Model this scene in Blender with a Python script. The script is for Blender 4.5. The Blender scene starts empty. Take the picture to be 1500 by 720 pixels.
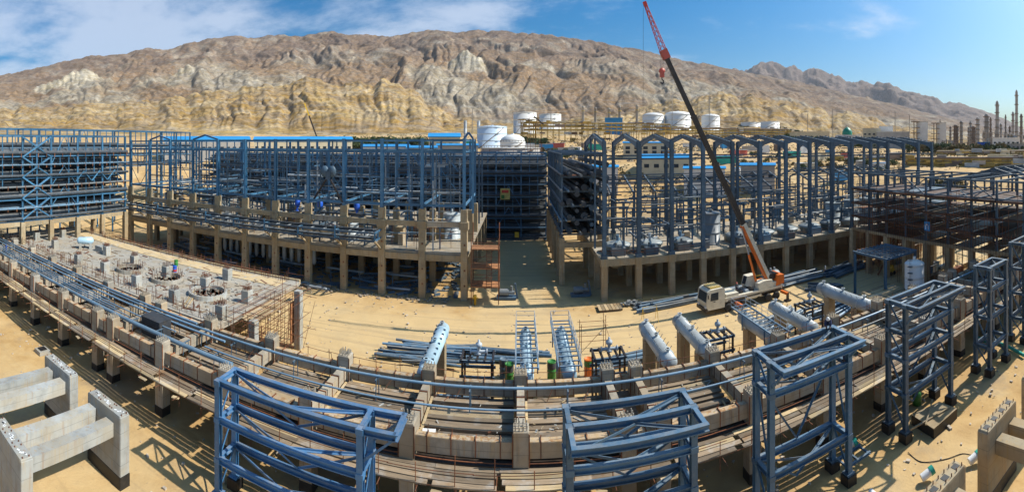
import bpy, bmesh, math, random
import numpy as np
from mathutils import Matrix, Vector
random.seed(7); RNG = np.random.default_rng(7)
R = math.radians
SC = bpy.context.scene
COL = SC.collection
CAMZ = 27.0          # camera height above the yard
HOR, CX, F = 210.0, 760.0, 650.0   # how the panorama was measured: horizon row, column of +Y, pixels per radian

# ------------------------------------------------------------------ camera, sky, sun, exposure
cd = bpy.data.cameras.new('camera'); cam = bpy.data.objects.new('camera', cd); COL.objects.link(cam)
cam.location = (0, 0, CAMZ); cam.rotation_euler = (R(90), 0, 0)
cd.type = 'PANO'; cd.panorama_type = 'CENTRAL_CYLINDRICAL'      # a stitched panorama: uprights stay upright
cd.central_cylindrical_range_u_min = -CX/F; cd.central_cylindrical_range_u_max = (1500-CX)/F
cd.central_cylindrical_range_v_min = -(720-HOR)/F; cd.central_cylindrical_range_v_max = HOR/F
cd.central_cylindrical_radius = 1.0
cd.clip_start = 0.1; cd.clip_end = 40000
SC.camera = cam

SUN_EL, SUN_AZ = 46.0, 86.0      # azimuth clockwise from +Y
world = bpy.data.worlds.new('World'); SC.world = world; world.use_nodes = True
nt = world.node_tree; nt.nodes.clear()
def wn(t, **k):
    n = nt.nodes.new(t)
    for a, b in k.items(): setattr(n, a, b)
    return n
out = wn('ShaderNodeOutputWorld'); bg = wn('ShaderNodeBackground'); bg.inputs[1].default_value = 0.06
sky = wn('ShaderNodeTexSky'); sky.sky_type = 'NISHITA'; sky.sun_disc = False
sky.sun_elevation = R(SUN_EL); sky.sun_rotation = R(SUN_AZ); sky.altitude = 0
sky.air_density = 1.0; sky.dust_density = 3.0; sky.ozone_density = 2.5
hs = wn('ShaderNodeHueSaturation'); hs.inputs['Saturation'].default_value = 1.5; hs.inputs['Value'].default_value = 1.65
tint = wn('ShaderNodeMix', data_type='RGBA', blend_type='MULTIPLY'); tint.inputs['Factor'].default_value = 1.0; tint.inputs['B'].default_value = (0.80, 1.02, 1.14, 1)
nt.links.new(sky.outputs[0], tint.inputs['A']); nt.links.new(tint.outputs['Result'], hs.inputs['Color'])
tc = wn('ShaderNodeTexCoord'); sep = wn('ShaderNodeSeparateXYZ'); nt.links.new(tc.outputs['Generated'], sep.inputs[0])
def wmath(op, a, b=None, c=None, clamp=False):
    n = wn('ShaderNodeMath', operation=op, use_clamp=clamp)
    for i, v in enumerate((a, b, c)):
        if v is None: continue
        if isinstance(v, (int, float)): n.inputs[i].default_value = v
        else: nt.links.new(v, n.inputs[i])
    return n.outputs[0]
den = wmath('ADD', wmath('MAXIMUM', sep.outputs[2], 0.0), 0.16)
comb = wn('ShaderNodeCombineXYZ')
nt.links.new(wmath('DIVIDE', sep.outputs[0], den), comb.inputs[0]); nt.links.new(wmath('DIVIDE', sep.outputs[1], den), comb.inputs[1])
n1 = wn('ShaderNodeTexNoise'); n1.inputs['Scale'].default_value = 1.7; n1.inputs['Detail'].default_value = 12; n1.inputs['Roughness'].default_value = 0.62; n1.inputs['Distortion'].default_value = 0.15
mp = wn('ShaderNodeMapping'); mp.inputs['Location'].default_value = (5.7, 2.3, 0); mp.inputs['Scale'].default_value = (0.75, 0.95, 1)
nt.links.new(comb.outputs[0], mp.inputs[0]); nt.links.new(mp.outputs[0], n1.inputs['Vector'])
bias = wmath('MULTIPLY_ADD', sep.outputs[0], -0.20, 0.03)      # thin veil thickens away from the sun
m = wmath('ADD', n1.outputs[0], bias)
mr = wn('ShaderNodeMapRange'); mr.interpolation_type = 'SMOOTHSTEP'
mr.inputs['From Min'].default_value = 0.46; mr.inputs['From Max'].default_value = 0.74; mr.inputs['To Max'].default_value = 0.60
nt.links.new(m, mr.inputs['Value'])
low = wn('ShaderNodeMapRange'); low.interpolation_type = 'SMOOTHSTEP'; low.inputs['From Min'].default_value = 0.75; low.inputs['From Max'].default_value = 0.25
nt.links.new(sep.outputs[2], low.inputs['Value'])              # clouds kept low; unseen cover overhead faded out to darken the shade
cl_ = wmath('MULTIPLY', mr.outputs[0], low.outputs[0])
mix = wn('ShaderNodeMix', data_type='RGBA'); mix.inputs['B'].default_value = (11.5, 12.6, 14.6, 1)
nt.links.new(cl_, mix.inputs['Factor']); nt.links.new(hs.outputs[0], mix.inputs['A'])
nt.links.new(mix.outputs['Result'], bg.inputs[0]); nt.links.new(bg.outputs[0], out.inputs[0])

sd = bpy.data.lights.new('sun', 'SUN'); sd.energy = 5.0; sd.angle = R(0.53); sd.color = (1.0, 0.95, 0.86)
sun = bpy.data.objects.new('sun', sd); COL.objects.link(sun)
sdir = Vector((math.cos(R(SUN_EL))*math.sin(R(SUN_AZ)), math.cos(R(SUN_EL))*math.cos(R(SUN_AZ)), math.sin(R(SUN_EL))))
sun.rotation_euler = sdir.to_track_quat('Z', 'Y').to_euler(); sun.location = (60, 0, 80)
SC.view_settings.view_transform = 'Standard'; SC.view_settings.look = 'None'
SC.view_settings.exposure = 0.30; SC.view_settings.gamma = 1.0; SC.view_settings.use_curve_mapping = False
SC.cycles.max_bounces = 4; SC.cycles.diffuse_bounces = 2; SC.cycles.glossy_bounces = 2; SC.cycles.transparent_max_bounces = 6
SC.cycles.volume_bounces = 0

# ------------------------------------------------------------------ measuring helpers
def at(px, py, z=0.0):
    t = (px-CX)/F; r = (CAMZ-z)*F/(py-HOR)
    return Vector((r*math.sin(t), r*math.cos(t), z))
def polar(px, r, z=0.0):
    t = (px-CX)/F
    return Vector((r*math.sin(t), r*math.cos(t), z))
def zat(py, r): return CAMZ - r*(py-HOR)/F
def xat(px, Y): return Y*math.tan((px-CX)/F)

# ------------------------------------------------------------------ materials
MATS = {}
def new_mat(name):
    m = bpy.data.materials.new(name); m.use_nodes = True; MATS[name] = m
    n = m.node_tree; b = n.nodes['Principled BSDF']
    return m, n, b
def ramp(n, stops, fac):
    r = n.nodes.new('ShaderNodeValToRGB'); cr = r.color_ramp
    while len(cr.elements) < len(stops): cr.elements.new(0.5)
    for e, (p, c) in zip(cr.elements, stops): e.position = p; e.color = (*c, 1)
    n.links.new(fac, r.inputs[0]); return r.outputs[0]
def noise(n, scale, detail=4, rough=0.55, vec=None, stretch=None, dist=0.0):
    t = n.nodes.new('ShaderNodeTexNoise'); t.inputs['Scale'].default_value = scale; t.inputs['Detail'].default_value = detail
    t.inputs['Roughness'].default_value = rough; t.inputs['Distortion'].default_value = dist
    if vec is None:
        g = n.nodes.new('ShaderNodeNewGeometry'); vec = g.outputs['Position']
    if stretch:
        mp = n.nodes.new('ShaderNodeMapping'); mp.inputs['Scale'].default_value = stretch
        n.links.new(vec, mp.inputs[0]); vec = mp.outputs[0]
    n.links.new(vec, t.inputs['Vector']); return t.outputs[0]
def mixc(n, a, b, fac, mode='MIX'):
    m = n.nodes.new('ShaderNodeMix'); m.data_type = 'RGBA'; m.blend_type = mode
    for s, v in (('A', a), ('B', b)):
        if isinstance(v, tuple): m.inputs[s].default_value = (*v, 1)
        else: n.links.new(v, m.inputs[s])
    if isinstance(fac, (int, float)): m.inputs['Factor'].default_value = fac
    else: n.links.new(fac, m.inputs['Factor'])
    return m.outputs['Result']
def nmath(n, op, a, b=None, clamp=False):
    q = n.nodes.new('ShaderNodeMath'); q.operation = op; q.use_clamp = clamp
    for i, v in enumerate((a, b)):
        if v is None: continue
        if isinstance(v, (int, float)): q.inputs[i].default_value = v
        else: n.links.new(v, q.inputs[i])
    return q.outputs[0]
def mapr(n, v, a, b, c=0.0, d=1.0):
    q = n.nodes.new('ShaderNodeMapRange'); q.interpolation_type = 'SMOOTHSTEP'
    for k, x in (('From Min', a), ('From Max', b), ('To Min', c), ('To Max', d)): q.inputs[k].default_value = x
    n.links.new(v, q.inputs['Value']); return q.outputs[0]
def objrand(n):
    return n.nodes.new('ShaderNodeObjectInfo').outputs['Random']
def bump(n, b, h, s=0.3, d=0.02):
    q = n.nodes.new('ShaderNodeBump'); q.inputs['Strength'].default_value = s; q.inputs['Distance'].default_value = d
    n.links.new(h, q.inputs['Height']); n.links.new(q.outputs[0], b.inputs['Normal'])
def simple(name, col, rough=0.6, metal=0.0, var=0.25, scale=0.9, dirt=(0.20, 0.14, 0.08), dirtamt=0.25):
    m, n, b = new_mat(name)
    a = tuple(c*(1-var) for c in col); h = tuple(min(1, c*(1+var)) for c in col)
    c = ramp(n, [(0.3, a), (0.7, h)], noise(n, scale, 5, 0.6))
    f = nmath(n, 'MULTIPLY', mapr(n, noise(n, scale*2.7, 6, 0.65), 0.48, 0.72), dirtamt)
    c = mixc(n, c, dirt, f)
    c2 = mixc(n, c, (0.5, 0.5, 0.5), nmath(n, 'MULTIPLY', objrand(n), 0.0))
    hsv = n.nodes.new('ShaderNodeHueSaturation'); n.links.new(c2, hsv.inputs['Color'])
    n.links.new(mapr(n, objrand(n), 0, 1, 1-var*0.8, 1+var*0.8), hsv.inputs['Value'])
    n.links.new(hsv.outputs[0], b.inputs['Base Color'])
    b.inputs['Roughness'].default_value = rough; b.inputs['Metallic'].default_value = metal
    return m
def concrete(name, col, rust=0.35, grime=0.4, thr=0.56):
    m, n, b = new_mat(name)
    lo = tuple(c*0.68 for c in col); hi = tuple(min(1, c*1.18) for c in col)
    c = ramp(n, [(0.28, lo), (0.5, col), (0.75, hi)], noise(n, 0.8, 7, 0.62))
    st = noise(n, 1.6, 4, 0.6, stretch=(1.6, 1.6, 0.16))                       # runs down the faces
    c = mixc(n, c, tuple(x*0.42 for x in col), nmath(n, 'MULTIPLY', mapr(n, st, 0.52, 0.72), grime))
    rs = noise(n, 1.1, 5, 0.6, stretch=(2.3, 2.3, 0.22))
    c = mixc(n, c, (0.26, 0.12, 0.035), nmath(n, 'MULTIPLY', mapr(n, rs, thr, thr+0.13), rust))
    ys = noise(n, 1.0, 4, 0.6, stretch=(4.5, 4.5, 0.25))
    c = mixc(n, c, (0.42, 0.27, 0.09), nmath(n, 'MULTIPLY', mapr(n, ys, 0.55, 0.68), rust*1.1, True))
    gz = n.nodes.new('ShaderNodeNewGeometry'); sz = n.nodes.new('ShaderNodeSeparateXYZ'); n.links.new(gz.outputs['Position'], sz.inputs[0])
    fr = nmath(n, 'ABSOLUTE', nmath(n, 'SUBTRACT', nmath(n, 'FRACT', nmath(n, 'MULTIPLY', sz.outputs[2], 0.8)), 0.5))
    c = mixc(n, c, tuple(x*0.45 for x in col), nmath(n, 'MULTIPLY', mapr(n, fr, 0.03, 0.012), 0.55))       # shutter joints
    pt = mapr(n, noise(n, 0.45, 3, 0.5), 0.45, 0.6)
    c = mixc(n, c, (col[0]*1.05, col[1]*0.88, col[2]*0.66), nmath(n, 'MULTIPLY', pt, 0.5))                  # dust-stained patches
    hsv = n.nodes.new('ShaderNodeHueSaturation'); n.links.new(c, hsv.inputs['Color'])
    n.links.new(mapr(n, objrand(n), 0, 1, 0.86, 1.14), hsv.inputs['Value'])
    n.links.new(hsv.outputs[0], b.inputs['Base Color']); b.inputs['Roughness'].default_value = 0.88
    bump(n, b, noise(n, 9, 5, 0.65), 0.35, 0.03)
    return m
def painted(name, col, rough=0.46, dirtamt=0.5):
    m, n, b = new_mat(name)
    a = tuple(c*0.78 for c in col); h = tuple(min(1, c*1.2+0.006) for c in col)
    c = ramp(n, [(0.3, a), (0.7, h)], noise(n, 0.35, 5, 0.6))
    c = mixc(n, c, tuple(min(1, x*0.55+0.16) for x in col), nmath(n, 'MULTIPLY', mapr(n, noise(n, 1.7, 7, 0.7), 0.5, 0.75), dirtamt))
    c = mixc(n, c, (0.22, 0.15, 0.09), nmath(n, 'MULTIPLY', mapr(n, noise(n, 3.1, 6, 0.7), 0.58, 0.74), dirtamt*0.9))
    gg = n.nodes.new('ShaderNodeNewGeometry'); sn = n.nodes.new('ShaderNodeSeparateXYZ'); n.links.new(gg.outputs['True Normal'], sn.inputs[0])
    dust = nmath(n, 'MULTIPLY', mapr(n, sn.outputs[2], 0.6, 0.95), mapr(n, noise(n, 1.2, 5, 0.65), 0.35, 0.7, 0.05, 0.38))
    c = mixc(n, c, (0.34, 0.29, 0.22), dust)                    # settled sand on upward faces
    hsv = n.nodes.new('ShaderNodeHueSaturation'); n.links.new(c, hsv.inputs['Color'])
    n.links.new(mapr(n, objrand(n), 0, 1, 0.8, 1.2), hsv.inputs['Value'])
    n.links.new(hsv.outputs[0], b.inputs['Base Color']); b.inputs['Roughness'].default_value = rough
    return m
def woody(name, col, grain=(0.35, 5, 5)):
    m, n, b = new_mat(name)
    lo = tuple(c*0.48 for c in col); hi = tuple(min(1, c*1.3) for c in col)
    c = ramp(n, [(0.25, lo), (0.5, col), (0.78, hi)], noise(n, 1.3, 6, 0.65, stretch=grain))
    c = mixc(n, c, (0.35, 0.33, 0.30), nmath(n, 'MULTIPLY', mapr(n, noise(n, 0.8, 5, 0.6), 0.5, 0.7), 0.55))
    c = mixc(n, c, (0.20, 0.085, 0.02), nmath(n, 'MULTIPLY', mapr(n, noise(n, 0.55, 4, 0.6), 0.57, 0.7), 0.5))
    hsv = n.nodes.new('ShaderNodeHueSaturation'); n.links.new(c, hsv.inputs['Color'])
    n.links.new(mapr(n, objrand(n), 0, 1, 0.62, 1.3), hsv.inputs['Value'])
    n.links.new(hsv.outputs[0], b.inputs['Base Color']); b.inputs['Roughness'].default_value = 0.85
    return m
concrete('concrete', (0.345, 0.30, 0.232), rust=0.38, grime=0.5)
concrete('concrete_rusty', (0.42, 0.33, 0.225), rust=0.85, grime=0.3, thr=0.47)
concrete('concrete_fresh', (0.32, 0.295, 0.25), rust=0.15, grime=0.5)
concrete('concrete_tan', (0.345, 0.275, 0.175), rust=0.5, grime=0.5)
concrete('concrete_grey', (0.33, 0.335, 0.315), rust=0.4, grime=0.3)
simple('bitumen', (0.012, 0.012, 0.013), 0.55, dirt=(0.12, 0.09, 0.06), dirtamt=0.3)
painted('steel_blue', (0.055, 0.130, 0.210))
painted('steel_bright', (0.045, 0.155, 0.315))
painted('steel_mid', (0.048, 0.165, 0.290))
painted('steel_slate', (0.055, 0.105, 0.155))
painted('pipe_blue', (0.115, 0.21, 0.30), 0.4)
painted('pipe_dark', (0.030, 0.042, 0.055), 0.5)
painted('pipe_grey', (0.16, 0.18, 0.19), 0.45)
painted('vessel_blue', (0.36, 0.52, 0.62), 0.35)
painted('vessel_grey', (0.37, 0.41, 0.42), 0.4)
painted('tub_grey', (0.20, 0.24, 0.25), 0.5)
painted('galvanised', (0.38, 0.42, 0.45), 0.4)
simple('rust', (0.17, 0.062, 0.025), 0.85, var=0.45, scale=2.0, dirt=(0.07, 0.03, 0.02), dirtamt=0.6)
simple('rust_light', (0.30, 0.13, 0.05), 0.85, var=0.4, scale=2.0)
simple('ply_gap_shade', (0.05, 0.035, 0.025), 0.6, var=0.3)  # soffit ply coloured near black so plank gaps look shaded
simple('sign_yellow_shaded', (0.40, 0.34, 0.10), 0.6, var=0.2)  # board yellow darkened for the shade it hangs in
woody('wood', (0.235, 0.172, 0.11))
simple('rust_dark', (0.075, 0.042, 0.028), 0.85, var=0.4, scale=1.0); woody('wood_y', (0.36, 0.26, 0.14), (5, 0.35, 5)); woody('wood_pale', (0.43, 0.32, 0.175))
simple('tank_white', (0.74, 0.73, 0.69), 0.5, var=0.05, scale=0.06, dirt=(0.45, 0.38, 0.28), dirtamt=0.2)
simple('tank_paleblue', (0.52, 0.64, 0.76), 0.45, var=0.05, scale=0.06, dirtamt=0.08)
simple('roof_blue', (0.02, 0.24, 0.52), 0.45, var=0.1, scale=0.1, dirtamt=0.08)
simple('wall_cream', (0.60, 0.52, 0.36), 0.8, var=0.1, scale=0.2, dirtamt=0.2)
simple('wall_grey', (0.40, 0.38, 0.35), 0.8, var=0.15, scale=0.2)
simple('wall_white', (0.72, 0.70, 0.66), 0.7, var=0.08, scale=0.2, dirtamt=0.15)
simple('window_dark', (0.03, 0.04, 0.05), 0.2, var=0.1, dirtamt=0.05)
simple('stack_grey', (0.33, 0.29, 0.25), 0.7, var=0.25, scale=0.15)
simple('stack_brown', (0.22, 0.16, 0.12), 0.75, var=0.3, scale=0.2)
simple('rack_yellow', (0.46, 0.31, 0.07), 0.6, var=0.4, scale=0.2, dirtamt=0.4)
simple('dome_green', (0.0, 0.22, 0.13), 0.45, var=0.1, scale=0.3, dirtamt=0.05)
simple('paint_red', (0.50, 0.035, 0.02), 0.5, var=0.15, dirtamt=0.15)
simple('paint_redpink', (0.52, 0.10, 0.07), 0.5, var=0.15, dirtamt=0.15)
simple('paint_orange', (0.70, 0.16, 0.02), 0.45, var=0.12, dirtamt=0.2)
simple('paint_yellow', (0.72, 0.45, 0.03), 0.5, var=0.15, dirtamt=0.15)
simple('paint_cream', (0.70, 0.64, 0.50), 0.45, var=0.12, dirtamt=0.3)
simple('paint_blue', (0.01, 0.09, 0.50), 0.45, var=0.15, dirtamt=0.1)
simple('paint_green', (0.03, 0.17, 0.03), 0.5, var=0.2, dirtamt=0.1)
simple('paint_teal', (0.02, 0.34, 0.25), 0.5, var=0.2, dirtamt=0.2)
simple('paint_white', (0.72, 0.72, 0.70), 0.5, var=0.06, dirtamt=0.15)
simple('boom_dark', (0.030, 0.024, 0.022), 0.42, var=0.2, dirtamt=0.2)
simple('rubber', (0.02, 0.02, 0.02), 0.8, var=0.2, dirt=(0.25, 0.18, 0.1), dirtamt=0.35)
simple('tarp_dark', (0.045, 0.05, 0.058), 0.7, var=0.3)
simple('skin', (0.30, 0.16, 0.09), 0.6, var=0.05, dirtamt=0.0)
simple('cloth_navy', (0.02, 0.035, 0.09), 0.9, var=0.2, dirtamt=0.1)
simple('cloth_grey', (0.12, 0.12, 0.13), 0.9, var=0.2, dirtamt=0.1)
simple('cloth_white', (0.55, 0.53, 0.50), 0.9, var=0.1, dirtamt=0.1)
simple('cloth_orange', (0.65, 0.18, 0.03), 0.9, var=0.1, dirtamt=0.1)
simple('rebar', (0.14, 0.055, 0.03), 0.85, var=0.3, scale=3)
simple('rubble', (0.34, 0.29, 0.23), 0.9, var=0.4, scale=1.5)

def foliage_mat(name, lo, hi):
    m, n, b = new_mat(name)
    c = ramp(n, [(0.3, lo), (0.7, hi)], noise(n, 0.9, 4))
    hsv = n.nodes.new('ShaderNodeHueSaturation'); n.links.new(c, hsv.inputs['Color'])
    n.links.new(mapr(n, objrand(n), 0, 1, 0.7, 1.25), hsv.inputs['Value'])
    n.links.new(hsv.outputs[0], b.inputs['Base Color']); b.inputs['Roughness'].default_value = 0.8
foliage_mat('leaf', (0.030, 0.055, 0.014), (0.075, 0.105, 0.03)); foliage_mat('leaf_dry', (0.10, 0.085, 0.03), (0.20, 0.15, 0.06))
simple('bark', (0.12, 0.08, 0.05), 0.9)

# ground: sand with packed tracks, grey dust and stones
m, n, b = new_mat('sand')
big = noise(n, 0.035, 6, 0.6); mid = noise(n, 0.28, 7, 0.65, dist=0.6); fine = noise(n, 2.6, 7, 0.7)
c = ramp(n, [(0.30, (0.37, 0.215, 0.075)), (0.5, (0.47, 0.295, 0.115)), (0.72, (0.54, 0.37, 0.17))], mid)
c = mixc(n, c, (0.56, 0.405, 0.205), nmath(n, 'MULTIPLY', mapr(n, big, 0.45, 0.65), 0.6))
c = mixc(n, c, (0.31, 0.23, 0.14), nmath(n, 'MULTIPLY', mapr(n, noise(n, 0.11, 6, 0.65), 0.50, 0.66), 0.7))
tr = noise(n, 0.5, 5, 0.6, stretch=(0.10, 1.5, 1), dist=0.8)
c = mixc(n, c, (0.38, 0.26, 0.13), nmath(n, 'MULTIPLY', mapr(n, tr, 0.54, 0.68), 0.40))
gpos = n.nodes.new('ShaderNodeNewGeometry'); sp = n.nodes.new('ShaderNodeSeparateXYZ'); n.links.new(gpos.outputs['Position'], sp.inputs[0])
wob = nmath(n, 'MULTIPLY', nmath(n, 'SUBTRACT', noise(n, 0.05, 4, 0.6), 0.5), 22.0)
yy = nmath(n, 'ABSOLUTE', nmath(n, 'SUBTRACT', nmath(n, 'ADD', sp.outputs[1], wob), 61.0))
road = mapr(n, yy, 11.0, 5.0)                                   # packed haul road across the yard
xx = nmath(n, 'ABSOLUTE', nmath(n, 'ADD', sp.outputs[0], nmath(n, 'ADD', nmath(n, 'MULTIPLY', wob, 0.4), 1.0)))
lane = nmath(n, 'MULTIPLY', mapr(n, xx, 8.0, 4.0), mapr(n, sp.outputs[1], 58.0, 66.0))
road = nmath(n, 'MAXIMUM', road, lane)
c = mixc(n, c, (0.57, 0.415, 0.21), nmath(n, 'MULTIPLY', road, 0.7))
rut = mapr(n, noise(n, 1.0, 4, 0.55, stretch=(0.035, 1.25, 1), dist=0.5), 0.52, 0.60)
c = mixc(n, c, (0.40, 0.285, 0.15), nmath(n, 'MULTIPLY', nmath(n, 'MULTIPLY', rut, road), 0.55))
c = mixc(n, c, (0.24, 0.17, 0.10), nmath(n, 'MULTIPLY', mapr(n, fine, 0.58, 0.74), 0.55))
n.links.new(c, b.inputs['Base Color']); b.inputs['Roughness'].default_value = 0.95
bump(n, b, nmath(n, 'ADD', fine, nmath(n, 'MULTIPLY', mid, 2.0)), 0.5, 0.12)

# mountain rock: geology colour per vertex, broken up by strata and scree noise
m, n, b = new_mat('rock')
g = n.nodes.new('ShaderNodeVertexColor'); g.layer_name = 'geology'
geo = n.nodes.new('ShaderNodeNewGeometry')
a = noise(n, 0.012, 9, 0.68); d = noise(n, 0.075, 7, 0.75, stretch=(1, 0.5, 0.45))
st = noise(n, 0.02, 6, 0.6, stretch=(1, 1, 6), dist=1.0)
f = mapr(n, a, 0.3, 0.7, 0.66, 1.16)
c = mixc(n, g.outputs[0], (1, 1, 1), 0.0)
hsv = n.nodes.new('ShaderNodeHueSaturation'); n.links.new(c, hsv.inputs['Color'])
n.links.new(nmath(n, 'MULTIPLY', f, mapr(n, d, 0.33, 0.67, 0.62, 1.34)), hsv.inputs['Value'])
n.links.new(mapr(n, st, 0.35, 0.65, 0.75, 1.25), hsv.inputs['Saturation'])
shr = mapr(n, noise(n, 0.10, 3, 0.6), 0.62, 0.68)
c = mixc(n, hsv.outputs[0], (0.12, 0.10, 0.05), nmath(n, 'MULTIPLY', shr, 0.7))
n.links.new(c, b.inputs['Base Color']); b.inputs['Roughness'].default_value = 0.95
b.inputs['Specular IOR Level'].default_value = 0.1
bump(n, b, nmath(n, 'ADD', d, nmath(n, 'MULTIPLY', st, 0.8)), 0.8, 6.0)

# ------------------------------------------------------------------ object helpers
WM = {}     # world matrix of everything made here
def mats(m): return MATS[m] if isinstance(m, str) else m
def put(name, data, M, parent=None):
    o = bpy.data.objects.new(name, data); COL.objects.link(o)
    o.matrix_basis = M; WM[o] = M
    if parent is not None:
        o.parent = parent; o.matrix_parent_inverse = WM[parent].inverted()
    return o
def tag(o, label, cat=None, group=None, kind=None):
    if label: o['label'] = label
    if cat: o['category'] = cat
    if group: o['group'] = group
    if kind or cat: o['kind'] = kind or 'thing'
    return o
def thing(name, label, cat, loc=(0, 0, 0), group=None, rz=0.0):
    o = put(name, None, Matrix.Translation(loc) @ Matrix.Rotation(rz, 4, 'Z'))
    o.empty_display_size = 0.5
    return tag(o, label, cat, group)
def copy_thing(root, M, label=None, group=None):
    c = root.copy(); COL.objects.link(c); c.matrix_basis = M; WM[c] = M
    if label: c['label'] = label
    if group: c['group'] = group
    T = M @ WM[root].inverted()
    def rec(src, dst):
        for ch in KIDS.get(src, ()):
            k = ch.copy(); COL.objects.link(k); k.parent = dst; WM[k] = T @ WM[ch]; rec(ch, k)
    rec(root, c); return c
KIDS = {}
def part(name, parent, data, M):
    o = put(name, data, M, parent); KIDS.setdefault(parent, []).append(o); return o

class MB:
    """collects shapes for one mesh"""
    def __init__(s): s.v = []; s.f = []; s.sm = []
    def add(s, vs, fs, smooth=False):
        k = len(s.v); s.v += [tuple(v) for v in vs]; s.f += [tuple(k+i for i in f) for f in fs]; s.sm += [smooth]*len(fs); return s
    def box(s, c, d, rz=0.0, M=None):
        x, y, z = d[0]/2, d[1]/2, d[2]/2
        vs = [Vector((a*x, bb*y, q*z)) for q in (-1, 1) for bb in (-1, 1) for a in (-1, 1)]
        T = Matrix.Translation(c) @ (M if M else Matrix.Rotation(rz, 4, 'Z'))
        return s.add([T @ v for v in vs], [(0, 2, 3, 1), (4, 5, 7, 6), (0, 1, 5, 4), (2, 6, 7, 3), (0, 4, 6, 2), (1, 3, 7, 5)])
    def tube(s, p0, p1, r0, r1=None, n=10, caps=True, smooth=True):
        p0, p1 = Vector(p0), Vector(p1); r1 = r0 if r1 is None else r1
        d = (p1-p0).normalized(); u = d.orthogonal().normalized(); w = d.cross(u)
        vs = []
        for p, r in ((p0, r0), (p1, r1)):
            vs += [p+(u*math.cos(2*math.pi*i/n)+w*math.sin(2*math.pi*i/n))*r for i in range(n)]
        s.add(vs, [(i, (i+1) % n, n+(i+1) % n, n+i) for i in range(n)], smooth)
        if caps: s.add(vs, [tuple(range(n-1, -1, -1)), tuple(range(n, 2*n))])
        return s
    def lathe(s, prof, c=(0, 0, 0), n=24, axis='Z', smooth=True, M=None):
        vs = []
        for r, z in prof:
            for i in range(n):
                a = 2*math.pi*i/n
                v = Vector((r*math.cos(a), r*math.sin(a), z))
                if M: v = M @ v
                vs.append(Vector(c)+v)
        fs = [(j*n+i, j*n+(i+1) % n, (j+1)*n+(i+1) % n, (j+1)*n+i) for j in range(len(prof)-1) for i in range(n)]
        s.add(vs, fs, smooth)
        if prof[0][0] > 1e-4: s.add(vs[:n], [tuple(range(n-1, -1, -1))])
        if prof[-1][0] > 1e-4: s.add(vs[-n:], [tuple(range(n))])
        return s
    def prism(s, pts, y0, y1, M=None):
        """polygon in XZ pushed along Y"""
        n = len(pts); vs = [Vector((p[0], y, p[1])) for y in (y0, y1) for p in pts]
        if M: vs = [M @ v for v in vs]
        return s.add(vs, [tuple(range(n)), tuple(range(2*n-1, n-1, -1))]+[(i, n+i, n+(i+1) % n, (i+1) % n) for i in range(n)])
    def sweep(s, pts, r, n=8):
        pts = [Vector(p) for p in pts]; q = []
        for i in range(len(pts)-1):                       # Catmull-Rom through the points
            p0, p1, p2, p3 = pts[max(i-1, 0)], pts[i], pts[i+1], pts[min(i+2, len(pts)-1)]
            for k in range(6):
                t = k/6; q.append(0.5*((2*p1)+(p2-p0)*t+(2*p0-5*p1+4*p2-p3)*t*t+(3*p1-p0-3*p2+p3)*t**3))
        q.append(pts[-1]); vs = []
        for i, p in enumerate(q):
            d = (q[min(i+1, len(q)-1)]-q[max(i-1, 0)]).normalized(); u = Vector((0, 0, 1)).cross(d)
            u = u.normalized() if u.length > 1e-3 else Vector((1, 0, 0)); w = d.cross(u)
            vs += [p+(u*math.cos(2*math.pi*k/n)+w*math.sin(2*math.pi*k/n))*r for k in range(n)]
        m = len(q)
        return s.add(vs, [(j*n+i, j*n+(i+1) % n, (j+1)*n+(i+1) % n, (j+1)*n+i) for j in range(m-1) for i in range(n)]+[tuple(range(n-1, -1, -1)), tuple(range((m-1)*n, m*n))], True)
    def mesh(s, name, mat):
        me = bpy.data.meshes.new(name); me.from_pydata(s.v, [], s.f)
        me.polygons.foreach_set('use_smooth', s.sm); me.materials.append(mats(mat)); me.update(); return me
    def build(s, name, mat, parent=None, M=None):
        me = s.mesh(name, mat); M = M or Matrix.Identity(4)
        return part(name, parent, me, M) if parent is not None else put(name, me, M)

UNIT = {}
def unit(kind, mat):
    """shared unit meshes: length 1 along +X, section within +-0.5 in Y and Z"""
    k = (kind, mat)
    if k in UNIT: return UNIT[k]
    b = MB()
    if kind == 'box':
        b.box((0.5, 0, 0), (1, 1, 1))
    elif kind == 'I':
        t = 0.13; w = 0.07
        sec = [(-.5, -.5), (.5, -.5), (.5, -.5+t), (w, -.5+t), (w, .5-t), (.5, .5-t), (.5, .5), (-.5, .5), (-.5, .5-t), (-w, .5-t), (-w, -.5+t), (-.5, -.5+t)]
        n = len(sec); vs = [(x, y, z) for x in (0, 1) for y, z in sec]
        b.add(vs, [(i, (i+1) % n, n+(i+1) % n, n+i) for i in range(n)])
        for o in (0, n):
            q = [(0, 1, 2, 11), (3, 4, 9, 10), (8, 5, 6, 7), (11, 2, 3, 10), (9, 4, 5, 8)]
            b.add(vs[o:o+n], q if o else [tuple(reversed(f)) for f in q])
    elif kind == 'L':
        t = 0.22
        sec = [(-.5, -.5), (.5, -.5), (.5, -.5+t), (-.5+t, -.5+t), (-.5+t, .5), (-.5, .5)]
        n = len(sec); vs = [(x, y, z) for x in (0, 1) for y, z in sec]
        b.add(vs, [(i, (i+1) % n, n+(i+1) % n, n+i) for i in range(n)])
        b.add(vs, [(0, 3, 2, 1), (0, 5, 4, 3), (6, 7, 8, 9), (6, 9, 10, 11)])
    elif kind == 'pipe':
        b.tube((0, 0, 0), (1, 0, 0), 0.5, n=12)
    elif kind == 'pole':
        b.tube((0, 0, 0), (1, 0, 0), 0.5, n=6)
    UNIT[k] = b.mesh(kind+'_'+mat, mat); return UNIT[k]
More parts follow.
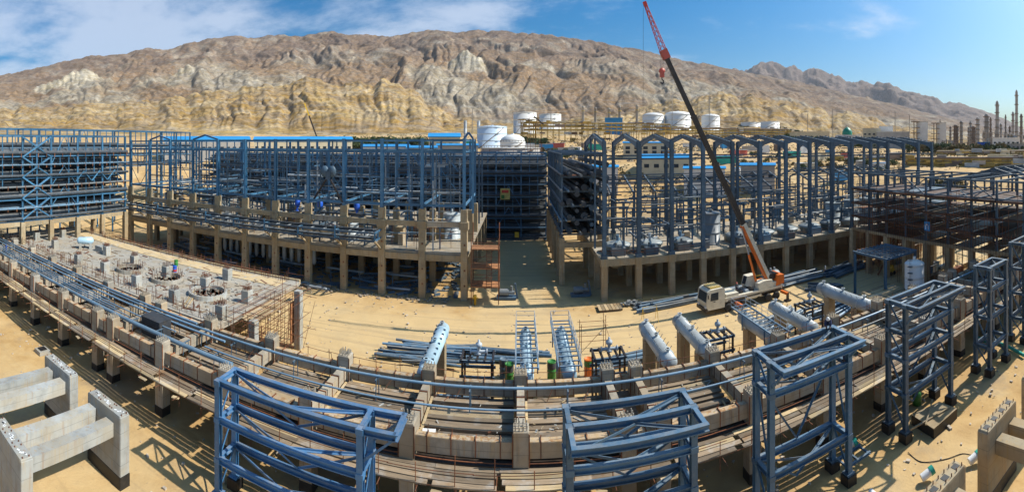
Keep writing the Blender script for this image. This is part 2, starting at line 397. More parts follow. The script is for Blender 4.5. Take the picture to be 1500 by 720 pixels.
def bm(p0, p1, w, h):
    p0, p1 = Vector(p0), Vector(p1); d = p1-p0; L = d.length; x = d/L
    up = Vector((0, 0, 1)) if abs(x.z) < 0.999 else Vector((0, 1, 0))
    y = up.cross(x).normalized(); z = x.cross(y)
    return Matrix(((x.x*L, y.x*w, z.x*h, p0.x), (x.y*L, y.y*w, z.y*h, p0.y), (x.z*L, y.z*w, z.z*h, p0.z), (0, 0, 0, 1)))
def bar(name, parent, p0, p1, w, h=None, mat='steel_blue', kind='I'):
    return part(name, parent, unit(kind, mat), bm(p0, p1, w, w if h is None else h))
def box(name, parent, c, d, mat, rz=0.0):
    M = Matrix.Translation(c) @ Matrix.Rotation(rz, 4, 'Z') @ Matrix.Translation((-d[0]/2, 0, 0)) @ Matrix.Diagonal((d[0], d[1], d[2], 1))
    return part(name, parent, unit('box', mat), M) if parent is not None else put(name, unit('box', mat), M)
def solo(name, p0, p1, w, mat, kind, label, cat, group=None, h=None):
    return tag(put(name, unit(kind, mat), bm(p0, p1, w, w if h is None else h)), label, cat, group)

# ------------------------------------------------------------------ ground and mountains
_perm = RNG.permutation(512); _ang = RNG.random(512)*2*np.pi; _gx, _gy = np.cos(_ang), np.sin(_ang)
def pn(x, y):
    xi = np.floor(x).astype(np.int64); yi = np.floor(y).astype(np.int64); xf = x-xi; yf = y-yi
    u = xf*xf*xf*(xf*(xf*6-15)+10); v = yf*yf*yf*(yf*(yf*6-15)+10)
    def g(ix, iy, dx, dy):
        h = _perm[(_perm[ix & 511]+iy) & 511]; return _gx[h]*dx+_gy[h]*dy
    a = g(xi, yi, xf, yf); b = g(xi+1, yi, xf-1, yf); c = g(xi, yi+1, xf, yf-1); d = g(xi+1, yi+1, xf-1, yf-1)
    return 1.41*((a+(b-a)*u)+((c+(d-c)*u)-(a+(b-a)*u))*v)
def fbm(x, y, o=5, g=0.5):
    s = np.zeros_like(x); a = 1.0
    for k in range(o): s += a*pn(x+17.3*k, y-9.1*k); x = x*2.03; y = y*2.03; a *= g
    return s
def ridged(x, y, o=5, g=0.5):
    s = np.zeros_like(x); a = 1.0; w = np.ones_like(x)
    for k in range(o):
        q = 1-np.abs(pn(x+31.7*k, y+11.9*k)); q = q*q*w; w = np.clip(q*1.8, 0, 1); s += a*q; x = x*2.07; y = y*2.07; a *= g
    return s
def interp(px, pts):
    p = np.array(pts, float); return np.interp(px, p[:, 0], p[:, 1])
def sstep(x, a, b):
    t = np.clip((x-a)/(b-a), 0, 1); return t*t*(3-2*t)
def plain_z(r, px):
    mid = np.interp(r, [0, 142, 165, 200, 260, 330, 700, 1100, 2000, 9000], [0, 0, 7, 16.5, 21, 24, 47, 74, 110, 110])
    right = np.interp(r, [0, 142, 165, 200, 260, 330, 700, 1100, 2000, 9000], [0, 0, 5.5, 12.5, 17.5, 20.5, 25.5, 28, 30, 30])
    k = sstep(px, 1090, 1290)
    return mid*(1-k)+right*k
def ground_z(p):
    r = math.hypot(p[0], p[1]); px = CX+F*math.atan2(p[0], p[1])
    return float(plain_z(np.array(r), np.array(px)))
SKYLINE = [(-400, 150), (-150, 128), (0, 109), (50, 100), (100, 88), (125, 82), (180, 77), (215, 70), (240, 72), (280, 60), (333, 52), (345, 50), (375, 54), (400, 50), (435, 52), (485, 43),
           (510, 49), (540, 50), (590, 49), (620, 43), (640, 41), (665, 44), (700, 42), (740, 44), (790, 48), (850, 56), (900, 64), (950, 73), (1000, 87), (1050, 95), (1100, 106), (1180, 122), (1300, 150), (1400, 175), (1500, 200), (1800, 210)]
FARLINE = [(-400, 200), (900, 150), (1000, 112), (1060, 97), (1090, 103), (1100, 98), (1113, 88), (1130, 90), (1160, 96), (1180, 103), (1198, 99), (1215, 104), (1228, 109), (1238, 117), (1260, 118), (1290, 121), (1302, 121), (1320, 131),
           (1345, 136), (1370, 142), (1385, 150), (1405, 149), (1440, 161), (1470, 173), (1500, 188), (1700, 204), (1900, 209)]
FOOT = [(-400, 175), (-100, 164), (0, 158), (60, 152), (120, 149), (200, 141), (300, 134), (380, 121), (440, 113), (500, 117), (560, 117), (600, 122), (630, 143), (665, 163), (700, 172), (760, 178),
        (860, 163), (940, 150), (1000, 141), (1060, 131), (1100, 137), (1160, 149), (1200, 156), (1260, 164), (1320, 178), (1400, 196), (1500, 206), (1800, 209)]
SPURS = [(678, 72, 2250, 0.55, 0.75), (285, 94, 2200, 0.50, 0.62), (118, 99, 2200, 0.46, 0.55), (555, 78, 2600, 0.6, 0.5), (800, 92, 2500, 0.65, 0.5), (905, 108, 2100, 0.42, 0.42),
         (1010, 116, 2100, 0.5, 0.5), (425, 78, 2700, 0.55, 0.5), (205, 84, 2700, 0.5, 0.5), (745, 70, 2700, 0.6, 0.55), (960, 92, 2700, 0.6, 0.5), (1265, 140, 3300, 0.5, 0.5), (1200, 128, 3600, 0.5, 0.4)]
def mountains():
    NT, NR = 1250, 380
    th = np.linspace(R(-84), R(84), NT); rr = 520*np.exp(np.linspace(0, math.log(9500/520), NR))
    T, Rr = np.meshgrid(th, rr); X = Rr*np.sin(T); Y = Rr*np.cos(T); px = CX+F*T
    wx = X+90*fbm(X/500, Y/500, 3); wy = Y+90*fbm(X/500+50, Y/500, 3); wpx = px
    zp = plain_z(Rr, px)
    # foothills
    Rc = 1500.0; zc = CAMZ+Rc*(HOR-interp(wpx, FOOT)-7*fbm(T*22, T*0+3.3, 4)-3)/F
    toe = interp(px, [(-400, 620), (0, 640), (300, 600), (520, 560), (640, 640), (700, 900), (780, 1050), (860, 950), (1000, 850), (1100, 820), (1250, 950), (1400, 1200), (1800, 1300)])
    t = (Rr-toe)/(Rc-toe); zt = zp
    lx = T*900.0+24*fbm(X/210, Y/420, 3)
    vee = lambda a, k: np.clip(1-np.abs(a)*k, 0, 1)
    spur = 0.62*ridged(lx/125, Rr/2600+2, 2, 0.5)+0.30*(1-np.abs(pn(lx/44+7, Rr/1500)))+0.14*(1-np.abs(pn(lx/17, Rr/700)))   # hills jut towards the yard
    u = t+0.085*(spur-1.0)*np.clip(t*6, 0, 1)+0.03*fbm(X/160, Y/160, 3)*np.clip(t*6, 0, 1)
    e = np.interp(u, [0, 0.04, 0.16, 0.27, 0.31, 0.47, 0.60, 0.70, 1.0, 1.02], [0, 0.10, 0.40, 0.46, 0.50, 0.74, 0.78, 0.82, 1.0, 1.0])
    ang_t = (plain_z(toe, px)-CAMZ)/toe; ang_c = (zc-CAMZ)/Rc; rel = np.maximum(zc-zt, 4)
    zf = CAMZ+Rr*(ang_t+(ang_c-ang_t)*e)-0.10*np.maximum(0, Rr-Rc)
    zf = np.where(t <= 0, zp-3, zf)
    k_ = np.clip(t*5, 0, 1)*np.clip(rel/80, 0.1, 1)
    zf += k_*(-7*vee(pn(lx/38+3, Rr/1300), 3.0)-3.2*vee(pn(lx/15+.2*pn(lx/30, Rr/60), Rr/500), 2.6)+2.0*fbm(wx/26, wy/26, 4)+1.6*np.abs(fbm(wx/9, wy/9, 2)))
    # main range
    Rm = 3300.0; zm0 = CAMZ+Rm*(HOR-interp(px, SKYLINE))/F; tm = np.clip((Rr-1150)/(Rm-1150), 0, 1)
    prof = tm**1.12
    back = np.clip((Rr-Rm)/2500, 0, 1)
    relm = np.maximum(zm0-zp+12, 5)
    bx = T*2600+120*fbm(X/600, Y/600, 3)
    big = ridged(bx/520+3, Rr/1700+1, 3, 0.45)-1.0
    med = ridged(bx/150, Rr/520, 4, 0.5)-1.0
    zm = zp-12+relm*(prof-0.5*back)+relm*(0.085*big*tm*(1-tm**3)*1.5+(0.032*med-0.04*vee(pn(bx/210, Rr/1100), 3)-0.025*vee(pn(bx/75+5, Rr/430), 2.6)-.012*vee(pn(bx/34, Rr/200), 2.4))*tm**0.5*(1-0.7*tm**4))+6*fbm(X/60, Y/60, 5)*tm
    # spurs and pale flat-iron faces
    zs = np.full_like(X, -1e9); palew = np.zeros_like(X)
    for (sx, sy, sr, kl, kr) in SPURS:
        tp = (sx-CX)/F; zpk = CAMZ+sr*(HOR-sy)/F
        lat = np.abs((T-tp)*Rr+55*fbm(X/260+sx, Y/260, 4))
        q = zpk-kl*lat-kr*np.maximum(0, sr-Rr)-0.10*np.maximum(0, Rr-sr)
        q += 9*(ridged(wx/90+sx, wy/260, 4)-1)-9*vee(pn(T*2200/42+sx, Rr/300), 2.6)-5*vee(pn(T*2200/19+sx, Rr/140), 2.4)+4*fbm(wx/30, wy/30, 3)
        palew = np.where(q > zs, 1.0 if sx in (678, 285, 118, 905) else 0.0, palew); zs = np.maximum(zs, q)
    # far range
    Rf = 7600.0; zff = CAMZ+Rf*(HOR-interp(px, FARLINE))/F; tf = np.clip((Rr-3600)/(Rf-3600), 0, 1)
    relf = np.maximum(zff-zp+15, 5)
    zfar = zp-15+relf*(tf**1.25-np.clip((Rr-Rf)/2500, 0, 1))+relf*0.16*(ridged(wx/900+9, wy/1600, 6)-1.0)*tf*(1-tf**4)*1.6
    zfar += relf*0.05*(ridged(wx/260, wy/420, 5)-1)*tf-relf*.03*vee(pn(T*6000/240, Rr/1500), 2.6)*tf
    lay = np.stack([zp-0.4, zf, zm, zs, zfar]); top = lay.argmax(0); Z = lay.max(0)
    # geology colours (albedo)
    och = np.array([0.335, 0.228, 0.112]); och2 = np.array([0.235, 0.162, 0.088]); tan = np.array([0.415, 0.305, 0.165])
    brn = np.array([0.245, 0.168, 0.105]); mau = np.array([0.185, 0.132, 0.098]); pal = np.array([0.43, 0.38, 0.295]); gry = np.array([0.285, 0.235, 0.17])
    far = np.array([0.20, 0.15, 0.125])
    w1 = sstep(fbm(X/180, Y/180, 4), -0.35, 0.4)[..., None]; w2 = sstep(fbm(X/420+7, Y/420, 5), -0.2, 0.35)[..., None]; w3 = sstep(fbm(X/90, Y/90, 4), 0.0, 0.5)[..., None]
    cf = och*(1-w1)+tan*w1; cf = cf*(1-0.6*w3)+och2*0.6*w3
    up = sstep(tm, 0.35, 0.75)[..., None]
    cm = (gry*w2+brn*(1-w2))*(1-up)+(mau*(1-0.5*w1)+brn*0.5*w1)*up
    cm = cm*(1-0.5*w3*w2)+pal*0.5*w3*w2
    cs = pal*(1-0.6*w3)+gry*0.6*w3; cs = cs*(1-0.45*w1)+np.array([0.45, 0.36, 0.22])*0.45*w1
    cs = cs*palew[..., None]+(gry*0.5*w2+brn*(1-0.5*w2))*(1-palew[..., None])
    C = np.empty(X.shape+(3,))
    for k, c in enumerate((tan*0.95, cf, cm, cs, np.broadcast_to(far, C.shape))):
        mk = top == k; C[mk] = np.broadcast_to(c, C.shape)[mk]
    # soften the seams between beds
    for _ in range(3):
        C[1:-1, 1:-1] = (C[1:-1, 1:-1]*2+C[:-2, 1:-1]+C[2:, 1:-1]+C[1:-1, :-2]+C[1:-1, 2:])/6
    co = np.stack([X, Y, Z], -1).reshape(-1, 3)
    i = (np.arange(NR-1)[:, None]*NT+np.arange(NT-1)[None]).ravel()
    fc = np.stack([i, i+1, i+NT+1, i+NT], 1)
    me = bpy.data.meshes.new('mountains'); me.vertices.add(len(co)); me.vertices.foreach_set('co', co.ravel())
    me.loops.add(fc.size); me.polygons.add(len(fc)); me.loops.foreach_set('vertex_index', fc.ravel().astype(np.int32))
    me.polygons.foreach_set('loop_start', np.arange(0, fc.size, 4, dtype=np.int32)); me.update(calc_edges=True)
    me.polygons.foreach_set('use_smooth', np.ones(len(fc), bool))
    at_ = me.color_attributes.new('geology', 'FLOAT_COLOR', 'POINT')
    at_.data.foreach_set('color', np.concatenate([C.reshape(-1, 3), np.ones((len(co), 1))], 1).ravel())
    me.materials.append(MATS['rock'])
    tag(put('mountains', me, Matrix.Identity(4)), 'bare brown mountain range with pale rock faces and ochre foothills', kind='structure')
mountains()
def ground():
    NT = 540; rr = np.concatenate([np.linspace(0.5, 215, 240), 215*np.exp(np.linspace(0.02, math.log(5000/215), 60))]); NR = len(rr)
    th = np.linspace(-np.pi, np.pi, NT); T, Rr = np.meshgrid(th, rr); X = Rr*np.sin(T); Y = Rr*np.cos(T); px = CX+F*T
    Z = plain_z(Rr, np.where(np.abs(T) < 1.5, px, 1500)).copy()
    und = 0.12*fbm(X/9, Y/9, 5)+0.05*fbm(X/1.7, Y/1.7, 3)
    bank = 1.2*np.exp(-((X+48)/14)**2-((Y-21)/5)**2)*0
    Z += und*np.clip(1-(Rr-150)/100, 0, 1)+bank-0.05+1.1*fbm(X/14, Y/14, 4)*sstep(Rr, 142, 170)
    Z += 1.6*fbm(X/40, Y/40, 4)*sstep(Rr, 230, 420)*(np.abs(T) < 1.5)
    front = (np.abs(T) < R(83))
    Z = np.where(front & (Rr > 560), Z-4-(Rr-560)*0.02, Z)
    co = np.stack([X, Y, Z], -1).reshape(-1, 3)
    i = (np.arange(NR-1)[:, None]*NT+np.arange(NT-1)[None]).ravel(); fc = np.stack([i, i+1, i+NT+1, i+NT], 1)
    me = bpy.data.meshes.new('ground'); me.from_pydata(co.tolist(), [], fc.tolist())
    me.polygons.foreach_set('use_smooth', np.ones(len(fc), bool)); me.materials.append(MATS['sand'])
    tag(put('ground', me, Matrix.Identity(4)), 'dusty sand yard with packed vehicle tracks', kind='structure')
ground()

# ------------------------------------------------------------------ foreground concrete pipe-rack deck
BENTS = [-99, -91, -83, -75.2, -67.4, -59.4, -51.2, -43.2, -40.2, -32.1, -24.0, -15.9, -7.9, 0.15, 7.75, 10.35, 18.0, 25.5, 33.0, 40.3, 47.5, 54.6, 57.0, 63.6, 71, 78.5, 86]
YO, YI = 31.0, 38.6
def bolts_mesh(name, mat, w=1.0, n=4, h=0.32):
    b = MB(); rr = random.Random(3)
    for i in range(n):
        for j in range(n):
            x, y = (i-(n-1)/2)*w*0.8/(n-1), (j-(n-1)/2)*w*0.8/(n-1)
            b.tube((x+rr.uniform(-.03, .03), y, -0.02), (x+rr.uniform(-.05, .05), y+rr.uniform(-.04, .04), h*rr.uniform(.6, 1.2)), 0.045, n=5, smooth=False)
    return b.mesh(name, mat)
BOLTS = bolts_mesh('anchor_bolts', 'concrete_fresh'); BOLTS_R = bolts_mesh('anchor_bolts_rusty', 'rebar', 1.0, 4, 0.5)
def pedestal_mesh():
    """rough-topped square concrete stub, unit 1 x 1 x 1 from z=0"""
    b = MB(); c = 0.035
    ring = lambda s, z: [(x*s, y*s, z) for x, y in ((-.5, -.5+c), (-.5+c, -.5), (.5-c, -.5), (.5, -.5+c), (.5, .5-c), (.5-c, .5), (-.5+c, .5), (-.5, .5-c))]
    vs = ring(1, 0)+ring(1, .97)+ring(.94, 1.0)
    b.add(vs, [(j*8+i, j*8+(i+1) % 8, (j+1)*8+(i+1) % 8, (j+1)*8+i) for j in range(2) for i in range(8)]+[tuple(range(16, 24)), tuple(range(7, -1, -1))])
    return b
PEDS = {m: pedestal_mesh().mesh('pedestal_'+m, m) for m in ('concrete', 'concrete_fresh', 'concrete_tan', 'concrete_grey', 'bitumen', 'steel_slate')}
def post(name, parent, x, y, z0, z1, w, d, mat):
    return part(name, parent, PEDS[mat], Matrix.Translation((x, y, z0)) @ Matrix.Diagonal((w, d, z1-z0, 1)))
def pins(parent, x, y, z, w=1.0, rusty=False):
    o = part('anchor_bolts', parent, BOLTS_R if rusty else BOLTS, Matrix.Translation((x, y, z)) @ Matrix.Rotation(random.choice((0, 1, 2, 3))*math.pi/2, 4, 'Z') @ Matrix.Diagonal((w, w, random.uniform(.8, 1.3), 1)))
    o['kind'] = 'stuff'; return o

deck = thing('concrete_pipe_rack', 'long unfinished concrete pipe rack deck with timber formwork crossing the whole yard', 'pipe rack', (0, 35, 0))
for i, x in enumerate(BENTS):
    for y in (YO, YI):
        post('column', deck, x, y, 0.8, 4.75, 1.1, 1.1, 'concrete')
        post('column_base', deck, x, y, -0.3, 0.8, 1.16, 1.16, 'bitumen')
        zt = 7.25+random.uniform(-.12, .12)
        p = post('pedestal', deck, x, y, 4.752, zt, 1.12, 1.12, 'concrete' if random.random() < .7 else 'concrete_fresh')
        pins(p, x, y, zt)
        for sx in (-1, 1):                                  # rusty corner straps left from the shuttering
            bar('corner_strap', deck, (x+sx*.575, y-.575, 4.8), (x+sx*.575, y-.575, zt-.15), .07, .07, 'rust', 'box')
    box('cross_beam', deck, (x, (YO+YI)/2, 5.75), (0.62, YI-YO-1.13, 1.1), 'concrete')
    for k in range(5):
        yy = YO+1.2+k*1.32
        box('form_clamp', deck, (x, yy, 5.78), (0.72, 0.07, 1.2), 'rust')
for i in range(len(BENTS)-1):
    x0, x1 = BENTS[i]+.57, BENTS[i+1]-.57; L = x1-x0
    if L < 0.5: continue
    for y in (YO, YI):
        box('edge_beam', deck, ((x0+x1)/2, y, 5.72), (L, 0.55, 1.12), 'concrete')
        box('beam_top', deck, ((x0+x1)/2, y, 6.295), (L-.1, 0.5, 0.03), 'concrete_rusty')
        n = max(1, round(L/1.65))
        for k in range(n):
            xx = x0+(k+.5)*L/n
            box('form_clamp', deck, (xx, y, 5.8), (0.06, 0.64, 1.22), 'rust')
            if random.random() < .55: bar('tie_rod', deck, (xx, y+random.uniform(-.2, .2), 6.3), (xx+random.uniform(-.06, .06), y, 6.3+random.uniform(.3, .95)), .05, .05, 'rust', 'pole')
            if random.random() < .5 and y == YI: bar('prop', deck, (xx-.1, y-.35, 6.1), (xx-.75, y-.95, 5.05), .06, .06, 'rust', 'pole')
    if L > 4:
        n = 12
        for k in range(n):
            y0 = YO+.33; w = (YI-YO-.66)/n
            zz = 4.86+random.uniform(-.15, .16)
            box('plank', deck, ((x0+x1)/2, y0+(k+.5)*w, zz), (L+.0, w*random.uniform(.66, .92), 0.2), random.choice(('wood', 'wood', 'wood', 'wood', 'concrete_tan')))
        box('soffit_beam', deck, ((x0+x1)/2, (YO+YI)/2, 4.5), (L-.02, YI-YO+.6, 0.2), 'ply_gap_shade')
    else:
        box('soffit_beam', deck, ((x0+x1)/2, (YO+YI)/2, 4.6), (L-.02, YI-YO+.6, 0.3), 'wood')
# boards laid against the cross beams
for x in (-7.9, 0.15, -15.9): bar('loose_plank', deck, (x+.5, YO+.8, 5.05), (x+.45, YI-.9, 5.1), .22, .06, 'wood_pale', 'box')

# outer timber scaffold walkway along the deck
walk = thing('scaffold_walkway', 'timber plank scaffold walkway with rusty poles along the outer deck edge', 'scaffold', (0, 29.6, 4))
x = -92.0
while x < 84:
    L = random.uniform(4.4, 6.2)
    for row in range(4):
        y = 30.28-row*.48; z = 4.63-row*.035+random.uniform(-.03, .05)
        box('plank', walk, (x+L/2+random.uniform(-.3, .3)*(row > 0), y, z), (L-.03 if row == 0 else L+random.uniform(-.5, -.05), .44, .09), 'wood' if random.random() < .7 else 'wood_pale', random.uniform(-.006, .006))
    x += L
for k in range(67):
    x = -90+k*2.6; j = random.uniform(-.15, .15)
    bar('pole', walk, (x, 28.72, 3.7+random.uniform(-.5, .1)), (x+j*.3, 28.72, 5.9+random.uniform(-.5, .9)), .065, None, 'rust', 'pole')
    bar('putlog', walk, (x+.12, 30.4, 4.42), (x+.12, 28.3+random.uniform(-.7, .2), 4.42), .07, None, 'rust', 'pole')
    if k % 2: bar('brace', walk, (x, 28.8, 4.35), (x+.1, 30.4, 3.1), .06, None, 'rust', 'pole')
for k in range(30):
    x = -90+k*5.8
    bar('ledger', walk, (x, 28.66, 4.5), (x+5.9, 28.66, 4.52), .07, None, 'rust', 'pole')
    bar('ledger', walk, (x, 30.52, 4.98), (x+5.9, 30.52, 4.96), .08, None, 'rust', 'pole')
    if random.random() < .75: bar('guard_rail', walk, (x, 28.68, 5.45), (x+5.9, 28.68, 5.5+random.uniform(-.1, .1)), .05, None, 'rust', 'pole')
for k in range(12):
    x = random.uniform(-80, 75); box('offcut', walk, (x, 28.4, 4.3), (random.uniform(.5, 1.1), .35, .07), 'wood_pale', random.uniform(-.3, .3))

rail = thing('scaffold_railing', 'rusty pole railing behind the inner edge of the concrete deck', 'railing', (0, 39.6, 4))
x = -30.0
while x < 72:
    bar('post', rail, (x, 39.65, 3.6), (x+random.uniform(-.1, .1), 39.65, 6.9+random.uniform(-.3, .9)), .06, None, 'rust', 'pole')
    if random.random() < .9:
        bar('rail', rail, (x-.2, 39.6, 6.55+random.uniform(-.08, .08)), (x+2.6, 39.6, 6.5), .05, None, 'rust', 'pole')
        bar('rail', rail, (x-.2, 39.58, 5.9+random.uniform(-.08, .08)), (x+2.6, 39.58, 5.92), .05, None, 'rust', 'pole')
    x += 2.4
x = -30
while x < 64:
    L = random.uniform(3.5, 5.5)
    if random.random() < .8:
        for row in range(2): box('plank', rail, (x+L/2, 39.25+row*.42, 4.7+random.uniform(-.03, .03)), (L-.1, .38, .08), 'wood')
    x += L

# blue pipes laid on the deck
def deck_pipe(x0, x1, y, z, d, mat, label, group=None):
    o = solo('pipe', (x0, y, z), (x1, y, z), d, mat, 'pipe', label, 'pipe', group); return o
deck_pipe(-37, 70, 36.35, 6.95, .24, 'pipe_blue', 'long thin blue pipe lying across the bays near the inner deck pedestals')
deck_pipe(-29, 24, 33.9, 6.62, .16, 'pipe_blue', 'thinner blue pipe crossing the middle of the deck bays')
deck_pipe(33, 52, 35.3, 6.6, .14, 'pipe_grey', 'pale thin pipe over the open bays beyond the braced blue tower')
deck_pipe(-96, -24.5, 32.45, 6.75, .46, 'pipe_blue', 'thickest light blue pipe along the outer pedestals of the deck')
LP = [(33.3, 6.70, .15), (33.75, 6.72, .2), (34.35, 6.68, .15), (34.8, 6.76, .18), (35.9, 6.70, .24), (36.3, 7.0, .18), (36.75, 6.72, .2), (37.2, 6.85, .26), (37.55, 6.7, .16)]
for i, (y, z, d) in enumerate(LP):
    xe = (-40, -43.5, -33.5, -46, -28, -38, -26, -33, -44)[i]
    deck_pipe(-98, xe, y, z, d, 'pipe_blue', 'slim blue pipe in the bundle running along the deck beside the grey slab', 'slim blue pipes bundled on the deck')
elb = MB()
elb.tube((-33.5, 34.35, 6.68), (-33.5, 34.35, 5.3), .08); elb.tube((-28, 35.9, 6.7), (-28, 35.9, 5.3), .12)
stool = MB()
for s in (-.45, .45): stool.tube((s, 0, -.9), (s*.7, 0, 0), .045, n=6)
stool.box((0, 0, -.03), (1.1, .1, .08)); STOOL = stool.mesh('pipe_stool', 'steel_slate')
k = 0
for x in np.arange(-88, -26, 4.05):
    for y in (33.6, 36.4):
        o = put('pipe_stool', STOOL, Matrix.Translation((float(x), y, 6.55)) @ Matrix.Diagonal((1, 1, 1.45, 1)) @ Matrix.Rotation(math.pi/2, 4, 'Z'))
        tag(o, 'small dark trestle holding the slim blue pipes above the deck', 'pipe support', 'pipe trestles on the deck'); k += 1
for x in np.arange(-20, 64, 8.0):
    o = put('pipe_stool', STOOL, Matrix.Translation((float(x), 36.35, 6.84)) @ Matrix.Diagonal((1, 1, 1.95, 1)) @ Matrix.Rotation(math.pi/2, 4, 'Z'))
    tag(o, 'dark trestle under the long blue pipe near the inner pedestals', 'pipe support', 'trestles under the long pipe')

# tarpaulin-dark shuttering box on the deck
q = at(231, 470, 6.6)
tb = thing('shutter_box', 'black open shuttering box standing on the deck among blue pipes', 'box', (q.x, 34.6, 5))
MB().box((0, 0, .9), (3.0, .12, 1.9)).box((-1.45, .9, .9), (.1, 1.8, 1.9)).box((1.45, .9, .9), (.1, 1.8, 1.9)).build('shell', 'tarp_dark', tb, Matrix.Translation((q.x, 33.9, 5.2)))
MB().box((0, .85, 1.93), (3.1, 1.95, .07)).build('lid', 'tarp_dark', tb, Matrix.Translation((q.x, 33.9, 5.2)))
pw = at(628, 634, 5.1)
tag(MB().box((0, 0, 0), (1.0, .55, .02), .1).build('sheet', 'paint_white', None, Matrix.Translation((pw.x, pw.y+.1, 5.2))), 'white sheet lying on the deck planks by a pedestal', 'sheet')

# ------------------------------------------------------------------ grey slab with ring foundations
ZS = 6.0
slab = thing('foundation_slab', 'grey concrete foundation slab with stub columns beyond the pipe deck', 'slab', (-62, 50, 0))
box('slab', slab, (-63.5, 49.6, ZS-.3), (63, 19.6, .6), 'concrete_fresh')
box('plank_edge', slab, (-63.5, 59.55, ZS-.1), (63, .3, .7), 'wood_pale')
box('sand_fill', slab, (-62, 57.2, ZS+.03), (56, 3.0, .12), 'wood_pale')
for x in range(-92, -32, 9):
    for y in (42.5, 50, 58): post('column', slab, x, y, -.2, ZS-.6, .9, .9, 'concrete')
for (px, py) in ((53.5, 339.7), (92, 336), (80.7, 351), (156.6, 360), (197, 374), (153.7, 383), (200, 402), (244, 389), (255.5, 423), (301, 405.5), (333, 393), (324.5, 445.5), (362, 424), (115, 372)):
    zt = 7.7; p = at(px, py, zt)
    s = post('stub_column', slab, p.x, p.y, ZS, zt, 1.15, 1.15, 'concrete_grey'); pins(s, p.x, p.y, zt, 1.0, True)
for k, (px, py, rad) in enumerate(((190.6, 396, 2.3), (244.5, 410, 2.5), (304.5, 431, 2.7))):
    p = at(px, py, ZS)
    ring = thing('ring_foundation', ('round concrete ring foundation with rebar nearest the blue lying vessel', 'middle round concrete ring foundation with bristling rebar', 'round pale ring foundation nearest the open slab corner')[k], 'foundation', p, 'ring foundations on the slab')
    MB().lathe([(rad-.35, 0), (rad-.35, .55), (rad, .55), (rad+.05, 0), (rad-.35, 0)], n=28, smooth=False).build('ring', 'concrete_grey' if k == 2 else 'concrete_fresh', ring, Matrix.Translation(p+Vector((0, 0, .01))))
    b = MB()
    for i in range(26):
        a = i*2*math.pi/26; x, y = rad*.93*math.cos(a), rad*.93*math.sin(a)
        b.tube((x, y, .4), (x+random.uniform(-.1, .1), y, 1.3+random.uniform(-.2, .4)), .03, n=4, smooth=False)
    for i in range(6):
        a = i*math.pi/3; b.tube((0, 0, 1.0), (rad*.9*math.cos(a), rad*.9*math.sin(a), .9), .03, n=4, smooth=False)
    o = b.build('rebar', 'rebar', ring, Matrix.Translation(p)); o['kind'] = 'stuff'
    b = MB()
    for i in range(90):
        a = random.uniform(0, 6.28); q = random.uniform(.2, rad+2.2); s = random.uniform(.06, .32)
        b.box((q*math.cos(a), q*math.sin(a), s*.25), (s, s*random.uniform(.5, 1.2), s*.5), random.uniform(0, 3))
    o = b.build('rubble', 'concrete_fresh', ring, Matrix.Translation(p+Vector((0, 0, .01)))); o['kind'] = 'stuff'
for k in range(4):
    p = at(276+k*1.5, 434+k*2, ZS+.1); d = Vector((2.0, -3.6, 0))
    solo('timber', p-d*.7, p+d*.7, .16, 'wood_pale' if k % 2 else 'concrete_fresh', 'box', 'pale timber lying beside the ring foundations', 'timber', 'timbers on the slab', .12)
p = at(125, 352, 7.6)
v = thing('pressure_drum', 'small pale blue drum lying on saddles at the slab far end', 'vessel', (p.x, p.y, ZS))
MB().lathe([(.0, -2), (.5, -1.85), (.85, -1.5), (.85, 1.5), (.5, 1.85), (0, 2)], n=18, M=Matrix.Rotation(math.pi/2, 4, 'Y')).build('shell', 'vessel_blue', v, Matrix.Translation(p) @ Matrix.Rotation(1.0, 4, 'Z') @ Matrix.Scale(.85, 4))
for s in (-1, 1): box('saddle', v, p+Vector((s*.55, s*.85, -1.0)), (.5, 1.3, 1.1), 'concrete_grey', 1.0)
p = at(149, 368, ZS); 
tag(MB().box((0, 0, .55), (2.3, 1.6, 1.1)).box((.9, .6, 1.3), (1.2, .9, .5)).build('concrete_block', 'concrete_grey', None, Matrix.Translation(p)), 'stepped grey concrete block on the slab behind the blue drum', 'block')
for (px, py, m, lab) in ((256, 398, 'paint_blue', 'blue and red drum standing on the grey slab'), (258, 389, 'paint_green', 'bright green drum behind the blue and red one on the slab')):
    p = at(px, py, ZS); p.z = ZS+(1.2 if m == 'paint_green' else 0)
    if m == 'paint_green': p = p+Vector((0, 0, -1.2))
    d = thing('drum', lab, 'drum', p)
    MB().lathe([(.0, 0), (.34, 0), (.36, .05), (.34, .1), (.34, .45), (.37, .48), (.34, .51), (.34, .95), (.36, .98), (.33, 1.0), (0, 1.0)], n=16).build('body', m, d, Matrix.Translation(p))
    if m == 'paint_blue': MB().lathe([(.345, .12), (.352, .14), (.352, .42), (.345, .44)], n=16).build('band', 'paint_red', d, Matrix.Translation(p))
# handrail poles round the slab
hr = thing('slab_guard_rail', 'rusty pole guard rail round the grey foundation slab', 'railing', (-62, 59, ZS))
for k in range(17):
    x = -93+k*3.7
    for y in (59.2, 40.4):
        bar('post', hr, (x, y, ZS), (x, y, ZS+1.5+random.uniform(-.2, .4)), .06, None, 'rust', 'pole')
        bar('rail', hr, (x, y, ZS+1.1), (x+3.7, y, ZS+1.1), .05, None, 'rust', 'pole'); bar('rail', hr, (x, y, ZS+.6), (x+3.7, y, ZS+.6), .05, None, 'rust', 'pole')
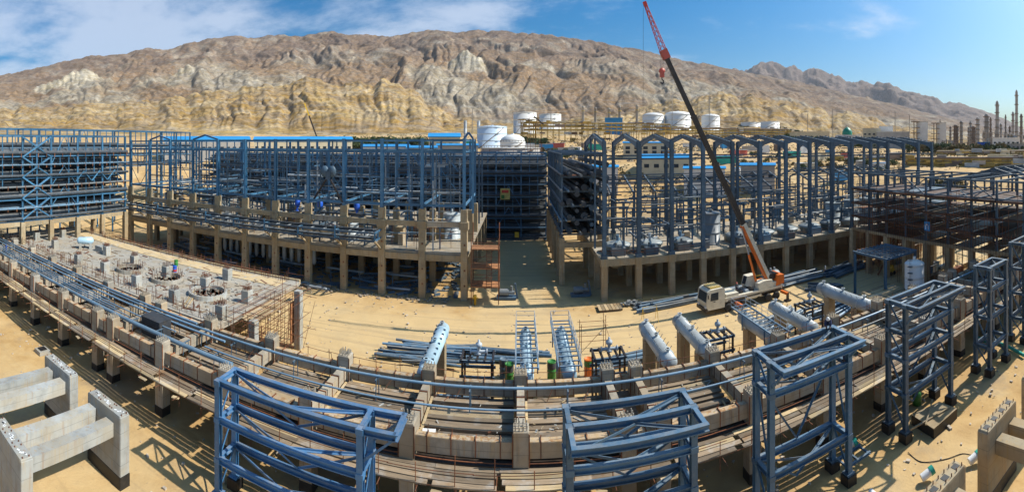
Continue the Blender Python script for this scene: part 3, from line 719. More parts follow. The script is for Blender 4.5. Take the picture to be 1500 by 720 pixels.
# bundles of timber and rusty bar along the far slab edge
for k in range(14):
    x = random.uniform(-80, -48); y = 59.9+random.uniform(-.2, 1.3)
    solo('timber', (x, y, ZS+.08*(k % 3)+.1), (x+random.uniform(5, 11), y-random.uniform(0, .6), ZS+.1+.08*(k % 3)), .14, random.choice(('rust_light', 'wood', 'rust')), 'box', 'brown timber or bar in the heap along the far slab edge', 'timber', 'timbers along the slab edge')

# forest of rusty scaffold at the open slab corner
st = thing('scaffold_tower', 'rusty scaffold and formwork round a new column at the slab corner', 'scaffold', at(370, 480))
for i in range(6):
    for j in range(5):
        x, y = -31.6+i*1.05-.9, 41.8+j*2.9
        if (i, j) in ((5, 4), (0, 4)): continue
        bar('pole', st, (x+random.uniform(-.2, .2), y, 0), (x+random.uniform(-.2, .2), y+random.uniform(-.15, .15), 6.4+random.uniform(-1.2, 2.2)), .07, None, 'rust', 'pole')
for z in (2.0, 4.1, 6.3, 7.3):
    for j in range(5): bar('ledger', st, (-33, 41.8+j*2.9+.08, z+random.uniform(-.2, .2)), (-26.6+random.uniform(-.8, .4), 41.8+j*2.9+.08, z), .06, None, 'rust', 'pole')
    for i in range(6): bar('ledger', st, (-32.6+i*1.05, 41, z+random.uniform(-.2, .2)), (-32.6+i*1.05, 54, z), .06, None, 'rust', 'pole')
for k in range(7): bar('brace', st, (-32.4+k*.9, 42+k*1.5, .2), (-31+k*.8, 44+k*1.5, 6), .05, None, 'rust', 'pole')
post('column', st, -27.9, 51.5, 0, 7.6, .9, .9, 'concrete_grey'); box('shutter', st, (-28.6, 51.3, 3.4), (.12, 1.6, 5.4), 'rust_light')
post('column', st, -29.4, 43.2, 0, 6.2, .9, .9, 'concrete_grey')
for k in range(6): box('plank', st, (-31.2+k*.42, 47.5, 6.15+random.uniform(-.05, .1)), (.36, 9+random.uniform(-2, 1), .07), 'wood_y')

for nm, m, cnt in (('rubble', 'concrete_grey', 420), ('rubble', 'wood', 160), ('rubble', 'rebar', 120)):
    b = MB()
    for k in range(cnt):
        x = random.uniform(-92, -34); y = random.uniform(40.5, 57); s_ = random.uniform(.08, .4); l = s_*(random.uniform(2, 6) if m != 'concrete_grey' else random.uniform(.6, 1.6))
        b.box((x, y, ZS+.02+s_*.12), (l, s_*.7, s_*.3), random.uniform(0, 3.1))
    o = b.build('debris', m, slab); o['kind'] = 'stuff'
b = MB()
for k in range(260):
    x = random.uniform(-90, -33); y = random.choice((40.6, 41.4, 58.6, 59.0))+random.gauss(0, .3)
    b.tube((x, y, ZS), (x+random.uniform(-.1, .1), y, ZS+random.uniform(.6, 1.7)), .035, n=4, smooth=False)
o = b.build('starter_bars', 'rebar', slab); o['kind'] = 'stuff'
# litter on the deck planks
for m, cnt in (('wood_pale', 150), ('concrete_grey', 160), ('rust', 120)):
    b = MB()
    for k in range(cnt):
        x = random.uniform(-60, 62); y = random.uniform(31.6, 38.0); s_ = random.uniform(.06, .22)
        if min(abs(x-q_) for q_ in BENTS) < .6: continue
        b.box((x, y, 5.06+s_*.1), (s_*random.uniform(1, 6), s_*.6, s_*.3), random.uniform(0, 3.1))
    o = b.build('litter', m, deck); o['kind'] = 'stuff'

# ------------------------------------------------------------------ blue braced steel towers in front of the deck
def steel_tower(label, x0, x1, y0, y1, ztop, levels, mat, over=None, overx=0.0, sec=.42, bays=1):
    t = thing('steel_tower', label, 'steel frame', ((x0+x1)/2, (y0+y1)/2, 0), 'braced steel towers along the deck')
    for x in (x0, x1):
        for y in (y0, y1):
            bar('column', t, (x, y, .9), (x, y, ztop+.1), sec, sec, mat)
            post('plinth', t, x, y, -.3, .78, .95, .95, 'bitumen')
            box('base_plate', t, (x, y, .84), (.75, .75, .1), mat)
            for z in levels: box('splice_plate', t, (x, y-.0, z-.02), (sec+.09, sec+.09, .36), mat)
    for z in levels:
        for y in (y0, y1): bar('beam', t, (x0+sec/2, y, z), (x1-sec/2, y, z), .34, .42, mat)
        for x in (x0, x1): bar('tie_beam', t, (x, y0+sec/2, z), (x, y1-sec/2, z), .3, .36, mat)
        xm = (x0+x1)/2                                    # plan bracing, flat V
        bar('plan_brace', t, (x0+.3, y1-.2, z-.05), (xm, y0+.2, z-.05), .2, .16, mat, 'L')
        bar('plan_brace', t, (x1-.3, y1-.2, z-.05), (xm, y0+.2, z-.05), .2, .16, mat, 'L')
        box('gusset', t, (xm, y0+.22, z-.03), (.5, .35, .03), mat)
    zs = [.9]+sorted(levels)
    for a, b in zip(zs[:-1], zs[1:]):
        if b-a < 1.4: continue
        for x in (x0, x1):
            bar('brace', t, (x, y0+.2, a+.25), (x, y1-.2, b-.25), .13, .13, mat, 'L')
        for y in (y1,):
            bar('brace', t, (x0+.3, y, b-.25), (xm, y, a+.3), .14, .14, mat, 'L'); bar('brace', t, (x1-.3, y, b-.25), (xm, y, a+.3), .14, .14, mat, 'L')
    if over:                                              # top outrigger beams towards the open side
        for x in (x0, x1): bar('outrigger', t, (x, y0-.2, ztop-.02), (x, y0-over, ztop-.02), .3, .38, mat); bar('knee_brace', t, (x, y0-.1, ztop-1.7), (x, y0-over+.3, ztop-.2), .14, .14, mat, 'L')
        bar('edge_beam', t, (x0-.15, y0-over, ztop), (x1+.15, y0-over, ztop), .34, .42, mat)
        bar('plan_brace', t, (x0+.3, y0-over+.2, ztop-.1), (xm, y0-.1, ztop-.1), .18, .14, mat, 'L'); bar('plan_brace', t, (x1-.3, y0-over+.2, ztop-.1), (xm, y0-.1, ztop-.1), .18, .14, mat, 'L')
    if overx:
        for y in (y0, y1): bar('outrigger', t, (x1+.2, y, ztop), (x1+overx, y, ztop), .34, .42, mat)
        bar('edge_beam', t, (x1+overx, y0-.15, ztop), (x1+overx, y1+.15, ztop), .34, .42, mat)
        for y in (y0, y1): bar('knee_brace', t, (x1+.15, y, ztop-1.9), (x1+overx-.2, y, ztop-.2), .15, .15, mat, 'L')
    return t
steel_tower('bright blue braced steel tower with a short overhang, largest and bluest of the row', -20.9, -9.7, 26.0, 28.1, 9.1, (9.1, 6.3, 3.3), 'steel_bright', overx=2.3)
steel_tower('blue steel tower rising in front of the middle deck bays', 3.0, 10.8, 26.0, 28.0, 10.2, (10.2, 7.7, 5.2, 2.6), 'steel_blue', over=2.0)
steel_tower('blue steel tower with a helmeted worker on its top corner', 16.6, 23.9, 26.0, 28.0, 11.7, (11.7, 9.5, 3.8), 'steel_blue', over=1.7)
steel_tower('tall slate blue steel tower standing beside the trapezoid concrete block', 30.9, 38.2, 26.0, 28.1, 12.2, (12.2, 9.6, 7.2, 4.1), 'steel_slate', over=1.6)
steel_tower('narrow slate blue steel tower standing beyond the trapezoid concrete block', 45.1, 49.2, 25.2, 27.1, 12.4, (12.4, 9.9, 6.6, 3.2), 'steel_slate')
steel_tower('slate blue steel tower cut off by the photo edge behind the narrow one', 54.6, 60.4, 25.2, 27.2, 13.3, (13.3, 9.9, 6.6, 3.2), 'steel_slate')
# small frame lying at the third tower's foot
sf = thing('loose_frame', 'small blue ladder-like frame lying beside the worker tower foot', 'steel frame', at(1250, 665, .5))
p = at(1250, 668, .9)
for s in (-1, 1): bar('rail', sf, p+Vector((-1.4, s*.6, 0)), p+Vector((1.4, s*.6, 0)), .18, .2, 'steel_blue')
for s in (-1.2, 0, 1.2): bar('rung', sf, p+Vector((s, -.5, 0)), p+Vector((s, .5, 0)), .14, .16, 'steel_blue')

# ------------------------------------------------------------------ concrete piers in the corners
def pier(label, x0, x1, y0, y1, zt, mat, cores=0):
    c = ((x0+x1)/2, (y0+y1)/2)
    t = thing('concrete_pier', label, 'pier', (*c, 0), 'concrete wall piers')
    post('base', t, *c, -.3, 1.0, x1-x0+.06, y1-y0+.06, 'bitumen')
    post('wall', t, *c, 1.0, zt, x1-x0, y1-y0, mat)
    for k in range(3 if not cores else cores):
        fx = x0+(k+.5)*(x1-x0)/(3 if not cores else cores)
        if cores:
            MB().box((0, 0, 0), (.5, .42, .02)).build('pocket', 'bitumen', t, Matrix.Translation((fx, c[1], zt+.012)))
            o = MB(); [o.tube((sx*.32, sy*.3, -.1), (sx*.32, sy*.3, .22), .04, n=4, smooth=False) for sx in (-1, 1) for sy in (-1, 1)]
            o = o.build('anchor_bolts', 'rebar', t, Matrix.Translation((fx, c[1], zt))); o['kind'] = 'stuff'
        else:
            b = MB(); rr = random.Random(k)
            for q in range(5): b.box((rr.uniform(-.3, .3), rr.uniform(-.15, .15), 0), (rr.uniform(.12, .34), rr.uniform(.08, .2), .02), rr.uniform(0, 1))
            o = b.build('paint_marks', 'paint_white', t, Matrix.Translation((fx, c[1], zt+.014))); o['kind'] = 'stuff'
            o = MB(); [o.tube((sx*.62, .25*sy, -.05), (sx*.62, .25*sy, .1), .05, n=5, smooth=False) for sx in (-1, 1) for sy in (-1, 1)]
            o = o.build('anchor_bolts', 'rebar', t, Matrix.Translation((fx, c[1], zt))); o['kind'] = 'stuff'
    return t
def tie(label, x, y0, y1, zt, mat):
    o = box('tie_beam', None, (x, (y0+y1)/2, zt-.55), (1.0, y1-y0-.02, 1.1), mat); return tag(o, label, 'beam', 'tie beams between piers')
pier('grey concrete pier with a black foot nearest the bright blue tower', -31.5, -27.0, 21.5, 22.45, 5.7, 'concrete_grey')
pier('grey concrete pier cut by the photo corner, lowest of the three', -31.8, -26.8, 12.9, 13.85, 5.7, 'concrete_grey')
pier('grey concrete pier farthest from the bright blue tower, white marks on top', -39.2, -34.4, 21.5, 22.45, 5.7, 'concrete_grey')
pier('grey pier outside the photo edge carrying the upper tie beams', -39.2, -34.4, 12.9, 13.85, 5.7, 'concrete_grey')
for x, lab in ((-30.7, 'rear rust-streaked tie beam between the two nearest grey piers'), (-28.3, 'front rust-streaked tie beam between the two nearest grey piers'), (-37.9, 'rear tie beam running from the farthest grey pier to the photo edge'), (-35.6, 'front tie beam running from the farthest grey pier to the photo edge')):
    tie(lab, x, 13.86, 21.49, 4.9, 'concrete_grey')
pier('tan concrete pier with open pockets on top beside the sandy path', 28.4, 33.2, 16.0, 16.95, 5.7, 'concrete_tan', 4)
pier('low corner pier with pockets on top below the trapezoid block', 20.4, 25.2, 15.9, 16.85, 5.5, 'concrete_tan', 4)
pier('pier cut off by the photo edge behind the pocketed one', 36.2, 41.2, 16.0, 17.0, 5.9, 'concrete_tan', 4)
for x, lab in ((32.2, 'rear tie beam leaving the pocketed pier for the photo edge'), (30.0, 'front tie beam leaving the pocketed pier for the photo edge'), (23.7, 'tie beam leaving the low corner pier')):
    tie(lab, x, 9.0, 15.98, 4.6, 'concrete_tan')
# trapezoid concrete block with timber on it
p = [at(1335, 607, .9), at(1368, 628, .9), at(1402, 598, .9), at(1376, 588, .9)]
b = MB(); lo = [Vector((v.x, v.y, -.2)) for v in p]
b.add(p+lo, [(0, 1, 2, 3), (0, 4, 5, 1), (1, 5, 6, 2), (2, 6, 7, 3), (3, 7, 4, 0)])
tz = thing('concrete_block', 'flat trapezoid concrete block with black sides at the tall tower foot', 'block', lo[0])
b.build('body', 'bitumen', tz)
ce = sum(p, Vector())/4
MB().add([ce+(v-ce)*1.0+Vector((0, 0, .02)) for v in p]+[v+Vector((0, 0, -.08)) for v in p], [(0, 1, 2, 3), (0, 4, 5, 1), (1, 5, 6, 2), (2, 6, 7, 3), (3, 7, 4, 0)]).build('top', 'concrete_tan', tz)
solo('timber', at(1333, 629, 1.0), at(1392, 596, 1.0), .14, 'wood_pale', 'box', 'long pale timber lying across the trapezoid block', 'timber')
solo('timber', at(1356, 622, 1.15), at(1366, 585, 1.2), .12, 'wood_pale', 'box', 'short timber lying crosswise on the trapezoid block', 'timber')
tag(MB().lathe([(0, 0), (.45, .05), (.45, 1.2), (.2, 1.45), (0, 1.5)], n=14).build('green_bag', 'paint_green', None, Matrix.Translation(at(1343, 592))), 'green sack standing behind the tall slate tower', 'sack')
# teal hoses and drain pipes near the corner
def hose(name, pts, d, mat, label, cat='hose'):
    return tag(MB().sweep(pts, d/2).build(name, mat), label, cat)
hose('hose', [at(1432, 494, .3), at(1445, 500, .25), at(1462, 502, .25), at(1480, 509, .25), at(1500, 520, .3)], .45, 'paint_teal', 'teal hose curving over the sand behind the narrow tower')
solo('drain_pipe', at(1275, 720, .6), at(1290, 735, .6), .5, 'paint_white', 'pipe', 'white drain pipe end with a teal rim in the low corner', 'pipe')
for (px, py, lab) in ((1350, 700, 'teal plastic pipe stub beside the low corner pier'), (1420, 676, 'teal capped pipe stub standing in a round pit'), (1238, 655, 'teal pipe stub under the worker tower')):
    q = at(px, py, .4); s = thing('pipe_stub', lab, 'pipe', q)
    MB().tube((0, 0, 0), (.7, -.3, .25), .3, n=14).build('pipe', 'paint_white', s, Matrix.Translation(q)); MB().tube((.7, -.3, .25), (1.0, -.43, .36), .34, n=14).build('cap', 'paint_teal', s, Matrix.Translation(q))
hose('cable', [at(1330, 662, .03), at(1350, 676, .03), at(1385, 672, .03), at(1410, 664, .03), at(1428, 668, .03)], .07, 'rubber', 'black cable trailing over the sand between the piers', 'cable')
# small concrete hatch on the sand, upper pier side
q = at(62, 516); h = thing('hatch', 'small square concrete hatch on the sand behind the farthest grey pier', 'hatch', q)
box('curb', h, q+Vector((0, 0, .2)), (1.5, 1.5, .5), 'concrete_grey'); box('lid', h, q+Vector((0, 0, .5)), (.9, .9, .12), 'bitumen')

# ------------------------------------------------------------------ A: process building, concrete below and blue steel above
AX = [-9.4-7.4*k for k in range(12)]; AYS = (76.0, 85.5, 95.0)
A = thing('process_building', 'unfinished process building with concrete legs and blue steel skeleton on top', 'building', (-50, 85, 0))
for j, y in enumerate(AYS):
    for i, x in enumerate(AX):
        zt = 15.6 if j == 0 else 14.2
        post('concrete_column', A, x, y, -.2, zt, 1.15, 1.15, 'concrete_tan')
        if j == 0:
            post('column_cap', A, x, y, 12.2, 13.5, 1.6, 1.5, 'concrete_tan')
            for z in (2.6, 5.2, 9.6): box('pocket', A, (x+.12, y-.58, z), (.28, .06, .32), 'rust')
        bar('steel_column', A, (x, y, zt), (x, y, 27.9), .5 if j == 0 else .38, .62 if j == 0 else .42, 'steel_mid')
    for i in range(11):
        x0, x1 = AX[i+1], AX[i]
        box('concrete_beam', A, ((x0+x1)/2, y, 7.15), (x1-x0-1.16, .8, 1.1), 'concrete_tan')
        if j == 0: box('upper_concrete_beam', A, ((x0+x1)/2, y, 12.95), (x1-x0-1.62, .7, .9), 'concrete_tan' if i % 3 else 'concrete')
        for z, h in ((27.6, .32), (25.6, .4), (16.2, .42)):
            if j == 1 and z == 16.2: continue
            bar('steel_beam', A, (x0+.25, y, z), (x1-.25, y, z), .28, h, 'steel_mid')
        if (i+j) % 3 != 1: bar('girt', A, (x0+.2, y, 21.2+.6*(i % 2)), (x1-.2, y, 21.2+.6*(i % 2)), .16, .2, 'pipe_grey' if i % 2 else 'steel_slate')
        if i % 3 == j: bar('girt', A, (x0+.2, y, 19.0), (x1-.2, y, 19.0), .16, .2, 'pipe_grey')
        if i in (3, 7, 10) or (j == 2 and i in (0, 1)):
            for (a, b) in ((16.4, 21.0), (21.0, 25.4)):
                xm = (x0+x1)/2
                bar('brace', A, (x0+.2, y, b), (xm, y, a), .16, .16, 'steel_mid', 'L'); bar('brace', A, (x1-.2, y, b), (xm, y, a), .16, .16, 'steel_mid', 'L')
        if j != 1:
            for q in (.33, .67):
                xx = x0+(x1-x0)*q
                if random.random() < .75: bar('hanger', A, (xx, y+.3, 27.5 if random.random() < .5 else 25.5), (xx, y+.3, random.choice((16.3, 19.2, 21.5))), .2, .22, random.choice(('steel_blue', 'steel_blue', 'steel_slate')))
for i, x in enumerate(AX):
    for j in range(2):
        for z in (27.6, 25.6, 16.2): bar('cross_beam', A, (x, AYS[j]+.3, z), (x, AYS[j+1]-.2, z), .26, .36, 'steel_mid')
        box('concrete_cross_beam', A, (x, (AYS[j]+AYS[j+1])/2, 7.2), (.7, AYS[j+1]-AYS[j]-1.16, 1.0), 'concrete_tan')
box('slab', A, ((AX[0]+AX[-1])/2, 98.5, 7.9), (AX[0]-AX[-1]+1.4, 45.4, .36), 'concrete')  # floor run back behind the frames, added depth to shade the ground below
for y in (104.5, 113.5, 121):  # leg rows added under the extra slab depth
    for x in AX:
        post('rear_column', A, x, y, -.2, 7.7, 1.1, 1.1, 'concrete_tan')
        if y < 115: bar('rear_steel_column', A, (x, y, 8.08), (x, y, 24.5), .36, .4, 'steel_slate')
    for i in range(11):
        if y < 115:
            for z in (12.5, 16.5, 20.5): bar('rear_beam', A, (AX[i+1], y, z), (AX[i], y, z), .3, .45, 'steel_slate')
for x in (AX[0], AX[8], AX[10]):                          # little raised ridge frames
    for y0, y1 in ((76, 79.5),):
        w = 1.5 if x == AX[0] else 7.4
        bar('ridge', A, (x-w*.0, 76, 27.9), (x+w*.5, 76, 28.9), .3, .34, 'steel_bright'); bar('ridge', A, (x+w*.5, 76, 28.9), (x+w, 76, 27.9), .3, .34, 'steel_bright')
bar('steel_column', A, (AX[0]+1.5, 76, 15.0), (AX[0]+1.5, 76, 27.9), .34, .4, 'steel_mid')
# projecting pipe bridge in front of the columns
B = thing('cantilever_pipe_bridge', 'blue steel pipe bridge cantilevered in front of the tan concrete columns', 'pipe bridge', (-55, 72.5, 0))
for y in (71.8, 73.6):
    for z in (11.65, 10.3):
        for i in range(2, 11): bar('chord', B, (AX[i+1], y, z), (AX[i], y, z), .24, .3, 'steel_slate')
for i in range(2, 12):
    x = AX[i]
    for y in (71.8, 73.6): bar('post', B, (x, y, 10.3), (x, y, 12.6 if y < 72 and i % 2 else 11.7), .22, .24, 'steel_mid')
    bar('bracket', B, (x, 75.4, 8.2), (x, 71.8, 10.3), .26, .28, 'concrete_tan', 'box')
    for z in (10.3, 11.65): bar('arm', B, (x, 75.4, z), (x, 71.8, z), .24, .28, 'steel_mid')
    for q in (.33, .67):
        if i < 11: bar('rung', B, (x-7.4*q, 71.9, 11.65), (x-7.4*q, 73.5, 11.65), .16, .2, 'galvanised')
for k, (y, z, d, m) in enumerate(((72.2, 10.7, .3, 'pipe_dark'), (72.8, 10.7, .4, 'pipe_grey'), (73.2, 12.0, .3, 'pipe_dark'))):
    solo('pipe', (-86, y, z), (-25, y, z), d, m, 'pipe', ('dark thin pipe inside the cantilevered bridge, outermost of three', 'pale pipe in the middle of the cantilevered bridge', 'dark pipe on top of the cantilevered bridge')[k], 'pipe', 'pipes on the cantilevered bridge')
# machinery inside
def pump(p, label, mat='paint_blue'):
    t = thing('pump', label, 'pump', p, 'pumps on the building floor')
    MB().lathe([(.0, 0), (.45, 0), (.45, .3), (.25, .4), (.25, 1.1), (.5, 1.2), (.55, 1.5), (.5, 2.4), (.3, 2.6), (0, 2.65)], n=14).build('motor', mat, t, Matrix.Translation(p))
    MB().box((0, 0, .1), (1.4, 1.0, .25)).tube((0, 0, .6), (1.2, 0, .6), .22).build('casing', 'pipe_grey', t, Matrix.Translation(p))
    return t
for k, (px, lab) in enumerate(((436, 'blue vertical pump by the tan columns, nearest the butterfly bracket'), (469, 'blue vertical pump in the middle of the building front'), (523, 'blue vertical pump beside the longest tan beam'))):
    y = 77.6; pump(Vector((xat(px, y), y, 13.45)), lab)
def hdrum(p, L, r, ang, mat, label, cat='vessel', group=None, name='vessel'):
    t = thing(name, label, cat, (p[0], p[1], p[2]-r), group)
    Mx = Matrix.Translation(p) @ Matrix.Rotation(ang, 4, 'Z')
    prof = [(0, -L/2-r*.5), (r*.55, -L/2-r*.4), (r*.88, -L/2-r*.18), (r, -L/2), (r, L/2), (r*.88, L/2+r*.18), (r*.55, L/2+r*.4), (0, L/2+r*.5)]
    MB().lathe(prof, n=18, M=Matrix.Rotation(math.pi/2, 4, 'Y')).build('shell', mat, t, Mx)
    for s in (-.3, .3): MB().box((s*L, 0, -r*1.05), (.35, r*1.7, r*.9)).build('saddle', 'concrete', t, Mx)
    for s in (-.35, 0, .3): MB().tube((s*L, 0, r*.9), (s*L, 0, r*1.45), r*.16, n=8).build('nozzle', mat, t, Mx)
    return t
def vdrum(p, h, r, mat, label, cat='tank', group=None, name='tank', dome=.25, rails=False):
    t = thing(name, label, cat, p, group); M = Matrix.Translation(p)
    MB().lathe([(r*1.02, 0), (r*1.02, .12), (r, .12), (r, h), (r*.9, h+r*dome*.5), (r*.5, h+r*dome*.9), (0, h+r*dome)], n=28).build('shell', mat, t, M)
    b = MB()
    for q in (.33, .66, .97): b.lathe([(r, h*q), (r*1.025, h*q+.02*h), (r*1.025, h*q+.04*h), (r, h*q+.06*h)], n=28)
    o = b.build('stiffener_rings', mat, t, M); o['kind'] = 'stuff'
    MB().tube((0, 0, h), (0, 0, h+r*dome+.6), r*.1+.08, n=8).build('vent', mat, t, M)
    if rails:
        b = MB()
        for i in range(16):
            a = i*math.pi/8; b.tube((r*.97*math.cos(a), r*.97*math.sin(a), h), (r*.97*math.cos(a), r*.97*math.sin(a), h+1.1), .04, n=4)
            c = (i+1)*math.pi/8; b.tube((r*.97*math.cos(a), r*.97*math.sin(a), h+1.1), (r*.97*math.cos(c), r*.97*math.sin(c), h+1.1), .04, n=4)
        b.build('railing', 'galvanised', t, M)
    return t
rr = random.Random(11)
for k in range(13):
    x = AX[0]-4-k*6.2; y = rr.choice((81, 88, 92)); z = 8.1
    if k % 3 == 0: vdrum(Vector((x, y, z)), rr.uniform(3, 5), rr.uniform(1.2, 1.8), 'vessel_grey', f'grey upright vessel on the building floor, number {("one","two","three","four","five")[k//3]} from the stair end', 'vessel', 'upright vessels on the building floor', 'vessel')
    elif k % 3 == 1: hdrum(Vector((x, y, z+2.0)), rr.uniform(4, 6), rr.uniform(.8, 1.2), rr.choice((0, 0, .4)), rr.choice(('pipe_grey', 'vessel_grey')), f'grey lying drum on the building floor, number {("one","two","three","four","five")[k//3]} from the stair end', 'vessel', 'lying drums on the building floor')
    else: vdrum(Vector((x, y, z)), rr.uniform(1.6, 2.6), rr.uniform(1.6, 2.2), 'pipe_grey', f'low wide tub on the building floor, number {("one","two","three","four","five")[k//3]} from the stair end', 'tub', 'low tubs on the building floor', 'tub')
pipeA = thing('process_piping', 'tangle of grey and blue pipework threaded through the process building', 'pipework', (-50, 82, 8))
for k in range(140):
    x = rr.uniform(-88, -14); y = rr.uniform(76.8, 93); z = rr.choice((9.4, 10.8, 12.2, 13.8, 14.8, 17.2, 18.6, 20.2)); L = rr.uniform(4, 14); m = rr.choice(('pipe_grey', 'pipe_dark', 'pipe_blue', 'steel_slate', 'galvanised'))
    bar('pipe', pipeA, (x-L/2, y, z), (x+L/2, y, z), rr.choice((.16, .22, .3, .45)), None, m, 'pipe')
    if k % 2: bar('riser', pipeA, (x-L/2, y, z), (x-L/2, y, z-rr.uniform(1.5, 4)), .22, None, m, 'pipe')
    if k % 3 == 0: bar('pipe', pipeA, (x, y-3, z+.4), (x, y+4, z+.4), .2, None, m, 'pipe')
    if k % 4 == 0: bar('stanchion', pipeA, (x+L/3, y, 8.1), (x+L/3, y, z), .2, .2, 'steel_mid')
SA = thing('building_scaffold', 'rusty scaffold poles and plank lifts inside the process building', 'scaffold', (-50, 80, 8))
for k in range(90):
    x = rr.uniform(-89, -10); y = rr.choice((77.2, 79.5, 84, 90)); z = rr.uniform(10, 14.5)
    bar('pole', SA, (x, y, 8.1), (x+rr.uniform(-.1, .1), y, z), .09, None, 'rust', 'pole')
    if k % 2: bar('ledger', SA, (x, y, z-.6), (x+rr.uniform(2, 5), y, z-.6), .08, None, 'rust', 'pole')
    if k % 5 == 0: box('plank', SA, (x+1, y, z-.5), (4, .9, .08), 'wood_pale')
FA = thing('floor_framing', 'grid of blue floor steel and stub posts over the building slab', 'steel frame', (-50, 80, 8))
for k in range(110):
    x = rr.uniform(-88, -12); y = rr.uniform(76.8, 100); z = rr.choice((11.2, 12.4, 14.4, 17.0, 18.4, 22.4)); L = rr.uniform(2, 7.4)
    if k % 3: bar('beam', FA, (x-L/2, y, z), (x+L/2, y, z), .22, .3, rr.choice(('steel_blue', 'steel_slate', 'galvanised')))
    else: bar('cross_beam', FA, (x, y-L/2, z), (x, y+L/2, z), .2, .28, rr.choice(('steel_blue', 'steel_slate')))
    if k % 2: bar('stub_post', FA, (x, y, 8.1), (x, y, z+rr.uniform(0, 2.5)), .24, .26, rr.choice(('steel_blue', 'steel_slate', 'galvanised')))
for k in range(22):
    x = rr.uniform(-86, -12); y = rr.uniform(79, 95); post('equipment_plinth', FA, x, y, 8.08, 8.08+rr.uniform(1, 4.5), rr.uniform(.8, 2.2), rr.uniform(.8, 2), 'concrete_tan' if k % 2 else 'concrete')
# butterfly bracket on two raking legs
q = Vector((xat(481, 75.2), 75.2, 20.8)); bb = thing('butterfly_bracket', 'dark blue twin-lobed bracket on two raking struts in the building', 'bracket', (q.x, q.y, 15))
for s in (-1, 1): MB().lathe([(0, -.2), (.85, -.2), (.85, .2), (0, .2)], n=14, M=Matrix.Rotation(math.pi/2, 4, 'X')).build('lobe', 'steel_slate', bb, Matrix.Translation(q+Vector((s*.75, 0, 1.0))) @ Matrix.Diagonal((.9, 1, 1.25, 1)))
bar('stem', bb, q+Vector((0, 0, -.5)), q+Vector((0, 0, 1.0)), .9, .5, 'steel_slate', 'box')
bar('strut', bb, q+Vector((.3, 0, -.3)), q+Vector((2.9, 0, -4.6)), .28, .28, 'boom_dark', 'box'); bar('strut', bb, q+Vector((-.3, 0, -.3)), q+Vector((-3.6, 1, -4.6)), .28, .28, 'boom_dark', 'box')
# pale columns hanging under the building floor
for k in range(14):
    x = AX[4]-1.0-k*1.75; o = MB().lathe([(.0, 2.2), (.2, 2.3), (.42, 2.8), (.42, 6.4), (0, 6.5)], n=12).build('hopper_tube', 'vessel_grey', None, Matrix.Translation((x, 80.5, 0.2)))
    tag(o, 'pale upright tube in the row hanging under the building floor', 'tube', 'pale tubes under the building floor')
# pipe trusses and scrap on the ground under the building
for k in range(26):
    x = rr.uniform(-84, -14); y = rr.uniform(77, 92); L = rr.uniform(4, 9); a = rr.uniform(-.25, .25)
    solo('steel_beam', (x-L/2, y-a*L/2, .3+rr.uniform(0, 1.2)), (x+L/2, y+a*L/2, .3+rr.uniform(0, 1.0)), .3, rr.choice(('pipe_blue', 'steel_slate', 'galvanised')), 'I', 'loose steel beam lying in the shade under the process building', 'beam', 'loose beams under the process building')
for k in range(5):
    x = -70+k*12.5; t = thing('ladder_truss', f'blue ladder-like truss lying in the shade under the building, {("first","second","third","fourth","fifth")[k]} counted towards the stair tower', 'truss', (x, 78.4, 0), 'ladder trusses under the building')
    for s in (0, 1.1): bar('chord', t, (x-3.6, 78.2+s, 3.0-s*.2), (x+3.6, 78.2+s, 2.8-s*.2), .2, .24, 'pipe_blue')
    for q in range(5): bar('rung', t, (x-3.2+q*1.6, 78.2, 2.9), (x-3.2+q*1.6, 79.3, 2.75), .14, .16, 'pipe_blue')
    for s in (-3, 3): bar('leg', t, (x+s, 78.7, 0), (x+s, 78.7, 2.8), .16, .16, 'steel_slate')
b = MB()
for k in range(900):
    x = rr.uniform(-86, -11); y = rr.uniform(76.5, 100); s = rr.uniform(.2, 1.1)
    b.box((x, y, s*.2), (s*rr.uniform(1, 3), s*rr.uniform(.3, .8), s*rr.uniform(.2, .5)), rr.uniform(0, 3))
tag(b.build('scrap', 'steel_slate'), 'dark blue steel scrap littering the shaded ground under the building', 'scrap', kind='stuff')
b = MB()
for k in range(420):
    x = rr.uniform(-72, -12); y = 75.0+rr.gauss(0, 1.1); s = rr.uniform(.12, .55)
    b.box((x, y, s*.2), (s, s*rr.uniform(.3, 1.5), s*rr.uniform(.2, .6)), rr.uniform(0, 3))
o = b.build('rubble', 'rubble'); tag(o, 'broken concrete rubble along the feet of the tan columns', 'rubble', kind='stuff')

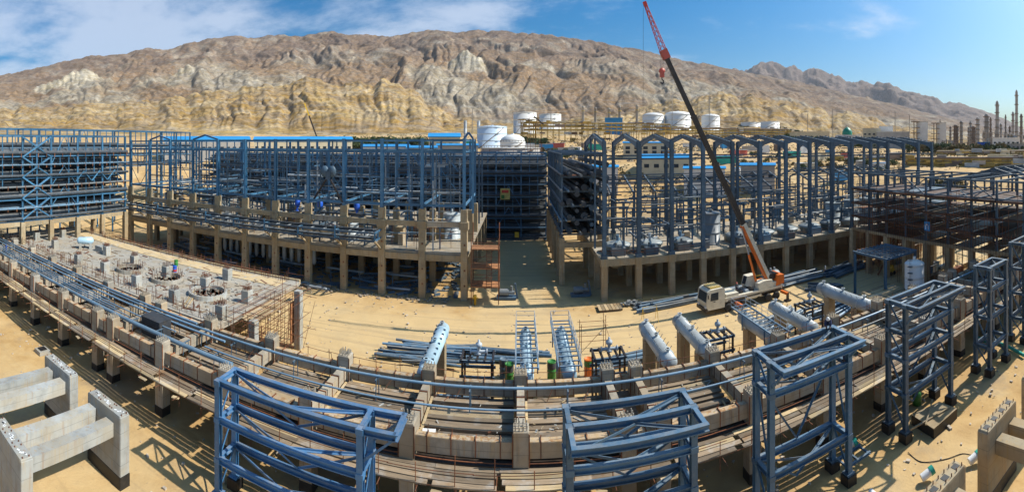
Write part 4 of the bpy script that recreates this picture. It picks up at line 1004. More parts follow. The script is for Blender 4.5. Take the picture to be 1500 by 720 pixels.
# ------------------------------------------------------------------ B, C, D: tall multi-tier pipe racks
def rack(name, label, along, a0, a1, b0, b1, bay, tiers, ztop, zleg, mat, legmat, pipes, plabel, brace_every=4, posts=True, fill=0):
    """along 'x' or 'y': run direction from a0 to a1, width from b0 to b1"""
    P3 = (lambda a, b, z: (a, b, z)) if along == 'x' else (lambda a, b, z: (b, a, z))
    t = thing(name, label, 'pipe rack', P3((a0+a1)/2, (b0+b1)/2, 0))
    n = max(1, round(abs(a1-a0)/bay)); st = (a1-a0)/n
    for i in range(n+1):
        a = a0+i*st
        for b in (b0, b1):
            p = P3(a, b, 0)
            if zleg > 0: post('concrete_leg', t, p[0], p[1], -.2, zleg, 1.0, 1.0, legmat)
            bar('column', t, P3(a, b, max(zleg, 0)), P3(a, b, ztop), .36, .4, mat)
        for z in tiers: bar('tier_beam', t, P3(a, b0-.5, z), P3(a, b1+.5, z), .26, .32, mat)
        bar('tier_beam', t, P3(a, b0, ztop), P3(a, b1, ztop), .24, .28, mat)
    for i in range(n):
        a = a0+i*st
        for b in (b0, b1):
            bar('top_chord', t, P3(a, b, ztop), P3(a+st, b, ztop), .24, .3, mat)
            if b == b0:
                for z in tiers[::2]: bar('strut', t, P3(a, b, z-.1), P3(a+st, b, z-.1), .2, .28, mat)
                if posts:
                    for q in (.34, .67): bar('hanger', t, P3(a+st*q, b-.12, ztop), P3(a+st*q, b-.12, tiers[(i+int(q*3)) % max(1, len(tiers)-1)]), .17, .2, mat)
        if i % brace_every == brace_every//2:
            zz = [z for z in tiers[1::2]]+[ztop]
            for lo, hi in zip(zz[:-1], zz[1:]):
                bar('brace', t, P3(a, b0-.15, lo), P3(a+st/2, b0-.15, hi), .17, .17, mat, 'L'); bar('brace', t, P3(a+st, b0-.15, lo), P3(a+st/2, b0-.15, hi), .17, .17, mat, 'L')
    k = 0
    for ti, z in enumerate(tiers):
        for (off, d, m) in pipes[ti % len(pipes)]:
            b = b0+(b1-b0)*off; e0 = a0-rr.uniform(.5, 3); e1 = a1+rr.uniform(0, 1)
            solo('pipe', P3(e0, b, z+.16+d/2), P3(e1, b, z+.16+d/2), d, m, 'pipe', f'{plabel}, {("lowest","second","third","fourth","fifth","sixth","seventh","eighth")[ti]} tier from the ground', 'pipe', f'pipes on tier {ti+1} of the {name.replace("_"," ")}'); k += 1
        if fill:
            for q in range(fill):
                d = (1.25, 1.0, 1.35, .8)[(q+ti) % 4]; b = b0+(b1-b0)*(q+.5)/fill
                solo('pipe', P3(a0-.5, b, z+.16+d/2), P3(a1, b, z+.16+d/2), d, PD, 'pipe', f'{plabel}, {("lowest","second","third","fourth","fifth","sixth","seventh","eighth")[ti]} tier from the ground', 'pipe', f'pipes on tier {ti+1} of the {name.replace("_"," ")}')
                b += (b1-b0)*.5/fill; solo('pipe', P3(a0-.5, b, z+.5+d*1.35), P3(a1, b, z+.5+d*1.35), d*.8, (PD, SS, PD)[q % 3], 'pipe', f'{plabel}, {("lowest","second","third","fourth","fifth","sixth","seventh","eighth")[ti]} tier from the ground', 'pipe', f'pipes on tier {ti+1} of the {name.replace("_"," ")}')
    return t
PD = 'pipe_dark'; PG = 'pipe_grey'; PB = 'pipe_blue'; SS = 'steel_slate'
PIPES = [[(-.02, .55, PD), (.15, .8, PD), (.4, .5, PG), (.65, .9, PD), (.9, .6, SS)], [(-.04, .3, PB), (.08, .3, PB), (.25, .7, PD), (.5, .7, PD), (.8, .8, PD)], [(0.0, .9, PD), (.22, .5, SS), (.45, .9, PD), (.8, .6, PD)], [(-.03, .4, PG), (.12, .4, PB), (.3, .9, PD), (.6, .7, PD), (.85, .5, SS)]]
LR = rack('left_pipe_rack', 'tall pale blue multi-tier pipe rack crossing the far left of the yard', 'y', 20.0, 68, -83.5, -97, 6.8, [10.9, 13.2, 15.4, 17.6, 19.8, 22.2, 24.4], 28.7, 10.5, 'steel_mid', 'concrete_tan', PIPES, 'dark pipe on the tall rack beyond the grey slab', 9, fill=4)
LR.name = 'tall_pipe_rack'
for i in range(7): box('concrete_beam', LR, (-83.5, 23.4+i*6.8, 10.2), (.7, 5.7, .9), 'concrete_tan')
for (z0, z1) in ((11.2, 15.6), (15.6, 20), (20, 24.2), (24.2, 28.4)):     # braced bay facing the yard
    y0, y1 = 40.4, 47.2; ym = (y0+y1)/2; zm = (z0+z1)/2; xx = -83.1
    for ya in (y0, y1):
        bar('bay_brace', LR, (xx, ya, z0), (xx, ym, z1 if False else zm), .3, .3, 'steel_mid', 'L'); bar('bay_brace', LR, (xx, ya, z1), (xx, ym, zm), .3, .3, 'steel_mid', 'L')
    MB().lathe([(0, -.06), (.6, -.06), (.6, .06), (0, .06)], n=10, M=Matrix.Rotation(math.pi/2, 4, 'Y')).build('gusset', 'steel_blue', LR, Matrix.Translation((xx+.05, ym, zm)))
bar('bay_post', LR, (-83.2, 43.8, 11), (-83.2, 43.8, 28.6), .3, .3, 'steel_mid')
for k in range(3):
    y0 = 53.5+k*4.4
    bar('bay_brace', LR, (-83.1, y0, 18.6), (-83.1, y0+2.2, 20.8), .26, .26, 'steel_mid', 'L'); bar('bay_brace', LR, (-83.1, y0+4.4, 18.6), (-83.1, y0+2.2, 20.8), .26, .26, 'steel_mid', 'L')
for k in range(48):
    for z in (13.0, 17.4, 22.0, 24.2): 
        if (k+int(z)) % 2: bar('pipe_clip', LR, (-82.9, 21+k, z-.1), (-82.9, 21+k, z+.75), .09, .16, 'rust', 'box')
# second, taller rack behind it
rack('rear_pipe_rack', 'blue rack top with close posts rising behind the tall left rack', 'y', 20, 118, -108, -116, 7.0, [20, 23, 26.0], 31.0, 0, 'steel_mid', 'concrete_tan', PIPES[:2], 'dark pipe on the rearmost blue rack', 5)
CR = rack('cross_pipe_rack', 'dark multi-tier pipe rack closing the corridor behind the process building', 'x', -104, 7.6, 124, 133, 6.8, [0.3, 3.2, 6.2, 9.2, 12.2, 15.2, 18.2, 21.0], 24.4, 0, 'steel_mid', 'concrete_tan', PIPES, 'thick dark pipe on the rack behind the process building', 4, fill=4)
DR = rack('corridor_pipe_rack', 'dark pipe rack with grated tiers lining the corridor beside the portal hall', 'y', 84.5, 123, 8.2, 16.8, 6.4, [9.6, 12.3, 15.0, 17.8, 20.6], 24.9, 9.0, 'steel_slate', 'concrete_tan', PIPES, 'dark pipe in the rack beside the corridor', 3, fill=3)
for k in range(40): bar('roof_grating', DR, (8.2, 85+k*.97, 25.15+.05*(k % 2)), (16.8, 85+k*.97, 25.15), .25, .16, 'steel_slate', 'box')
for k in range(60):
    z = (9.8, 12.5, 15.2, 18.0, 20.8)[k % 5]; y = 86.2+(k//5)*3.2
    box('walkway_plank', DR, (12.5, y, z), (8.8, rr.uniform(2.2, 3.15), .08), rr.choice(('steel_slate', 'rust', 'pipe_dark', 'pipe_dark')))
box('concrete_beam', DR, (12.5, 84.5, 7.6), (7.6, .8, 1.0), 'concrete_tan')
tag(box('sign_board', None, (xat(740, 123.2), 123.2, 13.0), (2.7, .12, 3.1), 'sign_yellow_shaded'), 'yellow safety board with a red and green figure hung on the dark rack', 'sign')
sgn = [o for o in COL.objects if o.name == 'sign_board'][0]
sx = xat(740, 123.2)
part('red_panel', sgn, unit('box', 'paint_red'), Matrix.Translation((sx-.95, 123.1, 13.7)) @ Matrix.Diagonal((1.9, .1, .8, 1)))
part('green_panel', sgn, unit('box', 'paint_green'), Matrix.Translation((sx-1.1, 123.1, 12.2)) @ Matrix.Diagonal((.9, .1, 1.0, 1)))
# yellow barricade sign in the corridor
sg = thing('floor_sign', 'small yellow sign standing in the shaded corridor', 'sign', at(757, 352)); q = at(757, 352)
box('board', sg, q+Vector((0, 0, 1.6)), (1.2, .1, 1.5), 'paint_yellow')
for s in (-.4, .4): bar('leg', sg, q+Vector((s, 0, 0)), q+Vector((s, 0, .9)), .08, None, 'rust', 'pole')

# ------------------------------------------------------------------ rusty stair tower at the building end
S = thing('stair_tower', 'rusty scaffold stair tower at the open end of the process building', 'stair', (-5.7, 76, 0))
for x in (-8.0, -3.4):
    for y in (74.2, 77.4): bar('post', S, (x, y, 0), (x, y, 13.2 if y > 75 else 11.0), .16, None, 'rust', 'pole')
for z in (2.9, 6.0, 9.2):
    box('landing', S, (-5.7, 75.8, z), (4.8, 3.4, .14), 'rust_light')
    for y in (74.2, 77.4):
        for h in (.55, 1.1): bar('rail', S, (-8.1, y, z+h), (-3.3, y, z+h), .07, None, 'rust', 'pole')
for z in (2.9, 6.0):
    for s in (-.45, .45): bar('stringer', S, (-5.0+s, 73.6, z), (-5.0+s, 75.2, z+3.1), .09, .25, 'rust', 'box')
    for k in range(9): box('tread', S, (-5.0, 73.65+k*.175, z+.3+k*.33), (.9, .24, .06), 'rust_light')
for (a, b_) in (((-8, 74.2, 3), (-3.4, 74.2, 6)), ((-8, 77.4, 6), (-3.4, 77.4, 9)), ((-3.4, 77.4, 0), (-8, 77.4, 3))): bar('brace', S, a, b_, .07, None, 'rust', 'pole')

# ------------------------------------------------------------------ E: portal-frame hall on a concrete table
EX = [14.6+6.15*k for k in range(15)]; EY0, EY1, EYM = 75.0, 96.0, 85.5
E = thing('portal_hall', 'row of fifteen dark blue portal frames standing on a concrete table', 'building', (57, 85, 0))
def portal_column():
    """tapered built-up H column with stiffener plates, unit height, foot at origin"""
    b = MB(); H = 20.2
    for s in (-1, 1):
        b.add([(s*.22, -.30, 0), (s*.22, .30, 0), (s*.22, .30, H), (s*.22, -.30, H), (s*.18, -.30, 0), (s*.18, .30, 0), (s*.18, .30, H), (s*.18, -.30, H)],
              [(0, 1, 2, 3), (7, 6, 5, 4), (0, 3, 7, 4), (1, 5, 6, 2), (3, 2, 6, 7)])
    for s in (-1, 1): b.box((0, s*.30, H/2), (.62, .05, H))
    b.box((0, 0, H/2), (.05, .6, H))
    for k in range(14): b.box((0, 0, .7+k*1.45), (.66, .74, .09))
    for k in range(13): b.box((.36, -.2, 1.2+k*1.45), (.16, .2, .22))
    return b.mesh('portal_column', 'steel_slate')
PC = portal_column()
def rafter_mesh():
    b = MB()   # haunched half rafter, deep at the eave
    pts = [(0, -2.2), (0, .25), (10.35, 1.8), (10.35, 1.05), (6.5, .4), (2.6, -.35), (.9, -1.0)]
    vs = [(y, p[0], p[1]) for y in (-.14, .14) for p in pts]; n = len(pts)
    b.add(vs, [tuple(range(n)), tuple(range(2*n-1, n-1, -1))]+[(i, n+i, n+(i+1) % n, (i+1) % n) for i in range(n)])
    b.add([(-.26, 0, .27), (.26, 0, .27), (.26, 10.4, 1.85), (-.26, 10.4, 1.85), (-.26, 0, .2), (.26, 0, .2), (.26, 10.4, 1.78), (-.26, 10.4, 1.78)], [(0, 1, 2, 3), (7, 6, 5, 4), (0, 4, 5, 1), (1, 5, 6, 2), (2, 6, 7, 3), (3, 7, 4, 0)])
    for k in range(9):
        y = .5+k*1.12; z = .3+y*.152; b.box((0, y, z+.12), (.5, .16, .2))
    return b.mesh('rafter', 'steel_slate')
RF = rafter_mesh()
for i, x in enumerate(EX):
    for y, s in ((EY0, 1), (EY1, -1)):
        part('portal_column', E, PC, Matrix.Translation((x, y, 7.2)))
        post('column_foot', E, x, y, 7.2, 7.75, 1.0, 1.1, 'steel_slate')
        part('rafter', E, RF, Matrix.Translation((x, y, 27.0)) @ (Matrix.Rotation(math.pi, 4, 'Z') if s < 0 else Matrix.Identity(4)))
    for y in (EY0, 82, 89, EY1):
        post('concrete_column', E, x, y, -.2, 5.9, 1.05, 1.05, 'concrete_tan')
        if y == EY0: post('column_head', E, x, y, 5.9, 7.2, 1.35, 1.3, 'concrete_tan')
    box('concrete_cross_beam', E, (x, 85.5, 6.2), (.7, 20, .9), 'concrete_tan')
    if i < 14:
        xm = x+6.15/2
        for y in (EY0, EY1):
            box('concrete_beam', E, (xm, y, 6.5), (4.8, .8, 1.15), 'concrete_tan')
            bar('eave_strut', E, (x+.3, y, 24.3), (x+5.85, y, 24.3), .22, .28, 'steel_slate')
        if i % 2 == 1: bar('girt', E, (x+.3, EY0, 15.6), (x+5.85, EY0, 15.6), .2, .26, 'steel_slate')
        if i % 4 != 2: bar('girt', E, (x+.3, EY1, 13.6+i % 3), (x+5.85, EY1, 13.6+i % 3), .2, .26, 'steel_slate')
        MB().lathe([(0, 4.2), (.7, 4.3), (2.0, 5.2), (2.3, 6.3)], n=20).build('bowl', 'concrete', E, Matrix.Translation((xm, 79.5, 0)))
box('slab', E, ((EX[0]+EX[-1])/2, 88.5, 6.9), (EX[-1]-EX[0]+1.2, 26.0, .36), 'concrete')  # run back past the rear columns, added depth to darken underneath
for s in (-1, 1):                                          # gable posts of the first frame
    bar('gable_post', E, (EX[0]-.2, 85.5+s*2.4, 7.1), (EX[0]-.2, 85.5+s*2.4, 28.0), .34, .4, 'steel_slate')
for k in range(46): bar('edge_rail', E, (EX[0]+k*1.87, 75.6, 7.1), (EX[0]+k*1.87, 75.6, 8.3), .05, None, 'rust', 'pole')
for h in (.6, 1.15):
    for k in range(14): bar('edge_rail', E, (EX[k], 75.62, 7.1+h), (EX[k+1], 75.62, 7.1+h), .045, None, 'rust', 'pole')
# mixers, tubs and silos on the table
ORD = ('first', 'second', 'third', 'fourth', 'fifth', 'sixth', 'seventh', 'eighth', 'ninth', 'tenth', 'eleventh', 'twelfth', 'thirteenth')
for k in range(12):
    x = EX[k]+3.1+.3; y = 79.6
    if k == 3: continue
    p = Vector((x, y, 7.1)); t = thing('mixing_tub', f'pale shallow mixing tub on the concrete table, {ORD[k]} bay from the corridor', 'tub', p, 'mixing tubs on the table')
    MB().lathe([(1.6, 0), (2.1, .5), (2.35, 1.2), (2.5, 1.25), (2.5, 1.5), (1.9, 1.75), (.6, 2.0), (0, 2.05)], n=22).build('tub', 'tub_grey', t, Matrix.Translation(p))
    MB().box((0, 0, 2.0), (4.6, .35, .3)).tube((0, 0, 1.9), (0, 0, 3.1), .3).build('drive', 'galvanised' if k % 2 else 'pipe_blue', t, Matrix.Translation(p) @ Matrix.Rotation(rr.uniform(0, 1.5), 4, 'Z'))
for k, (px, py0, py1, y, r, lab) in enumerate(((1041, 312, 368, 80.5, 1.9, 'tall grey silo inside the hall behind the crane boom'), (1221, 297, 342, 82, 2.0, 'tall grey silo in the far hall bays, first of three'), (1247, 293, 338, 83, 2.0, 'tall grey silo in the far hall bays, middle of three'), (1270, 290, 334, 84, 2.0, 'tall grey silo in the far hall bays, last of three'))):
    x = xat(px, y); d = math.hypot(x, y); vdrum(Vector((x, y, 7.1)), zat(py0, d)-7.1, r, 'tub_grey' if k else 'pipe_grey', lab, 'silo', 'silos in the portal hall', 'silo', .12)
for k in range(9):
    x = EX[k]+2.2+rr.uniform(-1, 1); y = rr.uniform(76.3, 77.4); tag(MB().box((0, 0, .7), (rr.uniform(1, 3.2), 1.2, 1.3)).box((.3, 0, 1.5), (.6, .7, .5)).tube((-.4, 0, 1.3), (-.4, 0, 2.2), .2).build('machine', rr.choice(('steel_slate', 'pipe_blue', 'pipe_grey')), None, Matrix.Translation((x, y, 7.1))), f'small blue-grey machine at the table edge, {ORD[k]} from the corridor', 'machine', 'machines at the table edge')
for k in range(12):
    x = EX[0]+rr.uniform(1, 8); y = rr.uniform(76.5, 81); solo('timber', (x-2, y, 7.2+.06*k), (x+2, y+rr.uniform(-1, 1), 7.2+.06*k), .2, rr.choice(('wood', 'wood_pale', 'rust')), 'box', 'timber in the loose heap on the concrete table near the corridor', 'timber', 'timber heap on the table', .08)
HF = thing('hall_floor_steel', 'blue platform beams and stub columns threaded between the portal frames', 'steel frame', (57, 80, 7))
for k in range(120):
    x = rr.uniform(16, 99); y = rr.choice((77.5, 80, 82.5, 86, 90, 93)); z = rr.choice((9.8, 10.6, 12.2, 13.0, 15.2)); L = rr.uniform(2.2, 6); m = rr.choice(('steel_slate', 'steel_blue', 'steel_slate', 'pipe_grey'))
    if k % 3: bar('beam', HF, (x-L/2, y, z), (x+L/2, y, z), .22, .28, m)
    else: bar('cross_beam', HF, (x, y-L/2, z), (x, y+L/2, z), .2, .26, m)
    if k % 2: bar('stub_column', HF, (x, y, 7.1), (x, y, z), .26, .26, m)
    if k % 7 == 0: bar('pipe', HF, (x-4, y+.4, z+.5), (x+4, y+.4, z+.5), .3, None, 'pipe_grey', 'pipe')
for k in range(16): post('plinth', HF, rr.uniform(16, 98), rr.uniform(77, 94), 7.08, 7.1+rr.uniform(.6, 2), rr.uniform(.6, 1.6), rr.uniform(.6, 1.4), 'concrete')
# lower blue steel sheds behind the hall
def shed(label, x0, x1, y0, y1, zb, ze, zr, mat='steel_slate', n=7, ridge='x'):
    t = thing('steel_shed_frame', label, 'shed frame', ((x0+x1)/2, (y0+y1)/2, 0))
    for i in range(n+1):
        x = x0+(x1-x0)*i/n; ym = (y0+y1)/2
        for y in (y0, y1): bar('column', t, (x, y, zb), (x, y, ze), .36, .42, mat)
        bar('rafter', t, (x, y0, ze), (x, ym, zr), .3, .5, mat); bar('rafter', t, (x, ym, zr), (x, y1, ze), .3, .5, mat)
        if i < n and i % 2 == 0:
            for y in (y0, y1): bar('brace', t, (x, y, zb), (x+(x1-x0)/n, y, ze), .15, .15, mat, 'L')
    for q in range(9):
        f = q/8; y = y0+(y1-y0)*f; z = ze+(zr-ze)*(1-abs(2*f-1))+.3
        bar('purlin', t, (x0, y, z), (x1, y, z), .2, .24, mat)
    return t
shed('low blue steel roof skeleton behind the first portal frames', 22, 72, 104, 124, 1, 15.0, 18.4, n=9)
shed('second low blue roof skeleton farther along behind the hall', 80, 118, 104, 122, 1, 16.0, 19.0, n=7)
FB = thing('steel_skeleton', 'half-built blue steel floors and trestles behind the portal hall', 'steel frame', (50, 100, 0))
for k in range(190):
    x = rr.uniform(18, 104); y = rr.uniform(97, 122); z = rr.choice((6.5, 9, 12, 13.5)); L = rr.uniform(3, 9); m = rr.choice(('steel_slate', 'steel_blue', 'pipe_grey', 'steel_slate'))
    bar('beam', FB, (x-L/2, y, z), (x+L/2, y, z), .22, .3, m)
    if k % 2: bar('post', FB, (x, y, 0), (x, y, z), .26, .26, m)
    if k % 2 == 0: bar('cross_beam', FB, (x, y-3, z), (x, y+3, z), .22, .28, m)
for k in range(18):
    x = 22+k*4.7+rr.uniform(-1, 1); y = rr.uniform(88, 94); z = rr.choice((9.0, 10.2, 12.5))
    t = thing('trestle', f'blue steel trestle on the table rear side, {k+1} of the row seen between frames', 'trestle', (x, y, 7.1), 'trestles on the table')
    t['label'] = 'blue steel trestle standing between the tubs and the rear portal columns'
    for s in (-1, 1):
        bar('leg', t, (x+s*1.3, y-1, 7.1), (x+s*1.3, y-1, z), .2, .22, 'steel_blue'); bar('leg', t, (x+s*1.3, y+1, 7.1), (x+s*1.3, y+1, z), .2, .22, 'steel_blue')
        bar('beam', t, (x+s*1.3, y-1.4, z), (x+s*1.3, y+1.4, z), .2, .26, 'steel_blue')
    for s in (-1, 1): bar('beam', t, (x-1.7, y+s, z+.25), (x+1.7, y+s, z+.25), .2, .24, 'steel_blue')

# ------------------------------------------------------------------ F: rusty scaffolded rack at the far side
Fr = thing('scaffolded_rack', 'dark rusty scaffolded concrete rack with timber tiers at the yard end', 'rack', (72, 46, 0))
FX0, FX1 = 66.0, 82.0; FYS = [30.5+5.0*k for k in range(9)]
for x in (FX0, 74, FX1):
    for y in FYS:
        post('concrete_leg', Fr, x, y, -.2, 8.4, 1.0, 1.0, 'concrete_tan'); bar('column', Fr, (x, y, 8.4), (x, y, 20.6), .32, .36, 'steel_slate')
for z, m in ((8.6, 'concrete_tan'), (11.4, 'rust_dark'), (14.2, 'rust_dark'), (17.2, 'rust_dark')):
    for i in range(8): box('tier_edge', Fr, (FX0-.2, FYS[i]+2.5, z), (.5, 4.9, .55 if z < 9 else .38), m); box('tier_deck', Fr, (74, FYS[i]+2.5, z-.1), (15.4, rr.uniform(3.6, 4.9), .18), rr.choice(('wood', 'rust_dark', 'rust_dark', 'steel_slate')))
for y in FYS:
    for z in (11.4, 14.2, 17.2, 20.6): bar('beam', Fr, (FX0, y, z), (FX1, y, z), .28, .34, 'steel_slate')
for i in range(8):
    for x in (FX0, FX1): bar('top_chord', Fr, (x, FYS[i], 20.6), (x, FYS[i+1], 20.6), .26, .3, 'steel_slate'); bar('strut', Fr, (x, FYS[i], 17.6), (x, FYS[i+1], 17.6), .2, .26, 'steel_slate')
    if i in (1, 4): bar('brace', Fr, (FX0-.2, FYS[i], 17.4), (FX0-.2, FYS[i+1], 20.4), .16, .16, 'steel_slate', 'L'); bar('brace', Fr, (FX0-.2, FYS[i+1], 17.4), (FX0-.2, FYS[i], 20.4), .16, .16, 'steel_slate', 'L')
for k in range(70):
    y = 30+k*.57
    bar('scaffold_pole', Fr, (FX0-.9+rr.uniform(-.2, .2), y, rr.choice((0, 5, 8.4))), (FX0-.9, y, rr.uniform(12, 19)), .075, None, 'rust', 'pole')
for k in range(60):
    y = 30+rr.uniform(0, 26); z = rr.uniform(9, 18); bar('scaffold_ledger', Fr, (FX0-.95, y, z), (FX0-.95, y+rr.uniform(3, 6), z+rr.uniform(-.2, .2)), .06, None, 'rust', 'pole')
for k in range(24):
    y = 31+rr.uniform(0, 28); z = rr.choice((11.7, 14.5, 17.5, 9.0)); bar('loose_bar', Fr, (FX0+rr.uniform(0, 8), y, z), (FX0+rr.uniform(0, 10), y+rr.uniform(2, 6), z+rr.uniform(0, .6)), .12, .14, rr.choice(('wood_pale', 'rust', 'galvanised', 'steel_slate')), 'box')
for k in range(8):
    y = 30.5+k*.28; solo('timber', (64.6, y, 8.9), (67.5, y+rr.uniform(-1.2, 1.2), 11.0+rr.uniform(-.4, .8)), .2, 'wood_pale', 'box', 'pale timber stacked steeply on the rusty rack corner', 'timber', 'timbers on the rack corner', .07)
TK = thing('scaffold_thicket', 'dark thicket of rusty scaffold and stairs where the hall meets the rack', 'scaffold', (70, 68, 0))
for k in range(130):
    x = rr.uniform(66, 90); y = rr.uniform(62, 73.5); z = rr.uniform(6, 16)
    bar('pole', TK, (x, y, 0), (x+rr.uniform(-.2, .2), y, z), .1, None, 'rust', 'pole')
    bar('ledger', TK, (x, y, z*.6), (x+rr.uniform(-4, 4), y+rr.uniform(-2, 2), z*.6+rr.uniform(-.3, .3)), .09, None, 'rust', 'pole')
    if k % 4 == 0: box('plank_lift', TK, (x, y, rr.choice((3.5, 6.5, 9.5, 12.5))), (rr.uniform(2, 6), 1.4, .1), rr.choice(('wood', 'rust', 'wood')))
for k in range(4): bar('stair_stringer', TK, (66+k*2.2, 63, k*3), (69+k*2.2, 63, 3+k*3), .2, .3, 'rust', 'box')
for k in range(40):
    x = rr.uniform(67, 82); y = rr.uniform(30, 70); z = rr.uniform(2, 8)
    bar('prop', TK, (x, y, 0), (x, y, z), .12, None, rr.choice(('rust', 'pipe_grey')), 'pole')
    if k % 2: box('timber_stack', TK, (x, y, .5), (rr.uniform(2, 5), 1.2, rr.uniform(.4, 1.4)), rr.choice(('wood', 'rust', 'steel_slate', 'wood_pale')))
p = Vector((65.2, 65.2/math.tan((1358-CX)/F), 11.7)); sb = thing('direction_sign', 'blue square sign with a white mark on the rusty rack', 'sign', p)
MB().box((0, 0, 0), (.08, 1.25, 1.7)).build('board', 'roof_blue', sb, Matrix.Translation(p)); MB().box((-.06, .28, -.15), (.05, .18, .8)).box((-.06, -.28, -.15), (.05, .18, .8)).box((-.06, 0, .32), (.05, .5, .2)).build('mark', 'paint_white', sb, Matrix.Translation(p))
shed('pale blue low gable skeleton rising behind the rusty rack', 88, 128, 34, 62, 0, 17.5, 21.3, 'steel_slate', 8)

# ------------------------------------------------------------------ vessels lying beside the deck, all pointing across the yard
def yard_vessel(label, x, y0, y1, r, zc, mat, walkway=False, name='heat_exchanger', clips=True):
    t = thing(name, label, 'vessel', (x, (y0+y1)/2, 0), 'vessels beside the deck'); L = y1-y0
    prof = [(0, -.45*r), (r*.6, -.38*r), (r*.9, -.15*r), (r, 0), (r, L*.13), (r*1.13, L*.13), (r*1.13, L*.13+.12), (r, L*.13+.12), (r, L*.86), (r*1.13, L*.86), (r*1.13, L*.86+.14), (r, L*.86+.14), (r, L), (r*.9, L+.15*r), (r*.6, L+.38*r), (0, L+.45*r)]
    MB().lathe(prof, n=22, M=Matrix.Rotation(-math.pi/2, 4, 'X')).build('shell', mat, t, Matrix.Translation((x, y0, zc)))
    for f in (.22, .8):
        post('pier', t, x, y0+L*f, -.2, zc-r*.8, 1.25, 1.25, 'concrete_tan')
        box('saddle', t, (x, y0+L*f, zc-r*.62), (r*1.7, .4, r*.5), mat)
    for f in (.08, .5, .93): MB().tube((x, y0+L*f, zc+r*.9), (x, y0+L*f, zc+r+.38), .16, n=8).tube((x, y0+L*f, zc+r+.30), (x, y0+L*f, zc+r+.38), .27, n=10).build('nozzle', 'galvanised' if f > .9 else mat, t)
    if clips:
        for k in range(7):
            for s in (-1, 1):
                a = .6*s; y = y0+L*(.16+.11*k)
                if mat == 'vessel_blue': MB().box((x+math.sin(a)*(r+.08), y, zc+math.cos(a)*(r+.06)), (.24, .07, .2)).build('lug', 'steel_slate', t)
                else: bar('lug', t, (x+math.sin(a)*r*.95, y, zc+math.cos(a)*r*.95), (x+math.sin(a)*(r+.42), y, zc+math.cos(a)*(r+.42)), .07, None, 'pipe_grey', 'pole')
    if walkway:
        w = 1.05
        for s in (-1, 1):
            bar('walkway_beam', t, (x+s*w, y0-.4, zc+r+.35), (x+s*w, y1+1.2, zc+r+.35), .14, .2, 'pipe_blue')
            for h in (.6, 1.1): bar('handrail', t, (x+s*w, y0+.2, zc+r+.35+h), (x+s*w, y1+1.2, zc+r+.35+h), .06, None, 'galvanised', 'pole')
            for k in range(8): bar('stanchion', t, (x+s*w, y0+.2+k*(L+1)/7, zc+r+.35), (x+s*w, y0+.2+k*(L+1)/7, zc+r+1.45), .06, None, 'galvanised', 'pole')
            for f in (.2, .8): bar('walkway_leg', t, (x+s*w, y0+L*f, zc-r), (x+s*w, y0+L*f, zc+r+.3), .12, .12, 'pipe_blue')
        for k in range(12): bar('walkway_rung', t, (x-w, y0-.2+k*(L+1.2)/11, zc+r+.36), (x+w, y0-.2+k*(L+1.2)/11, zc+r+.36), .12, .1, 'pipe_blue', 'box')
        for h in (.6, 1.1): bar('end_rail', t, (x-w, y1+1.2, zc+r+.35+h), (x+w, y1+1.2, zc+r+.35+h), .06, None, 'galvanised', 'pole')
    return t
VZ = 5.6
def vx(px, py): return at(px, py, VZ)
yard_vessel('pale blue heat exchanger with a shiny end, alone by the blue beams', -8.7, 40.2, 50.6, .74, VZ, 'vessel_blue')
yard_vessel('pale blue vessel under a railed walkway, nearest the middle pedestal', .75, 40.6, 50.0, .62, VZ, 'vessel_blue', True)
yard_vessel('pale blue vessel under a railed walkway, the slanted one of the pair', 4.7, 40.6, 49.8, .66, VZ, 'vessel_blue', True)
yard_vessel('bare grey vessel with lugs beside the dark valve skid', 14.7, 41.4, 50.4, .76, 5.3, 'vessel_grey')
yard_vessel('bare grey vessel with lugs touching the square pedestal', 19.1, 41.6, 51.0, .76, 5.3, 'vessel_grey')
yard_vessel('grey vessel under a railed walkway in front of the crane', 27.4, 40.9, 49.6, .8, 4.8, 'vessel_grey', True)
yard_vessel('grey vessel close behind the crane, second from the walkway one', 32.3, 41.3, 50.1, .8, 5.1, 'vessel_grey')
yard_vessel('grey vessel nearest the canopy frame on tall concrete piers', 42.0, 41.8, 51.9, .85, 5.3, 'vessel_grey')
for m_, cnt, ln in (('wood', 110, (.8, 3.2)), ('rust', 120, (.6, 2.6)), ('wood_pale', 50, (.6, 2.4)), ('concrete_grey', 120, (.15, .5))):
    b = MB()
    for k in range(cnt):
        x = random.uniform(-28, 62); y = random.uniform(39.4, 41.2) if k % 3 else random.uniform(41, 47); z = 4.78 if y < 40.2 else .08; L = random.uniform(*ln)
        b.box((x, y, z+random.uniform(0, .12)), (L, .1+.1*(m_[0] == 'w'), .06) if ln[0] > .5 else (L, L*.8, L*.5), random.gauss(0, .5) if k % 2 else random.uniform(0, 3.1))
    tag(b.build('offcuts', m_), {'wood': 'brown timber offcuts strewn behind the deck', 'rust': 'rusty bar offcuts strewn behind the deck', 'wood_pale': 'pale timber offcuts strewn behind the deck', 'concrete_grey': 'grey rubble strewn behind the deck'}[m_], 'offcuts', kind='stuff')

